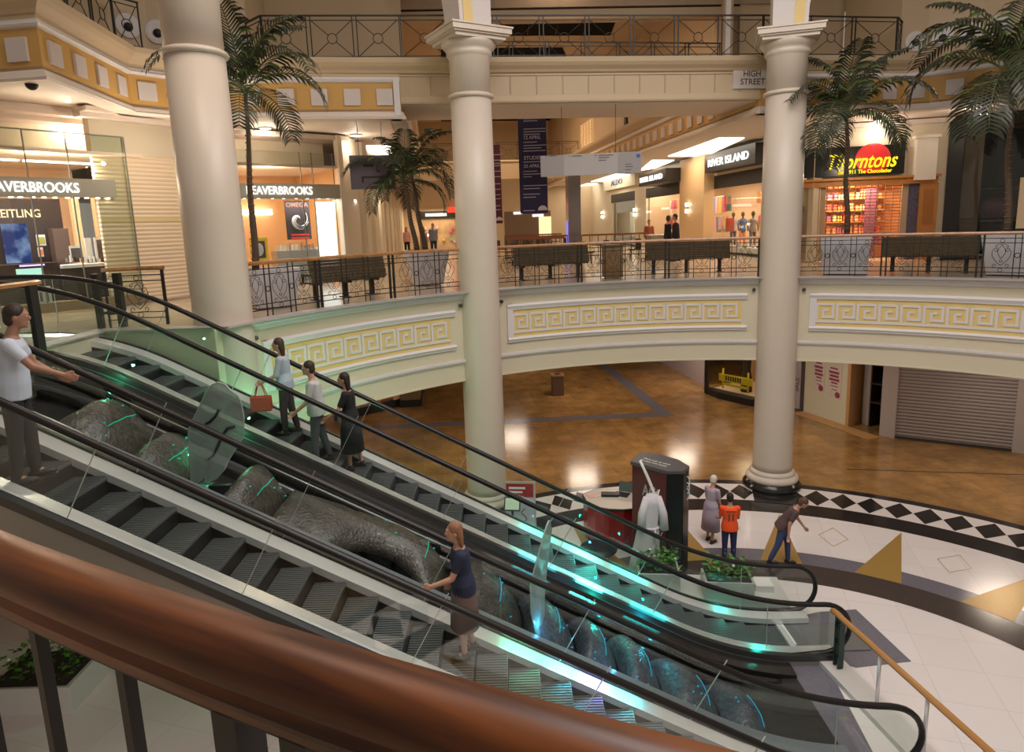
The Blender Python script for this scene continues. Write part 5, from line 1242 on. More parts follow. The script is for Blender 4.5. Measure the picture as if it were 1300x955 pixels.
w, t, zb_ = hang(661, 696, 131, 271, 24.0, NAVY, 'long navy banner with lilac text hanging under the bridge', 'banner', bars, [('2-5 APRIL', .12, 140, 0.10, LP), ('12 APRIL', .12, 177, 0.12, LP), ('STUDENT', .12, 203, 0.13, LP), ('25 APRIL', .12, 213, 0.11, LP)], False)
def fan(w, t, px, py, r):
    m = MB(); u, z = w.sz(px, py); vs = [w.P(u + r * cos(pi * k / 10), z + r * sin(pi * k / 10), 0.006) for k in range(11)] + [w.P(u, z, 0.006)]; m.add(vs, [(k, k + 1, 11) for k in range(10)], mat('pale_emblem', (0.6, 0.52, 0.55), 0.6)); part(m, 'fan_emblem', t)
fan(w, t, 689, 267, 0.17)
w, t, zb_ = hang(612, 638, 184, 284, 30.0, MAR, 'maroon banner with pale text, half hidden by the middle column', 'banner', [(y, .3, .9) for y in (196, 203, 207, 210, 217, 224, 233, 240, 247, 252, 261, 266)], [], False)
fan(w, t, 634, 280, 0.16)
w, t, zb_ = hang(688, 814, 195, 222, 19.6, mat('grey_hanging_sign', (0.42, 0.38, 0.37), 0.5), 'long grey hanging direction board under the bridge', 'hanging_sign', [(197.5, .03, .05), (197.5, .07, .15), (197.5, .27, .28), (197.5, .30, .40), (197, .53, .55), (196.5, .57, .72), (199.5, .57, .68), (203, .57, .65), (208, .84, .9), (211, .84, .92), (215, .84, .90), (219, .84, .89)], [], True)
m = MB(); w.box(m, 0, w.L * 0.235, zb_ + 0.0, w.sz(750, 195)[1], 0.001, 0.006, mat('grey_sign_dark', (0.33, 0.30, 0.30), 0.5)); part(m, 'shaded_field', t); m = MB(); w.box(m, w.L * 0.77, w.L, zb_, w.sz(750, 195)[1], 0.001, 0.006, mat('grey_sign_dark', (0.33, 0.30, 0.30), 0.5)); part(m, 'shaded_field', t)
m = MB(); w.pbox(m, 808, 812.5, 195.5, 200, 0, 0.01, mat('blue_square', (0.03, 0.1, 0.4), 0.5)); part(m, 'blue_square', t)
w, t, zb_ = hang(449, 505, 197, 240, 19.4, mat('plum_sign', (0.085, 0.065, 0.08), 0.5), 'dark plum hanging board behind the small palm, left of the middle column', 'hanging_sign', [], [], True, 0.05)
m = MB(); w.pbox(m, 461, 474, 208, 212, 0, 0.01, DARK); w.pbox(m, 478, 482, 215, 219, 0, 0.01, DARK); w.pbox(m, 491, 497, 217, 223, 0, 0.01, DARK); w.pbox(m, 459, 497, 223.5, 226, 0, 0.01, DARK); w.pbox(m, 459, 462, 226, 232, 0, 0.01, DARK); part(m, 'black_symbols', t)
w, t, zb_ = hang(545, 556, 163, 171, 30, mat('exit_dark', (0.02, 0.07, 0.05), 0.4), 'small dark green exit sign hanging in the arcade', 'hanging_sign', [], [], False, 0.08)
m = MB(); w.pbox(m, 547, 550, 165, 169, 0, 0.01, WHT); w.pbox(m, 551.5, 554, 165, 169, 0, 0.01, WHT); part(m, 'pictogram', t)
BRW = Wall(cL, cR)
m = MB(); u0, _ = BRW.sz(931, 100, 0.05); u1, _ = BRW.sz(990, 100, 0.05); z0 = BRW.sz(945, 112.5, 0.05)[1]; z1 = BRW.sz(945, 86, 0.05)[1]
t = thing('street_sign', BRW.P((u0 + u1) / 2, z0, 0.05), 'pale street sign reading HIGH STREET on the bridge beam, beside the right column', 'sign')
m = MB(); BRW.box(m, u0, u1, z0, z1, 0, 0.05, mat('pale_plate', (0.62, 0.55, 0.52), 0.5)); part(m, 'plate', t)
m = MB()
for tx, a, b, y in (('HIGH', 944, 965.5, 97.3), ('STREET', 940, 971, 107.5)):
    ua, z = BRW.sz(a, y, 0.052); ub, _ = BRW.sz(b, y, 0.052); add_text(m, tx, BRW.P(ua, z, 0.052), BRW.e, Z3, 0.17, mat('sign_ink', (0.04, 0.035, 0.035), 0.5), 0.006, width=ub - ua, bold=0.005)
part(m, 'lettering', t, label='dark capital letters')

# ---- chocolate shop and its neighbours, right
TW = Wall((10.75, 23.62), (14.75, 22.56))
def tb(mb, a, b, c_, d, d0, d1, m_): TW.pbox(mb, a, b, c_, d, d0, d1, m_)
m = MB(); zf = TW.sz(1080, 233)[1]
u1040, _ = TW.sz(1040, 260); u1150, _ = TW.sz(1152, 260); u1014, _ = TW.sz(1004, 260)
TW.box(m, -0.2, TW.L + 0.1, zf, ZSO + 0.05, -0.2, 0, CREAMS); uu, _ = TW.sz(1190, 260); TW.box(m, uu, TW.L + 0.1, ZM, zf, -0.2, 0, CREAMS)
TW.box(m, -0.2, TW.L + 0.1, ZSO - 0.12, ZSO + 0.02, 0, 0.25, PINKC)
struct(m, 'wall_right', 'cream wall of the chocolate shop')
m = MB(); u0, _ = TW.sz(1163, 200, 0.35); u1, _ = TW.sz(1190, 200, 0.35); TW.box(m, u0, u1, zf, TW.sz(1180, 172, 0.35)[1], 0, 0.35, mat('white_pilaster', (0.74, 0.68, 0.60), 0.5)); TW.box(m, u0 - .06, u1 + .06, TW.sz(1180, 175, 0.35)[1], TW.sz(1180, 171, 0.35)[1], 0, 0.42, mat('white_pilaster', (0.74, 0.68, 0.60), 0.5)); struct(m, 'trim_85', 'white pilaster block beside the chocolate shop sign')
t = thing('shop_sign', TW.P(*TW.sz(1080, 225, 0.2), 0.2), 'black sign with yellow script and red oval over the chocolate shop, half behind the palm', 'sign')
m = MB(); u0, _ = TW.sz(1004, 200, 0.2); u1, _ = TW.sz(1149, 200, 0.2); z0 = TW.sz(1085, 223, 0.2)[1]; z1 = TW.sz(1085, 186, 0.2)[1]; TW.box(m, u0, u1, z0, z1, 0, 0.2, BOXK); bd = part(m, 'board', t)
m = MB(); cu, cz = TW.sz(1108, 201, 0.2); R = Matrix.Rotation(TW.rz, 3, 'Z'); m.ell(TW.P(cu, cz, 0.2), (0.55, 0.03, 0.50), mat('deep_red', (0.45, 0.02, 0.02), 0.4, emit=(0.6, 0.02, 0.02), es=0.35), 24, 10, R); part(m, 'red_oval', t)
YS = glow('sign_yellow', (1.0, 0.72, 0.02), 1.6)
m = MB(); a, z = TW.sz(1052, 214, 0.24); b, _ = TW.sz(1139, 214, 0.24); add_text(m, 'Thorntons', TW.P(a, TW.sz(1095, 213, 0.24)[1], 0.235), TW.e, Z3, 0.5, YS, 0.03, width=b - a, shear=0.35, bold=0.012); part(m, 'lettering', t, label='glowing yellow script letters')
m = MB(); a, _ = TW.sz(1064, 220, 0.24); b, _ = TW.sz(1132, 220, 0.24); add_text(m, 'Est. 1911 The Chocolatier', TW.P(a, TW.sz(1095, 220, 0.24)[1], 0.235), TW.e, Z3, 0.13, YS, 0.02, width=b - a, bold=0.015); part(m, 'small_lettering', t, label='small yellow letters')
SW = mat('honey_oak', (0.48, 0.20, 0.05), 0.4, vary=0.15, vscale=6)
t = thing('storefront', TW.P(*TW.sz(1095, 300, 0.1), 0.1), 'honey oak shop front of the chocolate shop with wooden pilaster', 'shop front')
m = MB(); u0, _ = TW.sz(1004, 235, 0.2); u1, _ = TW.sz(1190, 235, 0.2); TW.box(m, u0, u1, zf - 0.10, zf + 0.12, -0.05, 0.2, SW); TW.box(m, u0, u1 + 0.08, zf + 0.10, zf + 0.18, -0.05, 0.30, SW); part(m, 'lintel', t)
m = MB(); a, _ = TW.sz(1167, 260, 0.15); b, _ = TW.sz(1190, 260, 0.15); TW.box(m, a, b, ZM, zf - 0.1, -0.2, 0.15, SW); TW.box(m, a + 0.12, b - 0.12, ZM + 1.2, zf - 0.3, 0.15, 0.17, mat('honey_oak_dark', (0.36, 0.14, 0.035), 0.4)); part(m, 'pilaster', t)
m = MB(); a, _ = TW.sz(1032, 260, 0.1); b, _ = TW.sz(1040, 260, 0.1); TW.box(m, a, b, ZM, zf - 0.1, -0.1, 0.1, SW); part(m, 'mullion', t)
m = MB(); a, _ = TW.sz(1152, 260, 0.02); b, _ = TW.sz(1166, 260, 0.02); TW.box(m, a, b, ZM, zf - 0.1, -0.1, 0.02, mat('night_poster', (0.09, 0.08, 0.13), 0.4, vary=0.8, vscale=9)); part(m, 'tall_poster', t)
m = MB(); a, _ = TW.sz(1008, 260, 0.0); b, _ = TW.sz(1032, 260, 0.0); TW.box(m, a, b, ZM + 0.3, zf - 0.1, -0.012, 0, GLS); part(m, 'glass_pane', t)
# shelves and sweets behind the grille
m = MB(); a, _ = TW.sz(1000, 260); TW.box(m, a, TW.L, ZM, zf + 0.1, -2.4, -2.3, mat('amber_back', (0.75, 0.38, 0.16), 0.6)); TW.box(m, a - 0.1, a, ZM, zf + 0.1, -2.4, -0.1, SW); TW.box(m, TW.L - .1, TW.L, ZM, zf + 0.1, -2.4, -0.2, SW); TW.box(m, a, TW.L, zf + 0.1, zf + 0.2, -2.4, -0.1, WHT); struct(m, 'wall_right', 'amber back wall of the chocolate shop')
lamp_area(TW, u1040 + 1.2, zf + 0.05, -1.2, 2.2, 240, (1, 0.66, 0.40), 0.8); 
t = thing('shelf_unit', TW.P(u1040 + 1.3, ZM, -1.9), 'long lit shelves of sweets behind the open grille of the chocolate shop', 'shelves')
for r_ in range(6):
    z = ZM + 0.5 + r_ * 0.42; m = MB(); TW.box(m, u1040, u1150 - 0.2, z - 0.03, z, -2.2, -1.7, SW); part(m, 'shelf', t)
swc = [C_('sweet%d' % i, c) for i, c in enumerate([(0.75, 0.08, 0.05), (0.85, 0.45, 0.05), (0.35, 0.1, 0.2), (0.8, 0.65, 0.3), (0.5, 0.2, 0.08), (0.85, 0.3, 0.15)])]
for r_ in range(6):
    for k in range(13):
        z = ZM + 0.5 + r_ * 0.42; u = u1040 + 0.05 + k * (u1150 - u1040 - 0.35) / 13; h_ = rnd.uniform(0.16, 0.34)
        m = MB(); TW.box(m, u, u + 0.14, z, z + h_, -1.98, -1.8, rnd.choice(swc)); single(m, 'sweet_box', TW.P(u + 0.07, z, -1.9), 'small coloured box of sweets on the lit shelves', 'box', 'sweet boxes on the chocolate shop shelves')
m = MB(); TW.box(m, TW.sz(1098, 260, -1.6)[0], TW.sz(1112, 260, -1.6)[0], ZM, zf - 0.15, -1.65, -1.6, mat('plum_panel', (0.16, 0.05, 0.10), 0.5)); single(m, 'plum_board', TW.P(2, ZM, -1.6), 'plum coloured panel in the middle of the chocolate shelves', 'panel')
m = MB(); TW.box(m, TW.sz(1010, 260, -0.6)[0], TW.sz(1031, 260, -0.6)[0], ZM + 1.9, zf - 0.2, -0.65, -0.6, glow('lemon_card', (1, 0.8, 0.25), 0.9)); single(m, 'display_card', TW.P(0.4, ZM + 1.9, -0.6), 'glowing lemon yellow card in the narrow left window of the chocolate shop', 'card')
for k in range(14):
    px = 1010 + (k % 4) * 5.5; py = 262 + (k // 4) * 11; m = MB(); TW.pbox(m, px, px + 4.5, py, py + 7, -0.7, -0.5, rnd.choice(cols + swc)); single(m, 'gift_box', Vector(m.v[0]), 'small bright gift box in the narrow chocolate shop window', 'box', 'gift boxes in the narrow chocolate shop window')
t = thing('roller_grille', TW.P((u1040 + u1150) / 2, ZM, 0), 'see-through metal roller grille closing the chocolate shop', 'shutter')
m = MB(); z = ZM + 0.1
while z < zf - 0.1: TW.box(m, u1040, u1150, z, z + 0.028, -0.02, 0.0, mat('grille_metal', (0.42, 0.30, 0.20), 0.4, 0.5)); z += 0.105
part(m, 'slats', t)
m = MB()
for k in range(13): u = u1040 + (u1150 - u1040) * k / 12; TW.box(m, u - 0.012, u + 0.012, ZM, zf - 0.1, -0.03, 0.0, mat('grille_metal', (0.42, 0.30, 0.20), 0.4, 0.5))
part(m, 'links', t)
for a, b in ((1040, 1048), (1144, 1152)): m = MB(); TW.box(m, TW.sz(a, 260)[0], TW.sz(b, 260)[0], ZM, zf - 0.1, -0.04, 0.02, mat('grille_guide', (0.45, 0.32, 0.2), 0.5)); part(m, 'solid_edge', t)
# dark shop on the right
DW = Wall((14.75, 22.56), (19.0, 19.9))
zd = DW.sz(1240, 148)[1]
m = MB(); DW.box(m, 0, DW.L, zd, ZSO + 0.05, -0.2, 0, CREAMS); DW.box(m, DW.L, DW.L + 4, ZM, ZSO, -0.2, 0, CREAMS); struct(m, 'wall_right', 'cream wall over the dark shop')
m = MB(); DW.box(m, 0, DW.L, ZM, zd, -3.1, -3, mat('black_interior', (0.03, 0.024, 0.024), 0.5)); DW.box(m, 0, 0.1, ZM, zd, -3, 0, DARK); DW.box(m, 0, DW.L, zd, zd + 0.1, -3, 0, DARK); struct(m, 'wall_right', 'black interior of the dark shop')
t = thing('shop_window', DW.P(DW.L / 2, ZM, 0), 'tall dark glass front of the closed shop at the right edge', 'shop front')
m = MB(); DW.box(m, 0.0, DW.sz(1218, 260)[0], ZM, zd, -0.1, 0.08, BLACK); part(m, 'black_frame', t)
m = MB(); DW.box(m, DW.sz(1218, 260)[0], DW.L, ZM + 0.1, zd, -0.012, 0, GLS); part(m, 'glass_pane', t)
m = MB(); a, _ = DW.sz(1219, 260, -0.4); b, _ = DW.sz(1243, 260, -0.4); DW.box(m, a, b, ZM, zd, -0.5, -0.4, mat('brown_drape', (0.16, 0.10, 0.075), 0.5)); single(m, 'wall_panel', DW.P(a, ZM, -0.4), 'brown upright panel just inside the dark shop glass', 'panel')
q = DW.P(*DW.sz(1262, 240, -1.2), -1.2); t = thing('hanging_lamp', q, 'wide flat black disc lamp hanging inside the dark shop', 'lamp'); m = MB(); m.lathe([(0.1, 0.14), (0.7, 0.05), (0.78, 0.0), (0.74, -0.05), (0.1, -0.06)], q, BLACK, 32); part(m, 'shade', t); m = MB(); m.tube([q, Vector((q.x, q.y, zd))], 0.02, BLACK, 6); part(m, 'cord', t)
t = thing('kiosk', DW.P(DW.sz(1264, 290, -1.2)[0], ZM, -1.2), 'dark kiosk with a purple awning inside the dark shop', 'kiosk')
m = MB(); DW.pbox(m, 1246, 1283, 262, 318, -1.8, -1.2, mat('kiosk_black', (0.04, 0.03, 0.035), 0.4)); part(m, 'body', t)
m = MB(); q = DW.P(*DW.sz(1264, 262, -1.3), -1.4); m.ell(q, (0.62, 0.5, 0.42), mat('purple_awning', (0.12, 0.05, 0.09), 0.6), 16, 8); part(m, 'awning', t)
m = MB(); DW.pbox(m, 1259, 1265, 266, 269, -1.2, -1.18, mat('gold_badge', (0.6, 0.45, 0.15), 0.4)); part(m, 'badge', t)
m = MB(); DW.pbox(m, 1296, 1312, 225, 290, -0.9, -0.8, mat('tan_poster', (0.65, 0.42, 0.26), 0.5, emit=(0.8, 0.5, 0.3), es=0.3)); single(m, 'poster_board', DW.P(DW.L - 1, ZM + .5, -0.8), 'tan poster at the right edge of the dark shop window', 'poster')
m = MB(); bx_ = (Vector((10.75, 23.62)) + Vector((RBb.x, RBb.y))) / 2; m.box2((RBb.x, RBb.y), (10.7, 23.65), ZM, ZSO, 0.2, CREAMS); struct(m, 'wall_right')
# camera dome
c = on_z(40, 107, ZSO - 0.10); t = thing('security_camera', c, 'small black dome security camera under the left soffit corner', 'camera'); m = MB(); m.ell(c, (0.11, 0.11, 0.11), DARK, 14, 8); part(m, 'dome', t); m = MB(); m.lathe([(0.13, 0.02), (0.13, 0.14)], c, WHITE, 16); part(m, 'base', t)

# ================================================================== PLANTS, BENCHES ON THE MIDDLE FLOOR
def frond_mesh(L, droop, nleaf, leaf, seed, up=1.0, lw=0.055):
    rd = random.Random(seed); m = MB(); pts = []; p = Vector((0, 0, 0)); a = radians(62 * up); n = 16
    for i in range(n + 1):
        pts.append(p.copy()); t = i / n; a2 = a - radians(droop) * t ** 1.3; p = p + Vector((cos(a2), 0, sin(a2))) * (L / n)
    m.tube(pts, [0.018 * (1 - 0.85 * i / n) + 0.003 for i in range(n + 1)], mat('frond_stem', (0.10, 0.12, 0.04), 0.5), 5)
    for i in range(nleaf):
        t = 0.12 + 0.88 * i / (nleaf - 1); k = min(n - 1, int(t * n)); f_ = t * n - k; b = pts[k].lerp(pts[k + 1], f_); tan_ = (pts[k + 1] - pts[k]).normalized()
        ll = leaf * (0.45 + 0.55 * sin(pi * min(1, t * 0.95 + 0.08)) ** 0.7) * rd.uniform(0.85, 1.1)
        for sg in (-1, 1):
            side = Vector((0, sg, 0)); d0 = (side * 0.82 + tan_ * 0.62 + Vector((0, 0, 0.20))).normalized(); dn = Vector((0, 0, -1))
            q0 = b; q1 = q0 + d0 * ll * 0.5; d1 = (d0 + dn * rd.uniform(0.45, 0.8)).normalized(); q2 = q1 + d1 * ll * 0.3; d2 = (d1 + dn * 0.7).normalized(); q3 = q2 + d2 * ll * 0.25
            w = tan_ * lw * 0.5
            m.add([q0 - w * 0.4, q0 + w * 0.4, q1 + w, q1 - w, q2 + w * 0.8, q2 - w * 0.8, q3], [(0, 1, 2, 3), (3, 2, 4, 5), (5, 4, 6)], LEAF if not (i % 5 == 0 and t < 0.5) else mat('palm_leaf_light', (0.10, 0.17, 0.04), 0.4))
    return m
FR = {}
def frond_data(kind):
    if kind not in FR:
        L, dr, nl, lf, up = kind; m = frond_mesh(L, dr, nl, lf, int(L * 100 + dr), up); o = m.build('frond'); FR[kind] = o.data; bpy.data.objects.remove(o)
    return FR[kind]
def palm(base, crown, label, size=1.0, nfr=15, seed=1, two=None, lean=None):
    rd = random.Random(seed); t = thing('palm_tree', base, label, 'palm tree', None)
    b = Vector(base); c = Vector(crown)
    m = MB(); pts = [b.lerp(c, i / 10) + Vector((0.05 * sin(i), 0.03 * cos(i * 1.3), 0)) * (0.5 if 0 < i < 10 else 0) for i in range(11)]
    m.tube(pts, [0.085 - 0.045 * i / 10 for i in range(11)], TRUNK, 8)
    for i in range(1, 26):
        q = b.lerp(c, i / 26); m.lathe([(0.082 - 0.04 * i / 26 + 0.008, -0.012), (0.082 - 0.04 * i / 26 + 0.008, 0.012)], q, mat('palm_ring', (0.16, 0.11, 0.07), 0.8), 8)
    part(m, 'trunk', t)
    kinds = [(1.9, 80, 26, 0.52, 1.3), (2.0, 120, 28, 0.60, 1.0), (1.9, 135, 28, 0.62, 0.6), (1.7, 115, 26, 0.60, 0.15)]
    for i in range(nfr):
        k = kinds[(i * 4) // nfr]; az = i * 2.399 + rd.uniform(-0.25, 0.25)
        o = bpy.data.objects.new('frond', frond_data(k)); COL.objects.link(o); o.parent = t; o.location = c - b; o.scale = (size,) * 3; o.rotation_euler = (rd.uniform(-0.15, 0.15), rd.uniform(-0.12, 0.12), az)
    return t
def pt_d(px, py, D):
    d = ray(px, py); t = D / hypot(d.x, d.y); return Vector((d.x * t, d.y * t, ZC + d.z * t))
def planter(c, w0, w1, h, m_, label, rz=0.0):
    t = thing('planter', c, label, 'planter')
    m = MB(); vs = []
    R = Matrix.Rotation(rz, 3, 'Z')
    for (w, z) in ((w0, 0), (w1, h)):
        for sx, sy in ((-1, -1), (1, -1), (1, 1), (-1, 1)): vs.append(Vector(c) + R @ Vector((sx * w / 2, sy * w / 2, z)))
    for (w, z) in ((w1 * 0.86, h), (w1 * 0.86, h - 0.08)):
        for sx, sy in ((-1, -1), (1, -1), (1, 1), (-1, 1)): vs.append(Vector(c) + R @ Vector((sx * w / 2, sy * w / 2, z)))
    fs = [(0, 3, 2, 1)] + [(i, (i + 1) % 4, 4 + (i + 1) % 4, 4 + i) for i in range(4)] + [(4 + i, 4 + (i + 1) % 4, 8 + (i + 1) % 4, 8 + i) for i in range(4)] + [(8 + i, 8 + (i + 1) % 4, 12 + (i + 1) % 4, 12 + i) for i in range(4)]
    m.add(vs, fs, m_); part(m, 'tub', t, 0.01)
    m = MB(); m.box((c[0], c[1], c[2] + h - 0.09), (w1 * 0.84, w1 * 0.84, 0.04), mat('soil', (0.03, 0.02, 0.015), 0.9), rz); part(m, 'soil', t)
    return t
def fl(px, D): v = at_d(px, D); return Vector((v.x, v.y, ZM))
b1 = fl(318, 15.9); planter(b1 + Vector((0.25, 0.1, 0)), 0.85, 1.15, 0.85, GREYP, 'grey square planter behind the balustrade at the foot of the left palm', 0.6)
palm(b1 + Vector((0.0, 0, 0.78)), pt_d(311, 118, 15.9), 'tall palm behind the left balustrade, right of the thick column', 1.12, 13, 1)
b2 = fl(538, 19.6); planter(b2, 0.8, 1.2, 1.0, GREYP, 'grey square planter behind the balustrade just left of the middle column', 0.3)
palm(b2 + Vector((-0.25, 0, 0.92)), pt_d(513, 232, 19.4), 'short twin-looking palm, left stem, beside the middle column', 1.0, 9, 2)
palm(b2 + Vector((-0.02, 0.15, 0.92)), pt_d(522, 222, 19.8), 'short palm just right of its twin, beside the middle column', 0.95, 8, 5)
b3 = fl(1076, 20.8); planter(b3, 1.1, 1.25, 1.05, GREYP, 'grey square planter behind the balustrade right of the right column', -0.5)
palm(b3 + Vector((0, 0, 0.98)), pt_d(1075, 150, 20.3), 'bushy palm in front of the chocolate shop sign', 1.2, 13, 3)
b4 = fl(1288, 20.9); planter(b4, 0.9, 1.25, 1.05, GREYP, 'pale square planter behind the balustrade at the right edge', -0.7)
palm(b4 + Vector((-0.15, 0, 0.98)), pt_d(1284, 95, 20.9), 'tall palm at the right edge in front of the dark shop', 1.5, 14, 4)

def bench(c, rz, L, label):
    t = thing('bench', c, label, 'bench', 'dark wooden benches behind the balustrade'); c = Vector(c); R = Matrix.Rotation(rz, 3, 'Z')
    def B(mb, x, y, z, dx, dy, dz, m_, tilt=0.0): mb.box(c + R @ Vector((x, y, z)), (dx, dy, dz), m_, M=R @ Matrix.Rotation(tilt, 3, 'X'))
    m = MB()
    for i in range(7): B(m, 0, 0.02 + 0.012 * i * 1.5 - 0.27, 0.50 + i * 0.072, L, 0.03, 0.066, OLIVE, 0.2)
    part(m, 'backrest', t)
    m = MB()
    for i in range(5): B(m, 0, -0.16 + i * 0.105, 0.44, L, 0.095, 0.035, OLIVE)
    part(m, 'seat', t)
    for x in (-L / 2 + 0.25, 0, L / 2 - 0.25):
        m = MB(); B(m, x, 0, 0.40, 0.06, 0.5, 0.05, BLACK); B(m, x, 0.05, 0.2, 0.10, 0.08, 0.4, BLACK); B(m, x, 0.05, 0.015, 0.10, 0.4, 0.03, BLACK); part(m, 'leg', t)
    for x in (-L / 2 + 0.03, L / 2 - 0.03):
        m = MB(); B(m, x, 0, 0.62, 0.05, 0.5, 0.05, OLIVE); B(m, x, 0.2, 0.52, 0.05, 0.05, 0.2, OLIVE); part(m, 'armrest', t)
    return t
def bench_at(px, r, L, label, dz=0):
    # on the circle of radius r around the well, backrest towards the well
    lo, hi = 20.0, 170.0
    best = min((abs(atan2(pol(a / 4, r).x, pol(a / 4, r).y) - atan2(at_d(px, 10).x, at_d(px, 10).y)), a / 4) for a in range(80, 700))
    p = pol(best[1], r, ZM); return bench(p, radians(best[1] - 90), L, label)
bench_at(432, RB + 1.35, 2.1, 'long dark slatted bench behind the left balustrade, facing the jeweller')
bench_at(697, RB + 1.8, 2.3, 'dark slatted bench behind the balustrade, just right of the middle column')
bench_at(872, RB + 1.9, 2.5, 'dark slatted bench behind the balustrade, just left of the right column')
bench_at(1183, RB + 1.6, 2.2, 'dark slatted bench behind the balustrade, between the two right planters')
q = fl(777, 20.0); t = thing('litter_bin', q, 'square brown wooden litter bin between the two middle benches', 'bin')
m = MB(); m.box((q.x, q.y, ZM + 0.45), (0.52, 0.52, 0.9), mat('bin_wood', (0.20, 0.12, 0.05), 0.5, vary=0.2, vscale=10), 0.1); part(m, 'body', t, 0.01); m = MB(); m.box((q.x, q.y, ZM + 0.93), (0.58, 0.58, 0.06), mat('bin_top', (0.12, 0.07, 0.03), 0.4), 0.1); part(m, 'lid', t)
# rails, café tables and counter in the arcade
for i, (px0, px1, D, lb) in enumerate(((642, 716, 27, 'nearest wooden topped rail in the arcade, right of the middle column'), (640, 720, 31, 'second wooden topped rail in the arcade'), (738, 822, 31, 'wooden topped rail in the arcade, right of the mirrored pillar'), (640, 712, 37, 'farthest wooden topped rail in the arcade'))):
    a = fl(px0, D); b = fl(px1, D + 0.6); t = thing('guard_rail', (a + b) / 2, lb, 'guard rail')
    m = MB(); m.sweep([a, b], [(-0.06, ZM + 1.02), (-0.06, ZM + 1.1), (0.06, ZM + 1.1), (0.06, ZM + 1.02)], mat('dark_rail_wood', (0.25, 0.09, 0.04), 0.35)); part(m, 'handrail', t)
    m = MB(); m.sweep([a, b], [(-0.02, ZM + 0.1), (-0.02, ZM + 0.14), (0.02, ZM + 0.14), (0.02, ZM + 0.1)], BLACK); part(m, 'lower_rail', t)
    n = int((b - a).length / 0.35)
    for k in range(n + 1): m = MB(); p = a.lerp(b, k / n); m.box((p.x, p.y, ZM + 0.52), (0.03, 0.03, 1.04), BLACK); part(m, 'baluster', t)
for i, (px, D) in enumerate(((650, 34), (672, 36), (700, 34.5), (762, 27), (790, 28.5))):
    p = fl(px, D); t = thing('cafe_table', p, 'dark round café table in the arcade', 'table', 'café tables in the arcade'); m = MB(); m.lathe([(0.4, 0.72), (0.4, 0.75)], p, DKW, 20); part(m, 'table_top', t); m = MB(); m.lathe([(0.03, 0.02), (0.03, 0.72)], p, STEELD, 8); m.lathe([(0.2, 0), (0.2, 0.02)], p, STEELD, 12); part(m, 'pedestal', t)
    for k in range(2):
        c = p + Vector((0.6 * cos(k * pi + 0.4), 0.6 * sin(k * pi + 0.4), 0)); ch = thing('cafe_chair', c, 'dark café chair at a round table in the arcade', 'chair', 'café chairs in the arcade')
        m = MB(); m.box(c + Vector((0, 0, 0.45)), (0.4, 0.4, 0.04), DKW, k * pi + 0.4); part(m, 'seat', ch); m = MB(); d = (c - p).normalized() * 0.19; m.box(c + Vector((d.x, d.y, 0.68)), (0.04, 0.38, 0.42), DKW, k * pi + 0.4); part(m, 'backrest', ch)
        for sx in (-1, 1):
            for sy in (-1, 1): m = MB(); m.tube([c + Vector((sx * 0.16, sy * 0.16, 0)), c + Vector((sx * 0.15, sy * 0.15, 0.44))], 0.015, BLACK, 5); part(m, 'leg', ch)
q = fl(838, 29); m = MB(); m.box((q.x, q.y, ZM + 0.5), (1.0, 0.6, 1.0), mat('counter_cream', (0.45, 0.36, 0.25), 0.5), 0.1); m.box((q.x, q.y, ZM + 1.02), (1.1, 0.7, 0.05), WHT, 0.1); single(m, 'service_counter', q, 'small cream counter in front of the farther clothes shop', 'counter')

# ================================================================== LOWER FLOOR: SHOPS UNDER THE BALCONY
LZ = 3.70
GSH = mat('grey_pier', (0.42, 0.37, 0.37), 0.45)
lowpts = [Vector((6.6, 47)), Vector(on_z(860, 470, 0)[:2]), Vector(on_z(893, 489, 0)[:2])]
w = Wall((lowpts[1].x - 0.9, lowpts[1].y + 5.5), lowpts[2])
m = MB(); w.box(m, 0, w.L, 0, LZ, -0.1, 0, mat('pale_lilac_slats', (0.46, 0.40, 0.42), 0.5)); single(m, 'roller_shutter', w.P(w.L / 2, 0, 0), 'closed pale roller shutter on the lower floor, left of the yellow barrier window', 'shutter')
# window with yellow barrier
WA = on_z(896, 499, 0); WB = on_z(962, 514, 0); w = Wall(WA, WB)
t = thing('shop_window', w.P(w.L / 2, 0, 0), 'black framed bowed shop window on the lower floor with a yellow barrier inside', 'shop front')
m = MB(); w.box(m, -0.05, 0.10, 0, LZ, -0.1, 0.05, BLACK); w.box(m, w.L - 0.1, w.L + 0.05, 0, LZ, -0.1, 0.05, BLACK); part(m, 'frame', t)
m = MB(); w.box(m, 0, w.L, 0.25, LZ, -0.012, 0, GLS); part(m, 'glass_pane', t)
m = MB(); vs = []
m.prism([w.P(0, 0, -0.1)[:2], w.P(0.15, 0, 0.12)[:2], w.P(w.L * 0.35, 0, 0.38)[:2], w.P(w.L, 0, 0.42)[:2], w.P(w.L, 0, -0.1)[:2]], 0, 0.28, BLACK); part(m, 'plinth', t, label='black curved plinth')
m = MB(); w.box(m, -0.1, w.L + 1.2, 0, LZ, -3.1, -3, mat('bronze_back', (0.32, 0.18, 0.09), 0.5)); struct(m, 'wall_back', 'bronze back wall of the barrier shop window')
m = MB(); w.box(m, -0.1, w.L + 1.2, 0, 0.1, -3, 0, mat('pale_shop_floor', (0.6, 0.45, 0.3), 0.3)); struct(m, 'floor')
lamp_area(w, w.L * 0.6, LZ - 0.1, -1.5, 1.5, 70, (1, 0.7, 0.45))
bp = w.P(w.L * 0.6, 0.28, -0.5)
t = thing('barrier', bp, 'bright yellow folding barrier standing in the black framed lower shop window', 'barrier')
YB = mat('barrier_yellow', (0.85, 0.62, 0.02), 0.45)
def pil(px): return w.sz(px, 480, -0.4)[0]
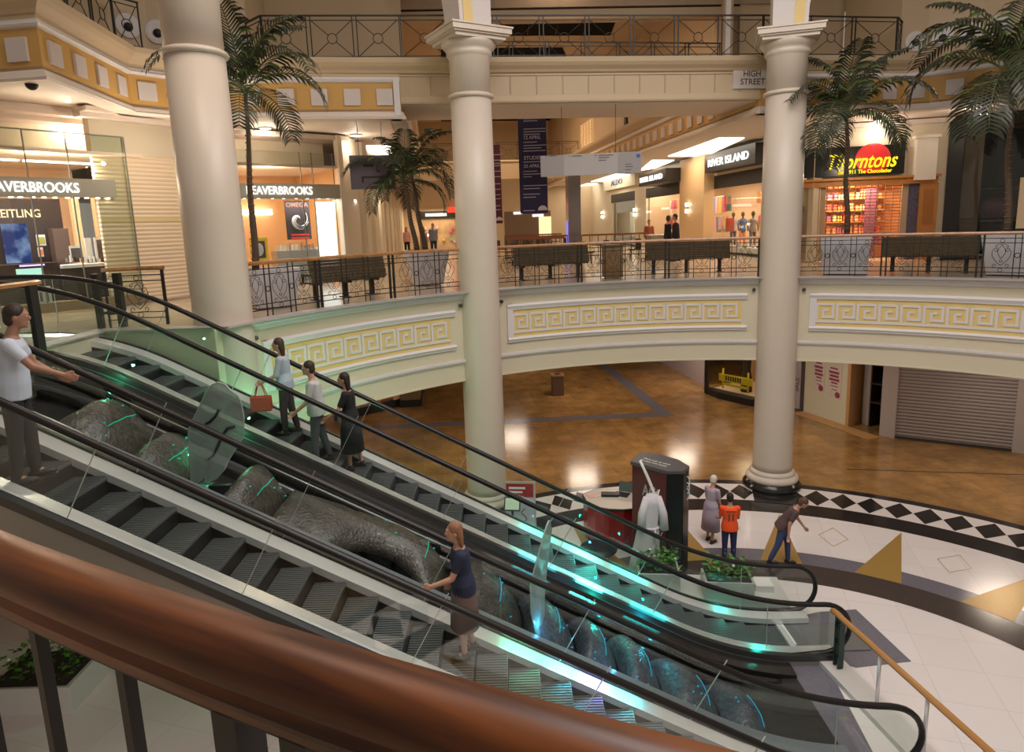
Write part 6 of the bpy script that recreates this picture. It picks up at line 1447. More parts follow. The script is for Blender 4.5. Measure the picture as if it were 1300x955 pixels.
ua, ub = pil(918), pil(950); zb_ = w.sz(930, 505, -0.4)[1]; zt_ = w.sz(930, 470, -0.4)[1]
for u in (ua, ub): m = MB(); m.tube([w.P(u, 0.28, -0.4), w.P(u, zt_, -0.4)], 0.045, YB, 8); part(m, 'upright', t)
m = MB(); z0 = w.sz(930, 486, -0.4)[1]; z1 = w.sz(930, 477, -0.4)[1]; w.box(m, ua - 0.2, ub + 0.2, z0, z1, -0.43, -0.37, YB); bd = part(m, 'top_board', t)
m = MB(); 
for k in range(7): w.box(m, ua + 0.15 + k * 0.12, ua + 0.22 + k * 0.12, z0 + 0.06, z1 - 0.06, -0.372, -0.362, BLACK)
part(m, 'black_marks', bd)
m = MB(); w.box(m, ua, ub, 0.42, 0.52, -0.43, -0.37, YB); part(m, 'lower_bar', t)
m = MB(); c = w.P((ua + ub) / 2, 0.1, -1.2); m.lathe([(0.25, 0), (0.24, 0.6), (0.16, 1.0), (0.2, 1.5), (0.1, 1.7)], c, DARK, 12); single(m, 'covered_figure', c, 'dark draped display form behind the yellow barrier', 'display')
# dark strip board with vertical letters
WC = on_z(1001, 519, 0); WD = on_z(1020, 523, 0)
w = Wall(WB + Vector((0.1, 0, 0)), WD)
m = MB(); w.box(m, 0, w.L, 0, LZ, -0.2, -0.02, mat('dark_brown_pier', (0.06, 0.045, 0.05), 0.4)); struct(m, 'wall_right', 'dark pier on the lower floor')
m = MB(); u0, _ = w.sz(1006, 480); u1, _ = w.sz(1017, 480); w.box(m, u0, u1, 0.1, LZ, -0.02, 0.03, mat('grey_board', (0.36, 0.31, 0.33), 0.5)); o = single(m, 'sign_board', w.P(u1, 0.1, 0), 'tall narrow grey board with sideways dark letters on the lower floor', 'sign')
m = MB(); add_text(m, 'SALE', w.P(u1 - 0.06, w.sz(1012, 497)[1], 0.035), Z3, -w.e, 0.2, mat('purple_ink', (0.10, 0.03, 0.08), 0.5), 0.004, bold=0.01); part(m, 'lettering', o)
# pale hoarding with posters
WE = on_z(1073, 541, 0); w = Wall(WD, WE)
m = MB(); w.box(m, 0, w.L, 0.0, LZ, -0.12, 0, mat('pale_green_hoarding', (0.62, 0.60, 0.47), 0.5)); 
struct(m, 'wall_right', 'pale hoarding panels on the lower floor')
m = MB(); w.box(m, 0, w.L + 1.5, 0, 0.03, 0, 0.5, mat('light_oak_edge', (0.50, 0.28, 0.12), 0.4)); struct(m, 'trim_84', 'light oak floor edge in front of the hoarding')
for (a, b, y0, y1, lb) in ((1033, 1046, 455, 497, 'pale poster with red print, left one on the lower hoarding'), (1051, 1067, 462, 506, 'pale poster with red print, right one on the lower hoarding')):
    t = thing('poster', w.P(*w.sz(a, y1, 0.01), 0), lb, 'poster'); m = MB(); w.pbox(m, a, b, y0, y1, 0, 0.02, mat('poster_pink_white', (0.62, 0.55, 0.52), 0.5)); part(m, 'sheet', t)
    m = MB(); PR = mat('poster_maroon', (0.28, 0.04, 0.09), 0.5)
    for k, (f0, f1, hh) in enumerate(((.2, .8, 2), (.1, .9, 3), (.15, .85, 3), (.1, .9, 3), (.25, .75, 2), (.2, .8, 1), (.3, .7, 1))): yy = y0 + 5 + k * 4.6; w.pbox(m, a + (b - a) * f0, a + (b - a) * f1, yy, yy + hh, 0.02, 0.024, PR)
    u, z = w.sz(b - 4, y1 - 4, 0.02); m.ell(w.P(u, z, 0.022), (0.12, 0.01, 0.12), PR, 12, 6, Matrix.Rotation(w.rz, 3, 'Z'))
    part(m, 'red_print', t, label='maroon printed lines and round seal')
# dark opening with shelves, then the big shutter
WF = on_z(1117, 552, 0); w = Wall(WE, WF)
m = MB(); w.box(m, 0, w.L, 0, LZ, -2.6, -2.5, mat('black_interior', (0.03, 0.024, 0.024), 0.5)); w.box(m, 0, 0.12, 0, LZ, -2.5, 0.02, mat('light_oak_edge', (0.50, 0.28, 0.12), 0.4)); w.box(m, w.L, w.L + 0.1, 0, LZ, -2.5, 0, DARK); struct(m, 'wall_right', 'dark recess of the unlit lower shop')
t = thing('shelf_unit', w.P(w.L * 0.5, 0, -1.0), 'black shelves in the dark recess beside the hoarding', 'shelves')
for k in range(4): m = MB(); w.box(m, 0.5, w.L, 0.9 + k * 0.7, 0.95 + k * 0.7, -1.4, -0.6, DKW); part(m, 'shelf', t)
for u in (0.5, w.L - 0.05): m = MB(); w.box(m, u, u + 0.05, 0, 3.1, -1.4, -0.6, DKW); part(m, 'upright', t)
m = MB(); w.box(m, 0.2, 0.45, 0, 2.9, -0.9, -0.7, GSH); single(m, 'door_panel', w.P(0.3, 0, -0.8), 'grey upright panel inside the dark recess', 'panel')
WG = on_z(1136, 556.5, 0); WH = on_z(1284, 573.5, 0)
m = MB(); w = Wall(WF, WG); w.box(m, 0, w.L, 0, LZ, -0.3, 0.06, GSH); w2 = Wall(WH, on_z(1304, 576, 0)); w2.box(m, 0, w2.L, 0, LZ, -0.3, 0.06, GSH); struct(m, 'trim_83', 'grey piers beside the lower roller shutter')
w = Wall(WG, WH); m = MB(); w.box(m, 0, w.L, 0, LZ, -0.1, 0, SHUTG); o = single(m, 'roller_shutter', w.P(w.L / 2, 0, 0), 'wide grey closed roller shutter on the lower floor at the right', 'shutter')
m = MB(); w.box(m, 0, w.L, 0, 0.1, 0, 0.03, STEELD); part(m, 'bottom_bar', o)
w = Wall(on_z(1304, 576, 0), (24, 12)); m = MB(); w.box(m, 0, w.L, 0, LZ, -0.2, 0, mat('brown_wall', (0.2, 0.12, 0.08), 0.5)); struct(m, 'wall_right')
# left: lit shop and brown pier seen under the balcony
p0 = on_z(460, 528, 0); p1 = on_z(508, 516, 0); p2 = on_z(525, 525, 0)
w = Wall(p0 + (p0 - p1) * 0.6, p1)
m = MB(); w.box(m, 0, w.L, 0, 0.35, -0.3, 0, DARK); w.box(m, 0, w.L + 1, 0, LZ, -2.1, -2, mat('pink_back', (0.7, 0.42, 0.35), 0.5)); w.box(m, 0, w.L, 3.0, LZ, -0.3, 0, mat('pink_back', (0.7, 0.42, 0.35), 0.5)); struct(m, 'wall_left', 'pink lit shop wall on the lower floor at left')
t = thing('shop_window', w.P(w.L / 2, 0, 0), 'lit pinkish shop window under the balcony, behind the people on the far escalator', 'shop front'); m = MB(); w.box(m, 0, w.L, 0.35, 3.0, -0.012, 0, GLS); part(m, 'glass_pane', t)
m = MB(); w.box(m, w.L - 0.3, w.L, 0.35, 3.0, -0.06, 0.03, mat('peach_pilaster', (0.72, 0.47, 0.24), 0.45)); part(m, 'frame', t)
for k in range(8): m = MB(); u = w.L - 0.5 - k * 0.28; hh = rnd.uniform(0.3, 0.9); w.box(m, u, u + 0.2, 0.36, 0.36 + hh, -1.0, -0.8, rnd.choice([C_('g5', (0, 0, 0)), C_('sweet0', (0, 0, 0)), WHT])); single(m, 'display_box', w.P(u, 0.36, -0.9), 'red or white display box in the lit pinkish lower window', 'box', 'display boxes in the lit lower window')
lamp_area(w, w.L - 1.0, LZ - 0.2, -1.0, 1.2, 60, (1, 0.6, 0.45))
m = MB(); m.box(((p1.x + p2.x) / 2, p1.y + 1.0, 1.85), (abs(p2.x - p1.x) + 0.1, 2.2, 3.7), mat('brown_pier', (0.22, 0.14, 0.06), 0.4), 0.1); m.box(((p1.x + p2.x) / 2, p1.y + 1.0, 0.15), (abs(p2.x - p1.x) + 0.2, 2.3, 0.3), DARK, 0.1); struct(m, 'wall_left', 'brown pier on the lower floor')
m = MB(); m.box2((-30, 44), (30, 50), 0, LZ, 0.3, mat('brown_wall', (0.2, 0.12, 0.08), 0.5)); m.box2((-22, -6), (-22, 46), 0, LZ, 0.3, mat('brown_wall', (0.2, 0.12, 0.08), 0.5)); struct(m, 'wall_back', 'far brown wall of the lower floor')
q = on_z(708, 501, 0); t = thing('litter_bin', q, 'square dark brown litter bin standing alone on the brown marble lower floor', 'bin')
m = MB(); m.box((q.x, q.y, 0.45), (0.52, 0.52, 0.9), mat('bin_brown', (0.10, 0.055, 0.035), 0.4), 0.05); part(m, 'body', t, 0.01)
m = MB(); m.box((q.x, q.y, 0.93), (0.58, 0.58, 0.06), mat('bin_copper', (0.35, 0.2, 0.09), 0.35, 0.4), 0.05); part(m, 'lid', t); m = MB(); m.lathe([(0.14, 0.0), (0.14, 0.02)], (q.x, q.y, 0.955), DARK, 16); part(m, 'opening', t)

# ================================================================== ROTUNDA FLOOR: STAND, COUNTER, PLANTERS
PYR = mat('pylon_red', (0.10, 0.012, 0.014), 0.3, coat=0.3); PYG = mat('pylon_grey', (0.085, 0.08, 0.085), 0.4)
# pylon: plan polygon; placed from its base
PH = 2.35
pa_ = on_z(845, 731, 0); pb_ = on_z(867, 734, 0)
c0 = pa_.copy(); 
poly = [Vector((c0.x - 0.62, c0.y + 0.62)), Vector((c0.x, c0.y)), Vector((c0.x + 0.34, c0.y - 0.02)), Vector((c0.x + 0.52, c0.y + 0.22)), Vector((c0.x + 0.40, c0.y + 0.62)), Vector((c0.x + 0.05, c0.y + 1.02)), Vector((c0.x - 0.3, c0.y + 1.15))]
t = thing('display_pylon', (c0.x, c0.y + 0.5, 0), 'tall dark red and black display pylon with grey slanted top and white lettering', 'display stand')
m = MB(); m.prism(poly, 0.02, PH, PYR); part(m, 'body', t, 0.01)
m = MB(); m.box2(poly[1] + Vector((0.0, -0.01)), poly[2] + Vector((0, -0.01)), 0.02, PH, 0.02, mat('pylon_black', (0.012, 0.012, 0.013), 0.25)); m.box2(poly[2] + Vector((0.01, -0.01)), poly[3] + Vector((0.01, -0.01)), 0.02, PH, 0.02, mat('pylon_black', (0.012, 0.012, 0.013), 0.25)); part(m, 'black_face', t)
m = MB(); cc_ = sum(poly, Vector((0, 0))) / len(poly); m.prism([cc_ + (p - cc_) * 1.06 for p in poly], PH, PH + 0.08, PYG); top = part(m, 'top', t, 0.01, label='grey pylon top')
m = MB(); e_ = (poly[1] - poly[0]).normalized(); en = Vector((-e_.y, e_.x, 0)); e3 = Vector((e_.x, e_.y, 0))
if en.y < 0: en = -en
o_ = Vector((poly[0].x, poly[0].y, PH + 0.082)) + e3 * 0.10 + en * 0.16
add_text(m, 'Have a go at wind', o_ + en * 0.13, e3, en, 0.085, WHT, 0.004, width=0.66); part(m, 'lettering', top, label='upper line of white lettering'); m = MB(); add_text(m, 'for your own home', o_, e3, en, 0.085, WHT, 0.004, width=0.66); part(m, 'lettering', top, label='lower line of white lettering')
m = MB(); fw = Wall(poly[0], poly[1]); add_text(m, 'AC', fw.P(0.28, PH - 0.62, 0.012), fw.e, Z3, 0.26, mat('grey_letters', (0.42, 0.36, 0.38), 0.4), 0.01, width=0.34, bold=0.02); part(m, 'logo', t, label='pale grey emblem on the red side')
m = MB()
for a in range(3): m.tube([Vector((c0.x + 0.47, c0.y + 0.12, PH - 0.25)) + Vector((0.06 * cos(2 * pi * k / 12), 0.02 * k / 12, 0.13 * sin(2 * pi * k / 12) - a * 0.14)) for k in range(12)], 0.014, WHT, 5, True)
part(m, 'white_scrolls', t)
# white turbine blades on the front
bt = on_y(812, 584, c0.y - 0.05); bb = on_y(842, 668, c0.y - 0.25)
t = thing('rotor_blade', bb, 'long curved white blade leaning against the red pylon', 'blade')
m = MB(); pts = [bt.lerp(bb, i / 10) + Vector((0.05 * sin(pi * i / 10), -0.05, 0)) for i in range(11)]; m.tube(pts, [0.03 + 0.05 * sin(pi * (i + 1) / 13) for i in range(11)], WHT, 8, rz=0.03); part(m, 'blade', t)
hub = on_y(832, 640, c0.y - 0.22); m = MB(); m.ell(hub, (0.10, 0.10, 0.12), WHT, 12, 8); part(m, 'hub', t)
m = MB(); m.tube([hub, on_y(836, 622, c0.y - 0.2), on_y(829, 630, c0.y - 0.2)], 0.03, WHT, 6); part(m, 'short_blade', t)
# white robe hanging beside it
rt = on_y(828, 628, c0.y - 0.35); rb_ = on_y(818, 722, c0.y - 0.35)
t = thing('bathrobe', (rb_.x, rb_.y, rb_.z), 'white belted robe hanging on the red pylon beside the white blade', 'robe')
m = MB(); n = 30; vs = []; K = 9
for i in range(K):
    f_ = i / (K - 1); ctr = rt.lerp(rb_, f_); rx = 0.13 + 0.19 * f_ ** 0.8 - (0.03 if i == 3 else 0); ry = 0.09 + 0.06 * f_
    for k in range(n): a = 2 * pi * k / n; w_ = 1 + 0.08 * sin(a * 7) * f_; vs.append((ctr.x + rx * w_ * cos(a), ctr.y + ry * w_ * sin(a), ctr.z))
fs = [(i * n + k, i * n + (k + 1) % n, (i + 1) * n + (k + 1) % n, (i + 1) * n + k) for i in range(K - 1) for k in range(n)] + [tuple(range(n))[::-1], tuple(range((K - 1) * n, K * n))]
ROBE = mat('white_towelling', (0.62, 0.58, 0.62), 0.9); m.add(vs, fs, ROBE, True); part(m, 'body', t)
for sg in (-1, 1): m = MB(); m.tube([rt + Vector((sg * 0.12, -0.02, -0.05)), rt + Vector((sg * 0.22, -0.05, -0.4)), rt + Vector((sg * 0.24, -0.08, -0.75))], [0.07, 0.085, 0.09], ROBE, 10); part(m, 'sleeve', t)
m = MB(); m.tube([rt + Vector((0.16 * cos(a) - 0.02, 0.12 * sin(a) - 0.01, -0.72)) for a in [2 * pi * k / 12 for k in range(12)]], 0.025, ROBE, 6, True); m.tube([rt + Vector((0.03, -0.14, -0.72)), rt + Vector((0.06, -0.17, -1.1))], 0.02, ROBE, 6); part(m, 'belt', t)
# red curved counter
ca, cb = on_z(747, 690, 0), on_z(812, 706, 0)
t = thing('reception_counter', (ca + cb) / 2, 'low curved red counter with cream top beside the red pylon', 'counter')
arc_ = [Vector((ca.x - 0.05, ca.y + 0.55)), Vector((ca.x, ca.y + 0.1)), Vector((ca.x + 0.15, ca.y - 0.15)), Vector((ca.x + 0.45, ca.y - 0.32)), Vector((ca.x + 0.8, ca.y - 0.38)), Vector((ca.x + 1.15, ca.y - 0.32)), Vector((ca.x + 1.3, ca.y + 0.3)), Vector((ca.x + 1.25, ca.y + 0.75)), Vector((ca.x + 0.3, ca.y + 0.85))]
m = MB(); m.prism(arc_, 0.1, 0.98, mat('counter_red', (0.30, 0.012, 0.012), 0.3, coat=0.3)); part(m, 'body', t)
m = MB(); m.prism([Vector((sum(p.x for p in arc_) / 9, sum(p.y for p in arc_) / 9)).lerp(p, 0.97) for p in arc_], 0.0, 0.1, BLACK); part(m, 'kick_plate', t)
m = MB(); cA = Vector((sum(p.x for p in arc_) / 9, sum(p.y for p in arc_) / 9)); m.prism([cA.lerp(p, 1.05) for p in arc_], 0.98, 1.02, mat('counter_black_edge', (0.02, 0.02, 0.02), 0.3)); m.prism([cA.lerp(p, 1.0) for p in arc_], 1.02, 1.03, mat('counter_cream_top', (0.58, 0.50, 0.42), 0.35)); part(m, 'top', t, label='cream top with black edge')
lp = cA + Vector((0.42, 0.42)); t = thing('laptop', (lp.x, lp.y, 1.03), 'dark open laptop on the curved red counter', 'laptop'); m = MB(); m.box((lp.x - .12, lp.y - 0.12, 1.04), (0.36, 0.26, 0.02), STEELD, -0.5); part(m, 'keyboard_base', t); m = MB(); m.box((lp.x + 0.02, lp.y + 0.05, 1.16), (0.36, 0.02, 0.25), mat('screen_dark', (0.10, 0.13, 0.12), 0.2), M=Matrix.Rotation(-0.5, 3, 'Z') @ Matrix.Rotation(-0.25, 3, 'X')); part(m, 'screen', t)
lf = cA + Vector((-0.38, 0.3)); m = MB(); m.box((lf.x, lf.y, 1.037), (0.32, 0.24, 0.012), mat('leaflet_print', (0.75, 0.45, 0.38), 0.5, vary=0.5, vscale=12), 0.3); single(m, 'leaflet', (lf.x, lf.y, 1.03), 'white and orange leaflet lying at the left end of the red counter', 'leaflet')
m = MB(); m.box((lp.x - 0.42, lp.y - 0.15, 1.06), (0.42, 0.2, 0.06), BLACK, -0.1); single(m, 'printer', (lp.x - .42, lp.y - .15, 1.03), 'flat black device on the red counter left of the laptop', 'device')
# stand with red header and screen, left of the counter
s0 = on_z(660, 676, 0); w = Wall(s0 + Vector((-0.36, 0.05, 0)), s0 + Vector((0.42, -0.05, 0)))
t = thing('poster_stand', s0, 'white framed poster stand with red header and lilac lower half, left of the red counter', 'sign')
m = MB(); w.box(m, 0, w.L, 0.05, 1.35, -0.05, 0, mat('alu_frame', (0.5, 0.47, 0.47), 0.4, 0.3)); part(m, 'frame', t)
m = MB(); w.box(m, 0.05, w.L - 0.05, 0.95, 1.30, 0, 0.01, mat('header_red', (0.35, 0.02, 0.02), 0.4)); hd = part(m, 'red_header', t)
m = MB(); w.box(m, 0.12, w.L - 0.25, 1.16, 1.22, 0.01, 0.014, WHT); w.box(m, 0.12, w.L - 0.32, 1.06, 1.11, 0.01, 0.014, WHT); part(m, 'white_print', hd)
m = MB(); w.box(m, 0.05, w.L - 0.05, 0.12, 0.93, 0, 0.01, mat('lilac_sheet', (0.52, 0.52, 0.60), 0.5)); part(m, 'lower_sheet', t)
m = MB(); m.tube([w.P(w.L - 0.3 + 0.06 * sin(k), 0.3 + k * 0.05, 0.012) for k in range(8)], 0.012, mat('maroon_twig', (0.2, 0.02, 0.05), 0.5), 4); part(m, 'plant_motif', t)
m = MB(); w.box(m, 0.02, w.L - 0.02, 0, 0.05, -0.2, 0.2, STEELD); part(m, 'foot', t)
s1 = on_z(652, 686, 0); t = thing('screen_stand', s1, 'small tilted pale green screen in front of the red headed poster stand', 'screen')
m = MB(); m.tube([s1, s1 + Vector((0, 0, 0.85))], 0.03, STEELD, 8); m.lathe([(0.2, 0), (0.2, 0.03)], s1, STEELD, 16); part(m, 'stem', t)
m = MB(); m.box(s1 + Vector((0, 0, 0.95)), (0.40, 0.05, 0.34), STEELD, M=Matrix.Rotation(-0.15, 3, 'Z') @ Matrix.Rotation(-0.5, 3, 'X')); part(m, 'housing', t); m = MB(); m.box(s1 + Vector((-0.002, -0.025, 0.962)), (0.34, 0.03, 0.27), glow('screen_pale', (0.62, 0.72, 0.5), 0.75), M=Matrix.Rotation(-0.15, 3, 'Z') @ Matrix.Rotation(-0.5, 3, 'X')); part(m, 'screen', t)
# little low table
tq = on_z(760, 718, 0); t = thing('side_table', tq, 'low dark half round table with white legs behind the far escalator handrail', 'table'); m = MB(); m.lathe([(0.42, 0.40), (0.42, 0.43)], tq, BLACK, 28); part(m, 'table_top', t)
for k in range(4): m = MB(); a = k * pi / 2 + 0.5; m.tube([tq + Vector((0.33 * cos(a), 0.33 * sin(a), 0)), tq + Vector((0.33 * cos(a), 0.33 * sin(a), 0.40))], 0.018, WHT, 6); part(m, 'leg', t)
# leafy planters
def leafy(c, w, d, h, zb_, label, seed, rz=0.0, red=0):
    rd = random.Random(seed); t = thing('planter', (c.x, c.y, zb_), label, 'planter'); m = MB(); R = Matrix.Rotation(rz, 3, 'Z')
    m.box((c.x, c.y, zb_ + h / 2), (w, d, h), mat('pale_trough', (0.55, 0.54, 0.52), 0.4), rz); part(m, 'trough', t, 0.01)
    m = MB(); m.box((c.x, c.y, zb_ + h + 0.002), (w * 0.9, d * 0.9, 0.02), mat('soil', (0.03, 0.02, 0.015), 0.9), rz); part(m, 'soil', t)
    m = MB()
    for k in range(230):
        b = Vector((c.x, c.y, zb_ + h)) + R @ Vector((rd.uniform(-.46, .46) * w, rd.uniform(-.46, .46) * d, rd.uniform(0.02, 0.34))); a = rd.uniform(0, 2 * pi); u = Vector((cos(a), sin(a), rd.uniform(-0.2, 0.7))).normalized(); s_ = rd.uniform(0.07, 0.15); sd = Vector((-sin(a), cos(a), 0)) * s_ * 0.32
        m.add([b, b + u * s_ * 0.5 + sd, b + u * s_, b + u * s_ * 0.5 - sd], [(0, 1, 2, 3)], LEAF2 if rd.random() < 0.7 else LEAF)
    o = part(m, 'foliage', t)
    for k in range(6):
        b = Vector((c.x, c.y, zb_ + h)) + R @ Vector((rd.uniform(-.4, .4) * w, rd.uniform(-.4, .4) * d, rd.uniform(0.15, 0.35))); m = MB(); m.ell(b, (0.03, 0.03, 0.028), mat('flower_red', (0.7, 0.05, 0.03), 0.5) if k < red else mat('flower_white', (0.8, 0.8, 0.75), 0.5), 7, 5); part(m, 'flower', t)
    return t
pc = on_z(832, 760, 0)
k1 = on_z(835, 768, 0) + Vector((0.1, 0.35, 0)); k2 = on_z(935, 782, 0) + Vector((0, 0.45, 0))
m = MB(); m.box(((k1.x + k2.x) / 2 + 0.35, (k1.y + k2.y) / 2 + 0.05, 0.11), (2.9, 0.95, 0.22), mat('white_plinth', (0.60, 0.57, 0.55), 0.3), -0.12); single(m, 'stone_plinth', ((k1.x + k2.x) / 2, k2.y, 0), 'long low white stone plinth carrying the two leafy planters', 'plinth')
leafy(k1 + Vector((0, 0.1, 0)), 0.85, 0.6, 0.36, 0.22, 'pale trough of green plants with white flowers, left one on the white plinth', 11, -0.12)
leafy(k2 + Vector((-0.05, 0.0, 0)), 0.95, 0.55, 0.38, 0.22, 'pale trough of green plants with red flowers, right one on the white plinth', 12, -0.12, 3)
q = on_z(975, 770, 0); m = MB(); m.box((q.x, q.y + 0.3, 0.29), (0.34, 0.34, 0.14), WHT, -0.1); single(m, 'stone_block', (q.x, q.y + 0.3, 0.22), 'small white block at the right end of the planter plinth', 'block')
# leaves under the foreground rail
pf = on_z(55, 822, 0.9); leafy(Vector((pf.x, pf.y, 0)), 1.4, 1.0, 0.5, 0.0, 'leafy planter far below, seen between the foreground balusters', 13)
f2 = MB(); f2.box((pf.x, pf.y, 0.009), (9.5, 6.5, 0.02), MTILE, 0.3); struct(f2, 'floor', 'white marble floor field below the foreground balustrade')

# guard rail at the bottom right
gb = on_z(1069, 850, 0); gt = on_z(1057, 772, 1.06); ge = on_z(1163, 867, 1.06); gd = (ge - gt).normalized()
ge2 = gt + gd * 3.35
t = thing('guard_rail', gb, 'wooden topped guard rail with dark green post at the bottom right, by the near escalator', 'guard rail')
m = MB(); m.sweep([gt, ge2], [(-0.045, 1.0), (-0.05, 1.03), (-0.03, 1.06), (0.03, 1.06), (0.05, 1.03), (0.045, 1.0)], mat('honey_rail', (0.42, 0.20, 0.06), 0.3, coat=0.5)); part(m, 'handrail', t, label='honey coloured wooden handrail')
GRN = mat('dark_green_iron', (0.008, 0.035, 0.028), 0.35)
pp = gt + gd * 0.22
m = MB(); 
for s_ in (-0.055, 0.055): q = pp + gd * s_; m.box((q.x, q.y, 0.56), (0.03, 0.10, 0.9), GRN, atan2(gd.y, gd.x))
for zz in (0.25, 0.55, 0.85): m.box((pp.x, pp.y, zz), (0.10, 0.05, 0.05), GRN, atan2(gd.y, gd.x))
part(m, 'green_post', t, label='double dark green post')
for k in range(1, 4): q = pp + gd * (0.95 * k); m = MB(); m.tube([Vector((q.x, q.y, 0.02)), Vector((q.x, q.y, 1.0))], 0.028, STEEL, 8); part(m, 'steel_post', t)
q0 = pp - gd * 0.35; q1 = pp + gd * 3.1
m = MB(); m.box2(q0, q1, 0.0, 0.10, 0.42, mat('white_plinth', (0.60, 0.57, 0.55), 0.3)); struct(m, 'trim_82', 'white stone kerb under the lower guard rail')

# ================================================================== PEOPLE
def loft(mb, rings, m, n=18):
    vs = []; fs = []
    for (c, rx, ry, R) in rings:
        for k in range(n): a = 2 * pi * k / n; vs.append(Vector(c) + R @ Vector((rx * cos(a), ry * sin(a), 0)))
    N = len(rings)
    for i in range(N - 1):
        for k in range(n): fs.append((i * n + k, i * n + (k + 1) % n, (i + 1) * n + (k + 1) % n, (i + 1) * n + k))
    fs.append(tuple(range(n))[::-1]); fs.append(tuple(range((N - 1) * n, N * n))); mb.add(vs, fs, m, True)
def cap(mb, a, b, ra, rb, m, n=10):
    a, b = Vector(a), Vector(b); mb.tube([a, a.lerp(b, 0.5), b], [ra, (ra + rb) / 2, rb], m, n); mb.ell(a, (ra,) * 3, m, n, 7); mb.ell(b, (rb,) * 3, m, n, 7)
def fuse(mb, name, parent, vox, m, label=None, smooth=3):
    o = mb.build('tmp'); md = o.modifiers.new('r', 'REMESH'); md.mode = 'VOXEL'; md.voxel_size = vox; md.use_smooth_shade = True
    ms = o.modifiers.new('s', 'SMOOTH'); ms.iterations = smooth; ms.factor = 0.5
    dg = bpy.context.evaluated_depsgraph_get(); me = bpy.data.meshes.new_from_object(o.evaluated_get(dg)); bpy.data.objects.remove(o)
    me.name = name; me.materials.clear(); me.materials.append(m)
    for p in me.polygons: p.material_index = 0; p.use_smooth = True
    q = bpy.data.objects.new(name, me); COL.objects.link(q); q.parent = parent
    if label: q['label'] = label
    return q
SKIN = mat('skin', (0.52, 0.28, 0.19), 0.5); SKIND = mat('skin_tan', (0.34, 0.17, 0.11), 0.5)
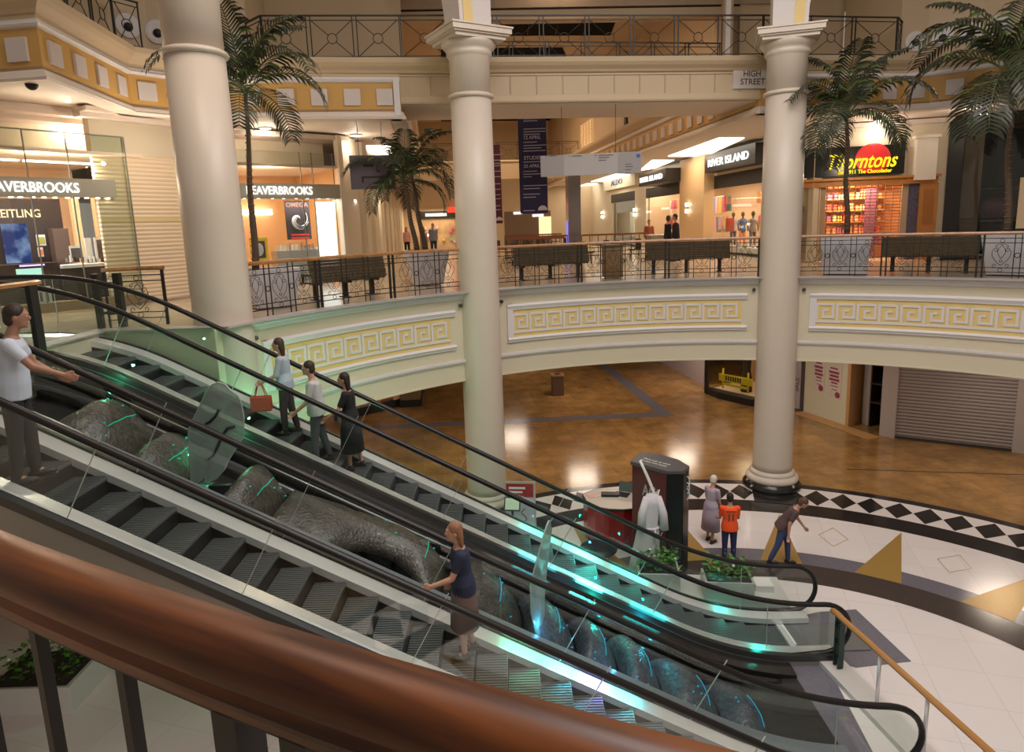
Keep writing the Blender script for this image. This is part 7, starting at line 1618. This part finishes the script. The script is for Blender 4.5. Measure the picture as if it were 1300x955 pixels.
def person(loc, yaw, label, h=1.75, lean=0.0, arms=((0.1, 0.2, 0.12), (-0.1, 0.2, 0.12)), legs=((0.1, 0.05), (-0.1, 0.1)), shirt=(0.5, 0.5, 0.5), sleeve=0.5, trousers=(0.02, 0.02, 0.03), hair=(0.02, 0.012, 0.008), hairlen=0.0, dress=False, shorts=False, skirt=False, vox=0.012, skin=SKIN, turn=0.0, female=False, shoes=(0.02, 0.02, 0.02), print_=None, sway=0.0, bag=None, group=None):
    """arms: (upper arm pitch forward, elbow bend, outward) for left, right; legs: (thigh pitch forward, knee bend)"""
    s = h / 1.75; t = thing('person', Vector(loc), label, 'person', group); t.rotation_euler = (0, 0, 0)
    Ry = lambda a: Matrix.Rotation(a, 3, 'Y')
    L = Ry(lean)
    hipz = 0.93
    # drop pelvis so that the lower foot rests on the ground
    def legpts(side, th, kn, hz):
        hip = Vector((0, side * 0.095, hz)); k = hip + Ry(-th) @ Vector((0, side * 0.005, -0.43)); a = k + Ry(-th + kn) @ Vector((0, 0, -0.42)); return hip, k, a
    low = min(legpts(sd, th, kn, 0)[2].z for sd, (th, kn) in zip((1, -1), legs)); hz = 0.085 - low
    pel = Vector((0, 0, hz + 0.04)); def_up = lambda d, y=0.0, x=0.0: pel + L @ Vector((x, y, d))
    sw = 0.185 if not female else 0.165
    neck0 = def_up(0.50, 0, -0.005); neck1 = def_up(0.60, 0, 0.02); hc = def_up(0.71, 0, 0.04)
    HR = L @ Matrix.Rotation(turn, 3, 'Z')
    b = MB(); sk = skin
    # torso
    wst, hp, ch = ((0.125, 0.150), (0.125, 0.175), (0.115, 0.165)) if not female else ((0.105, 0.125), (0.125, 0.175), (0.110, 0.145))
    T = [(0.0 - 0.06, *hp), (0.05, *hp), (0.18, *wst), (0.33, *ch), (0.43, ch[0] * 0.95, ch[1] * 1.02), (0.49, 0.075, 0.10), (0.52, 0.055, 0.06)]
    loft(b, [(def_up(d), rx, ry, L) for d, rx, ry in T], sk)
    b.tube([neck0, neck1, hc], [0.058, 0.052, 0.05], sk, 12)
    # head with nose, chin, ears, brow
    def hd(x, y, z): return hc + HR @ Vector((x, y, z))
    b.ell(hc, (0.095, 0.076, 0.115), sk, 20, 14, HR); b.ell(hd(0.03, 0, -0.06), (0.062, 0.056, 0.062), sk, 14, 10, HR); b.ell(hd(0.078, 0, -0.095), (0.022, 0.026, 0.02), sk, 10, 8, HR)
    b.ell(hd(0.100, 0, -0.012), (0.022, 0.012, 0.026), sk, 8, 6, HR); b.ell(hd(0.085, 0, 0.03), (0.016, 0.05, 0.012), sk, 8, 6, HR); b.ell(hd(0.088, 0, -0.055), (0.014, 0.026, 0.010), sk, 8, 6, HR)
    for sd in (1, -1): b.ell(hd(-0.005, sd * 0.078, -0.01), (0.020, 0.010, 0.030), sk, 8, 6, HR)
    cl = MB(); clm = mat('cloth_%.2f_%.2f_%.2f' % shirt, shirt, 0.85)
    off_ = 0.016
    tb_ = -0.10 if not dress else -0.05
    loft(cl, [(def_up(d), rx + off_, ry + off_, L) for d, rx, ry in [(tb_, hp[0] + 0.018, hp[1] + 0.014), (0.05, hp[0] + 0.014, hp[1] + 0.008)] + T[2:-1]], clm)
    hands = []
    for sd, (ap, eb, ao) in zip((1, -1), arms):
        sh = def_up(0.455, sd * sw); el = sh + L @ (Matrix.Rotation(sd * ao, 3, 'X') @ (Ry(-ap) @ Vector((0, 0, -0.29)))); wr = el + L @ (Matrix.Rotation(sd * ao * 0.5, 3, 'X') @ (Ry(-ap - eb) @ Vector((0, 0, -0.25))))
        cap(b, sh, el, 0.052, 0.040, sk); cap(b, el, wr, 0.040, 0.026, sk)
        cap(cl, def_up(0.44, sd * (sw - 0.06)), sh, 0.075, 0.066, clm)
        if sleeve > 0: cap(cl, sh, sh.lerp(el, min(1, sleeve)), 0.066, 0.056, clm)
        if sleeve > 1: cap(cl, el, el.lerp(wr, min(1, sleeve - 1) * 0.94), 0.054, 0.038, clm)
        # hand: palm, four fingers, thumb
        f_ = (wr - el).normalized(); sdv = L @ Vector((1, 0, 0)); sdv = (sdv - f_ * sdv.dot(f_)).normalized(); pn = f_.cross(sdv) * sd
        pc_ = wr + f_ * 0.045; M_ = Matrix((sdv, pn, f_)).transposed(); b.ell(pc_, (0.040, 0.016, 0.052), sk, 12, 8, M_)
        for k, ln in enumerate((0.072, 0.080, 0.074, 0.058)):
            r0 = wr + f_ * 0.085 + sdv * (0.030 - k * 0.020); c1 = (f_ * 0.9 - pn * 0.35 * sd * sd).normalized(); c2 = (f_ * 0.55 - pn * 0.75).normalized()
            b.tube([r0 - f_ * 0.02, r0, r0 + c1 * ln * 0.5, r0 + c1 * ln * 0.5 + c2 * ln * 0.5], [0.0105, 0.0105, 0.0095, 0.008], sk, 6)
        r0 = wr + f_ * 0.035 + sdv * 0.034; b.tube([r0 - sdv * 0.015, r0, r0 + (sdv * 0.6 + f_ * 0.7) * 0.035, r0 + (sdv * 0.3 + f_ * 0.9) * 0.065 - pn * 0.01], [0.014, 0.013, 0.011, 0.009], sk, 6)
        hands.append(wr + f_ * 0.08)
    tr = MB(); trm = mat('cloth_%.2f_%.2f_%.2f' % trousers, trousers, 0.85)
    sh_ = MB(); shm = mat('cloth_%.2f_%.2f_%.2f' % shoes, shoes, 0.5); feet = []
    if not dress: loft(tr, [(def_up(-0.10), hp[0] * 0.85, hp[1] * 0.95, L), (def_up(-0.04), hp[0] + 0.012, hp[1] + 0.012, L), (def_up(0.06), wst[0] + 0.004, wst[1] + 0.008, L)], trm)
    for sd, (th, kn) in zip((1, -1), legs):
        hip, k, a = legpts(sd, th, kn, hz); cap(b, hip, k, 0.082, 0.054, sk); cap(b, k, a, 0.053, 0.036, sk)
        b.ell(k.lerp(a, 0.3) + Vector((-0.015, 0, 0)), (0.052, 0.05, 0.10), sk, 10, 8)
        if not dress and not skirt:
            cap(tr, hip, k, 0.100, 0.072, trm)
            if not shorts: cap(tr, k, a + Vector((0, 0, 0.03)), 0.070, 0.056, trm)
        cap(b, a, a + Vector((0.11, 0, -0.05)), 0.034, 0.026, sk)
        fc = a + Vector((0.05, 0, -0.045)); q = MB(); q.ell(fc, (0.135, 0.046, 0.042), shm, 14, 8); q.ell(fc + Vector((-0.05, 0, 0.03)), (0.055, 0.042, 0.05), shm, 12, 8); q.box(fc + Vector((0, 0, -0.034)), (0.25, 0.085, 0.014), shm); feet.append(q)
    body = fuse(b, 'body', t, vox, sk)
    fuse(cl, 'shirt' if not dress else 'dress_top', t, max(0.012, vox), clm)
    if dress or skirt:
        q = MB(); mm = clm if dress else trm; hem = 0.42 if skirt else 0.35
        d0 = 0.16; fl_ = 1.25 if dress else 1.1
        loft(q, [(def_up(d0), wst[0] + 0.02, wst[1] + 0.02, L), (def_up(0.0), hp[0] + 0.022, hp[1] + 0.022, L), (Vector((0, 0, (hz + hem) / 2 + 0.1)), 0.15 * fl_, 0.19 * fl_, Matrix.Identity(3)), (Vector((0, 0, hem)), 0.17 * fl_, 0.21 * fl_, Matrix.Identity(3))], mm, 22); o = q.build('skirt'); o.parent = t; o.location = (0, 0, 0)
    else: fuse(tr, 'trousers', t, max(0.012, vox), trm)
    for q in feet: o = q.build('shoe'); o.parent = t
    hm = mat('hair_%.2f_%.2f' % hair[:2], hair, 0.55, bump=0.4, bscale=60); q = MB()
    q.ell(hd(-0.018, 0, 0.035), (0.096, 0.086, 0.098), hm, 20, 12, HR); q.ell(hd(-0.045, 0, -0.02), (0.068, 0.082, 0.085), hm, 16, 10, HR)
    if hairlen > 0: loft(q, [(hd(-0.05, 0, 0.02), 0.06, 0.085, HR), (hd(-0.065, 0, -0.08), 0.045, 0.088, HR), (hd(-0.07, 0, -0.10 - hairlen), 0.028, 0.07, HR)], hm)
    fuse(q, 'hair', t, 0.010, hm, smooth=2)
    q = MB()
    for sd in (1, -1): q.ell(hd(0.088, sd * 0.030, 0.008), (0.008, 0.013, 0.008), mat('eye_white', (0.7, 0.7, 0.7), 0.3), 8, 6, HR); q.ell(hd(0.0945, sd * 0.030, 0.008), (0.004, 0.006, 0.006), mat('iris_dark', (0.03, 0.02, 0.015), 0.2), 8, 6, HR)
    o = q.build('eyes'); o.parent = t
    q = MB(); q.ell(hd(0.0985, 0, -0.056), (0.005, 0.022, 0.007), mat('lips', (0.42, 0.14, 0.12), 0.5), 10, 6, HR); o = q.build('lips'); o.parent = t
    if print_:
        q = MB()
        for (y, z, w_, h2) in print_: c = def_up(z, y, -(ch[0] + off_ + 0.006)); q.box(c, (0.006, w_, h2), mat('print_dark', (0.25, 0.06, 0.02), 0.7), M=L)
        o = q.build('shirt_print'); o.parent = t; o['label'] = 'darker printed name and number on the back'
    t.scale = (s, s, s); t.rotation_euler = (0, 0, yaw)
    wp = [Vector(loc) + Matrix.Rotation(yaw, 3, 'Z') @ (p * s) for p in hands]
    if bag:
        which, size, col, lb = bag; p = wp[which]; g = thing('bag', p - Vector((0, 0, size[2] + 0.22)), lb, 'bag'); mb = MB(); c = p - Vector((0, 0, size[2] / 2 + 0.22))
        mb.box(c, size, mat('cloth_%.2f_%.2f_%.2f' % col, col, 0.7), yaw); part(mb, 'body', g, 0.02)
        for dy in (-0.04, 0.04): mb = MB(); mb.tube([c + Vector((-size[0] * 0.3, dy, size[2] / 2)), p + Vector((-0.03, dy * 0.3, 0.0)), p + Vector((0.03, dy * 0.3, 0.0)), c + Vector((size[0] * 0.3, dy, size[2] / 2))], 0.008, mat('cloth_%.2f_%.2f_%.2f' % col, col, 0.7), 6); part(mb, 'handle', g)
    return t
def tread(x):
    k = math.floor((x - (XT - 0.7)) / 0.4); return zdk(XT - 0.7 + k * 0.4 + 0.2) + 0.03
# near escalator, going down (+x)
Yn = (Y3 + Y4) / 2; Yf = (Y1 + Y2) / 2
def onstep(px, py, Y, dx=0.0): x = on_y(px, py, Y).x + dx; return Vector((x, Y, tread(x)))
person(onstep(32, 520, Yn - 0.25, -0.1), radians(28), 'person in a pale blue shirt on the near escalator, at the left edge', 1.92, 0.12, ((0.5, 0.5, 0.25), (0.75, 0.5, 0.3)), ((0.15, 0.15), (-0.05, 0.05)), (0.52, 0.58, 0.68), 0.55, (0.02, 0.02, 0.028), (0.025, 0.012, 0.008), vox=0.009, skin=SKIND)
person(onstep(588, 740, Yn + 0.12), radians(-170), 'person in a navy top and taupe skirt riding the near escalator', 1.70, 0.06, ((0.5, 0.9, 0.15), (0.15, 0.3, 0.1)), ((0.1, 0.12), (-0.08, 0.05)), (0.02, 0.025, 0.06), 0.6, (0.16, 0.10, 0.09), (0.28, 0.13, 0.07), 0.12, skirt=True, vox=0.009, female=True)
# far escalator
person(onstep(365, 520, Yf + 0.2), radians(185), 'person in a pale blue top, uppermost of three on the far escalator', 1.66, 0.03, ((0.3, 0.9, 0.1), (0.1, 0.4, 0.1)), ((0.1, 0.1), (-0.1, 0.1)), (0.40, 0.48, 0.55), 1.0, (0.06, 0.03, 0.04), (0.05, 0.025, 0.015), 0.15, vox=0.011, female=True, bag=(0, (0.34, 0.13, 0.26), (0.45, 0.05, 0.03), 'red handbag held by the uppermost person on the far escalator'))
person(onstep(403, 535, Yf - 0.15), radians(190), 'person in a pale top, middle one of three on the far escalator', 1.74, 0.05, ((0.35, 0.6, 0.15), (0.1, 0.3, 0.15)), ((0.12, 0.1), (-0.12, 0.1)), (0.50, 0.52, 0.50), 0.9, (0.08, 0.08, 0.09), (0.03, 0.018, 0.01), vox=0.011)
person(onstep(447, 560, Yf + 0.1), radians(180), 'person in a black dress with dark hair, lowest of three on the far escalator', 1.68, 0.04, ((0.5, 0.5, 0.2), (0.2, 0.4, 0.12)), ((0.1, 0.1), (-0.1, 0.1)), (0.012, 0.012, 0.014), 0.7, (0.012, 0.012, 0.014), (0.02, 0.01, 0.008), 0.18, dress=True, vox=0.011, female=True)
# lower floor
g = on_z(921, 707, 0); person(g + Vector((-0.12, 0.75, 0)), radians(35), 'elderly person with white hair and a lilac dress beside the orange shirt, lower floor', 1.62, 0.08, ((0.25, 0.4, 0.15), (0.2, 0.3, 0.12)), ((0.05, 0.05), (-0.05, 0.05)), (0.42, 0.36, 0.44), 0.7, (0.42, 0.36, 0.44), (0.72, 0.68, 0.62), dress=True, vox=0.012, female=True)
g = on_z(925, 715, 0); person(Vector((g.x, g.y, 0)), radians(84), 'person in a bright orange football shirt seen from behind, lower floor', 1.62, 0.0, ((0.25, 0.9, 0.1), (0.25, 0.9, 0.1)), ((0.03, 0.03), (-0.03, 0.03)), (0.95, 0.10, 0.015), 0.6, (0.025, 0.03, 0.10), (0.02, 0.012, 0.01), vox=0.011, print_=[(0, 0.42, 0.22, 0.03), (-0.045, 0.27, 0.05, 0.18), (0.045, 0.27, 0.05, 0.18)])
g = on_z(992, 716, 0); person(Vector((g.x, g.y, 0)), radians(-25), 'person in a dark striped top and blue jeans bending forward by the right column', 1.72, 0.55, ((0.7, 0.5, 0.2), (0.2, 0.3, 0.2)), ((0.25, 0.2), (-0.2, 0.15)), (0.10, 0.06, 0.06), 0.6, (0.05, 0.08, 0.20), (0.10, 0.05, 0.03), vox=0.012, turn=0.2)
# arcade
def arc_p(px, D): v = at_d(px, D); return Vector((v.x, v.y, ZM))
person(arc_p(515, 41), radians(-60), 'person in a pink top and black trousers, leftmost of three walking in the arcade', 1.68, 0.0, shirt=(0.6, 0.3, 0.28), trousers=(0.01, 0.01, 0.012), hair=(0.3, 0.15, 0.06), hairlen=0.1, vox=0.018, female=True)
person(arc_p(537, 38), radians(-80), 'person in a white and yellow skirt outfit, middle one of three in the arcade', 1.64, 0.0, shirt=(0.65, 0.55, 0.48), trousers=(0.45, 0.33, 0.08), hair=(0.3, 0.12, 0.05), hairlen=0.1, skirt=True, vox=0.018, female=True)
person(arc_p(549, 37.5), radians(-80), 'person in a blue grey shirt and dark trousers, rightmost of three in the arcade', 1.82, 0.0, shirt=(0.22, 0.26, 0.34), trousers=(0.04, 0.05, 0.09), hair=(0.2, 0.12, 0.07), vox=0.018)
person(arc_p(848, 27.5), radians(10), 'person in black with dark hair, left of two outside the farther clothes shop', 1.75, 0.0, shirt=(0.012, 0.012, 0.014), sleeve=2.0, trousers=(0.012, 0.012, 0.014), vox=0.018)
person(arc_p(858, 27), radians(170), 'person in a black jacket, right of two outside the farther clothes shop', 1.80, 0.0, shirt=(0.015, 0.012, 0.02), sleeve=2.0, trousers=(0.02, 0.02, 0.02), vox=0.018)
person(arc_p(824, 33), radians(-90), 'person in a rust red top outside the farther clothes shop', 1.62, 0.0, shirt=(0.30, 0.07, 0.03), sleeve=2.0, trousers=(0.05, 0.04, 0.04), vox=0.018)

# ================================================================== LIGHT
wd = bpy.data.worlds.new('world'); SC.world = wd; wd.use_nodes = True
wd.node_tree.nodes['Background'].inputs[0].default_value = (1.0, 0.86, 0.72, 1); wd.node_tree.nodes['Background'].inputs[1].default_value = 0.28
area('rotunda_light', (CC.x, CC.y + 1, 15.8), 8, 1050, (1, 0.94, 0.92))
area('rotunda_light', (-3.5, 9.0, 15.4), 3, 200, (1, 0.82, 0.66))
area('rotunda_light', (CC.x, 2.0, 14.5), 5, 380, (1, 0.94, 0.92))
for dd, pw in ((4.5, 380), (20.0, 380), (25.0, 300)):
    p = (cL + cR) / 2 + VD * dd; area('arcade_light', (p.x, p.y, 15.7), 1.6, pw, (1, 0.72, 0.47))
for (px, D, pw) in ((60, 18.6, 70), (120, 18.8, 60), (350, 21.5, 80), (1090, 24.5, 60), (900, 34, 90), (840, 42, 90), (480, 30, 60)):
    v = at_d(px, D); point('shop_fill', (v.x, v.y, ZM + 3.3), pw, (1, 0.80, 0.60), 0.03)  # points added near the shop fronts to brighten the soffit
for px, py, w_ in ((93, 144, 60), (219, 154, 60), (337, 163, 25), (452, 172, 25), (1117, 153, 25), (1233, 137, 25), (150, 152, 45)):
    c = on_z(px, py, ZSO + 0.03); point('downlight_fill', (c.x, c.y, ZSO - 0.35), w_, (1, 0.86, 0.70), 0.04)
v = at_d(235, 17.6); point('downlight_fill', (v.x, v.y, ZM + 3.6), 120, (1, 0.84, 0.66), 0.04)  # added lamp hidden by the column, brightening the roller shutter
point('upper_fill', (CC.x - 3, CC.y, 15.2), 260, (1, 0.86, 0.72), 0.3); point('upper_fill', (CC.x + 4, CC.y + 1, 15.2), 260, (1, 0.86, 0.72), 0.3)  # added out of view to lift the upper walls
for t_ in range(6):
    p = cR + VD * (6 + t_ * 7) + UD * 2.2; area('soffit_light', (p.x, p.y, ZSO - 0.06), 1.6, 70, (1, 0.85, 0.65))
for (x, y) in ((-2, 21), (4, 21.5), (3, 28), (9, 22), (14, 17.5), (0, 34), (8, 30), (-5, 17)):
    area('lower_floor_light', (x, y, 3.66), 1.2, 85, (1, 0.83, 0.66))
area('lower_floor_light', (-3.5, 3.5, 3.4), 2.0, 260, (1, 0.9, 0.8))  # added light in the open well, brightening the floor under the foreground rail
area('lower_floor_light', (2, -1, 3.66), 3.0, 150, (1, 0.85, 0.7))
# coloured lamps of the cascade: green near the top, cyan and blue near the foot, plus an added green wash
def tint_light(px, py, Y, dz, power, col, r=0.05, rot=None, nm='led_wash_lamp'):
    p = on_y(px, py, Y); p.z += dz; point(nm, p, power, col, r)
def tint_point(x, y, dz, p, col):
    point('led_wash_lamp', (x, y, zdk(x) + dz), p, col, 0.02)
tint_point(-4.4, 10.02, 0.28, 8, (0.10, 1.0, 0.45)); tint_point(-6.2, 10.02, 0.28, 6, (0.10, 1.0, 0.45))
tint_point(-4.9, 11.72, -0.5, 40, (0.35, 1.0, 0.6)); tint_point(-3.4, 11.9, -0.6, 60, (0.35, 1.0, 0.6)); tint_point(-6.4, 11.62, -0.35, 10, (0.35, 1.0, 0.6))  # green wash added behind the far escalator deck, tinting column and fascia
tint_point(1.35, 9.7, 0.1, 5, (0.0, 1.0, 0.72)); tint_point(2.2, 9.7, 0.1, 4, (0.0, 0.7, 1.0)); tint_point(0.3, 8.5, 0.2, 3, (0.05, 0.5, 1.0)); tint_point(1.4, 8.5, 0.2, 3, (0.05, 0.5, 1.0))
# unseen coloured area lights added above the steel decks for their bright sheen
SLA = math.atan2(XBt - XT, ZM)
def deck_fill_light(Y, px, ln, pw, col, flat=False):
    x = on_y(px, 740, Y).x
    d = bpy.data.lights.new('deck_fill', 'AREA'); d.energy = pw; d.color = col; d.shape = 'RECTANGLE'; d.size = ln; d.size_y = 0.05
    o = bpy.data.objects.new('deck_fill', d); COL.objects.link(o); o.location = (x, Y, zdk(x) + 0.34); o.rotation_euler = (0, 0 if flat else radians(28.8), 0)
for px, ln, pw, col in ((690, 0.7, 3, (0.0, 1, 0.7)), (745, 0.5, 14, (0.05, 1, 0.8)), (805, 0.7, 3.5, (0.0, 1, 0.75))): deck_fill_light(Y1 - 0.13, px, ln, pw, col)
for px, ln, pw, col in ((690, 0.7, 2.5, (0.1, 0.9, 1)), (755, 0.5, 12, (0.1, 1, 0.95)), (830, 0.7, 3, (0.0, 0.9, 0.9))): deck_fill_light(Y2 + 0.13, px, ln, pw, col)
for px, ln, pw, col in ((665, 0.5, 2.5, (0.1, 1, 0.5)), (720, 0.4, 4, (0.1, 0.8, 1)), (760, 0.4, 4, (0.35, 0.3, 1)), (800, 0.4, 3, (0.1, 0.9, 1))): deck_fill_light(Y3 - 0.13, px, ln, pw, col)
deck_fill_light(Y1 - 0.13, 918, 0.12, 1.6, (0.0, 1, 0.75), True); deck_fill_light(Y2 + 0.13, 968, 0.12, 1.6, (0.0, 1, 0.75), True)

SC.view_settings.view_transform = 'Standard'; SC.view_settings.look = 'None'; SC.view_settings.gamma = 1.0
SC.view_settings.exposure = 0.0; SC.view_settings.use_curve_mapping = False
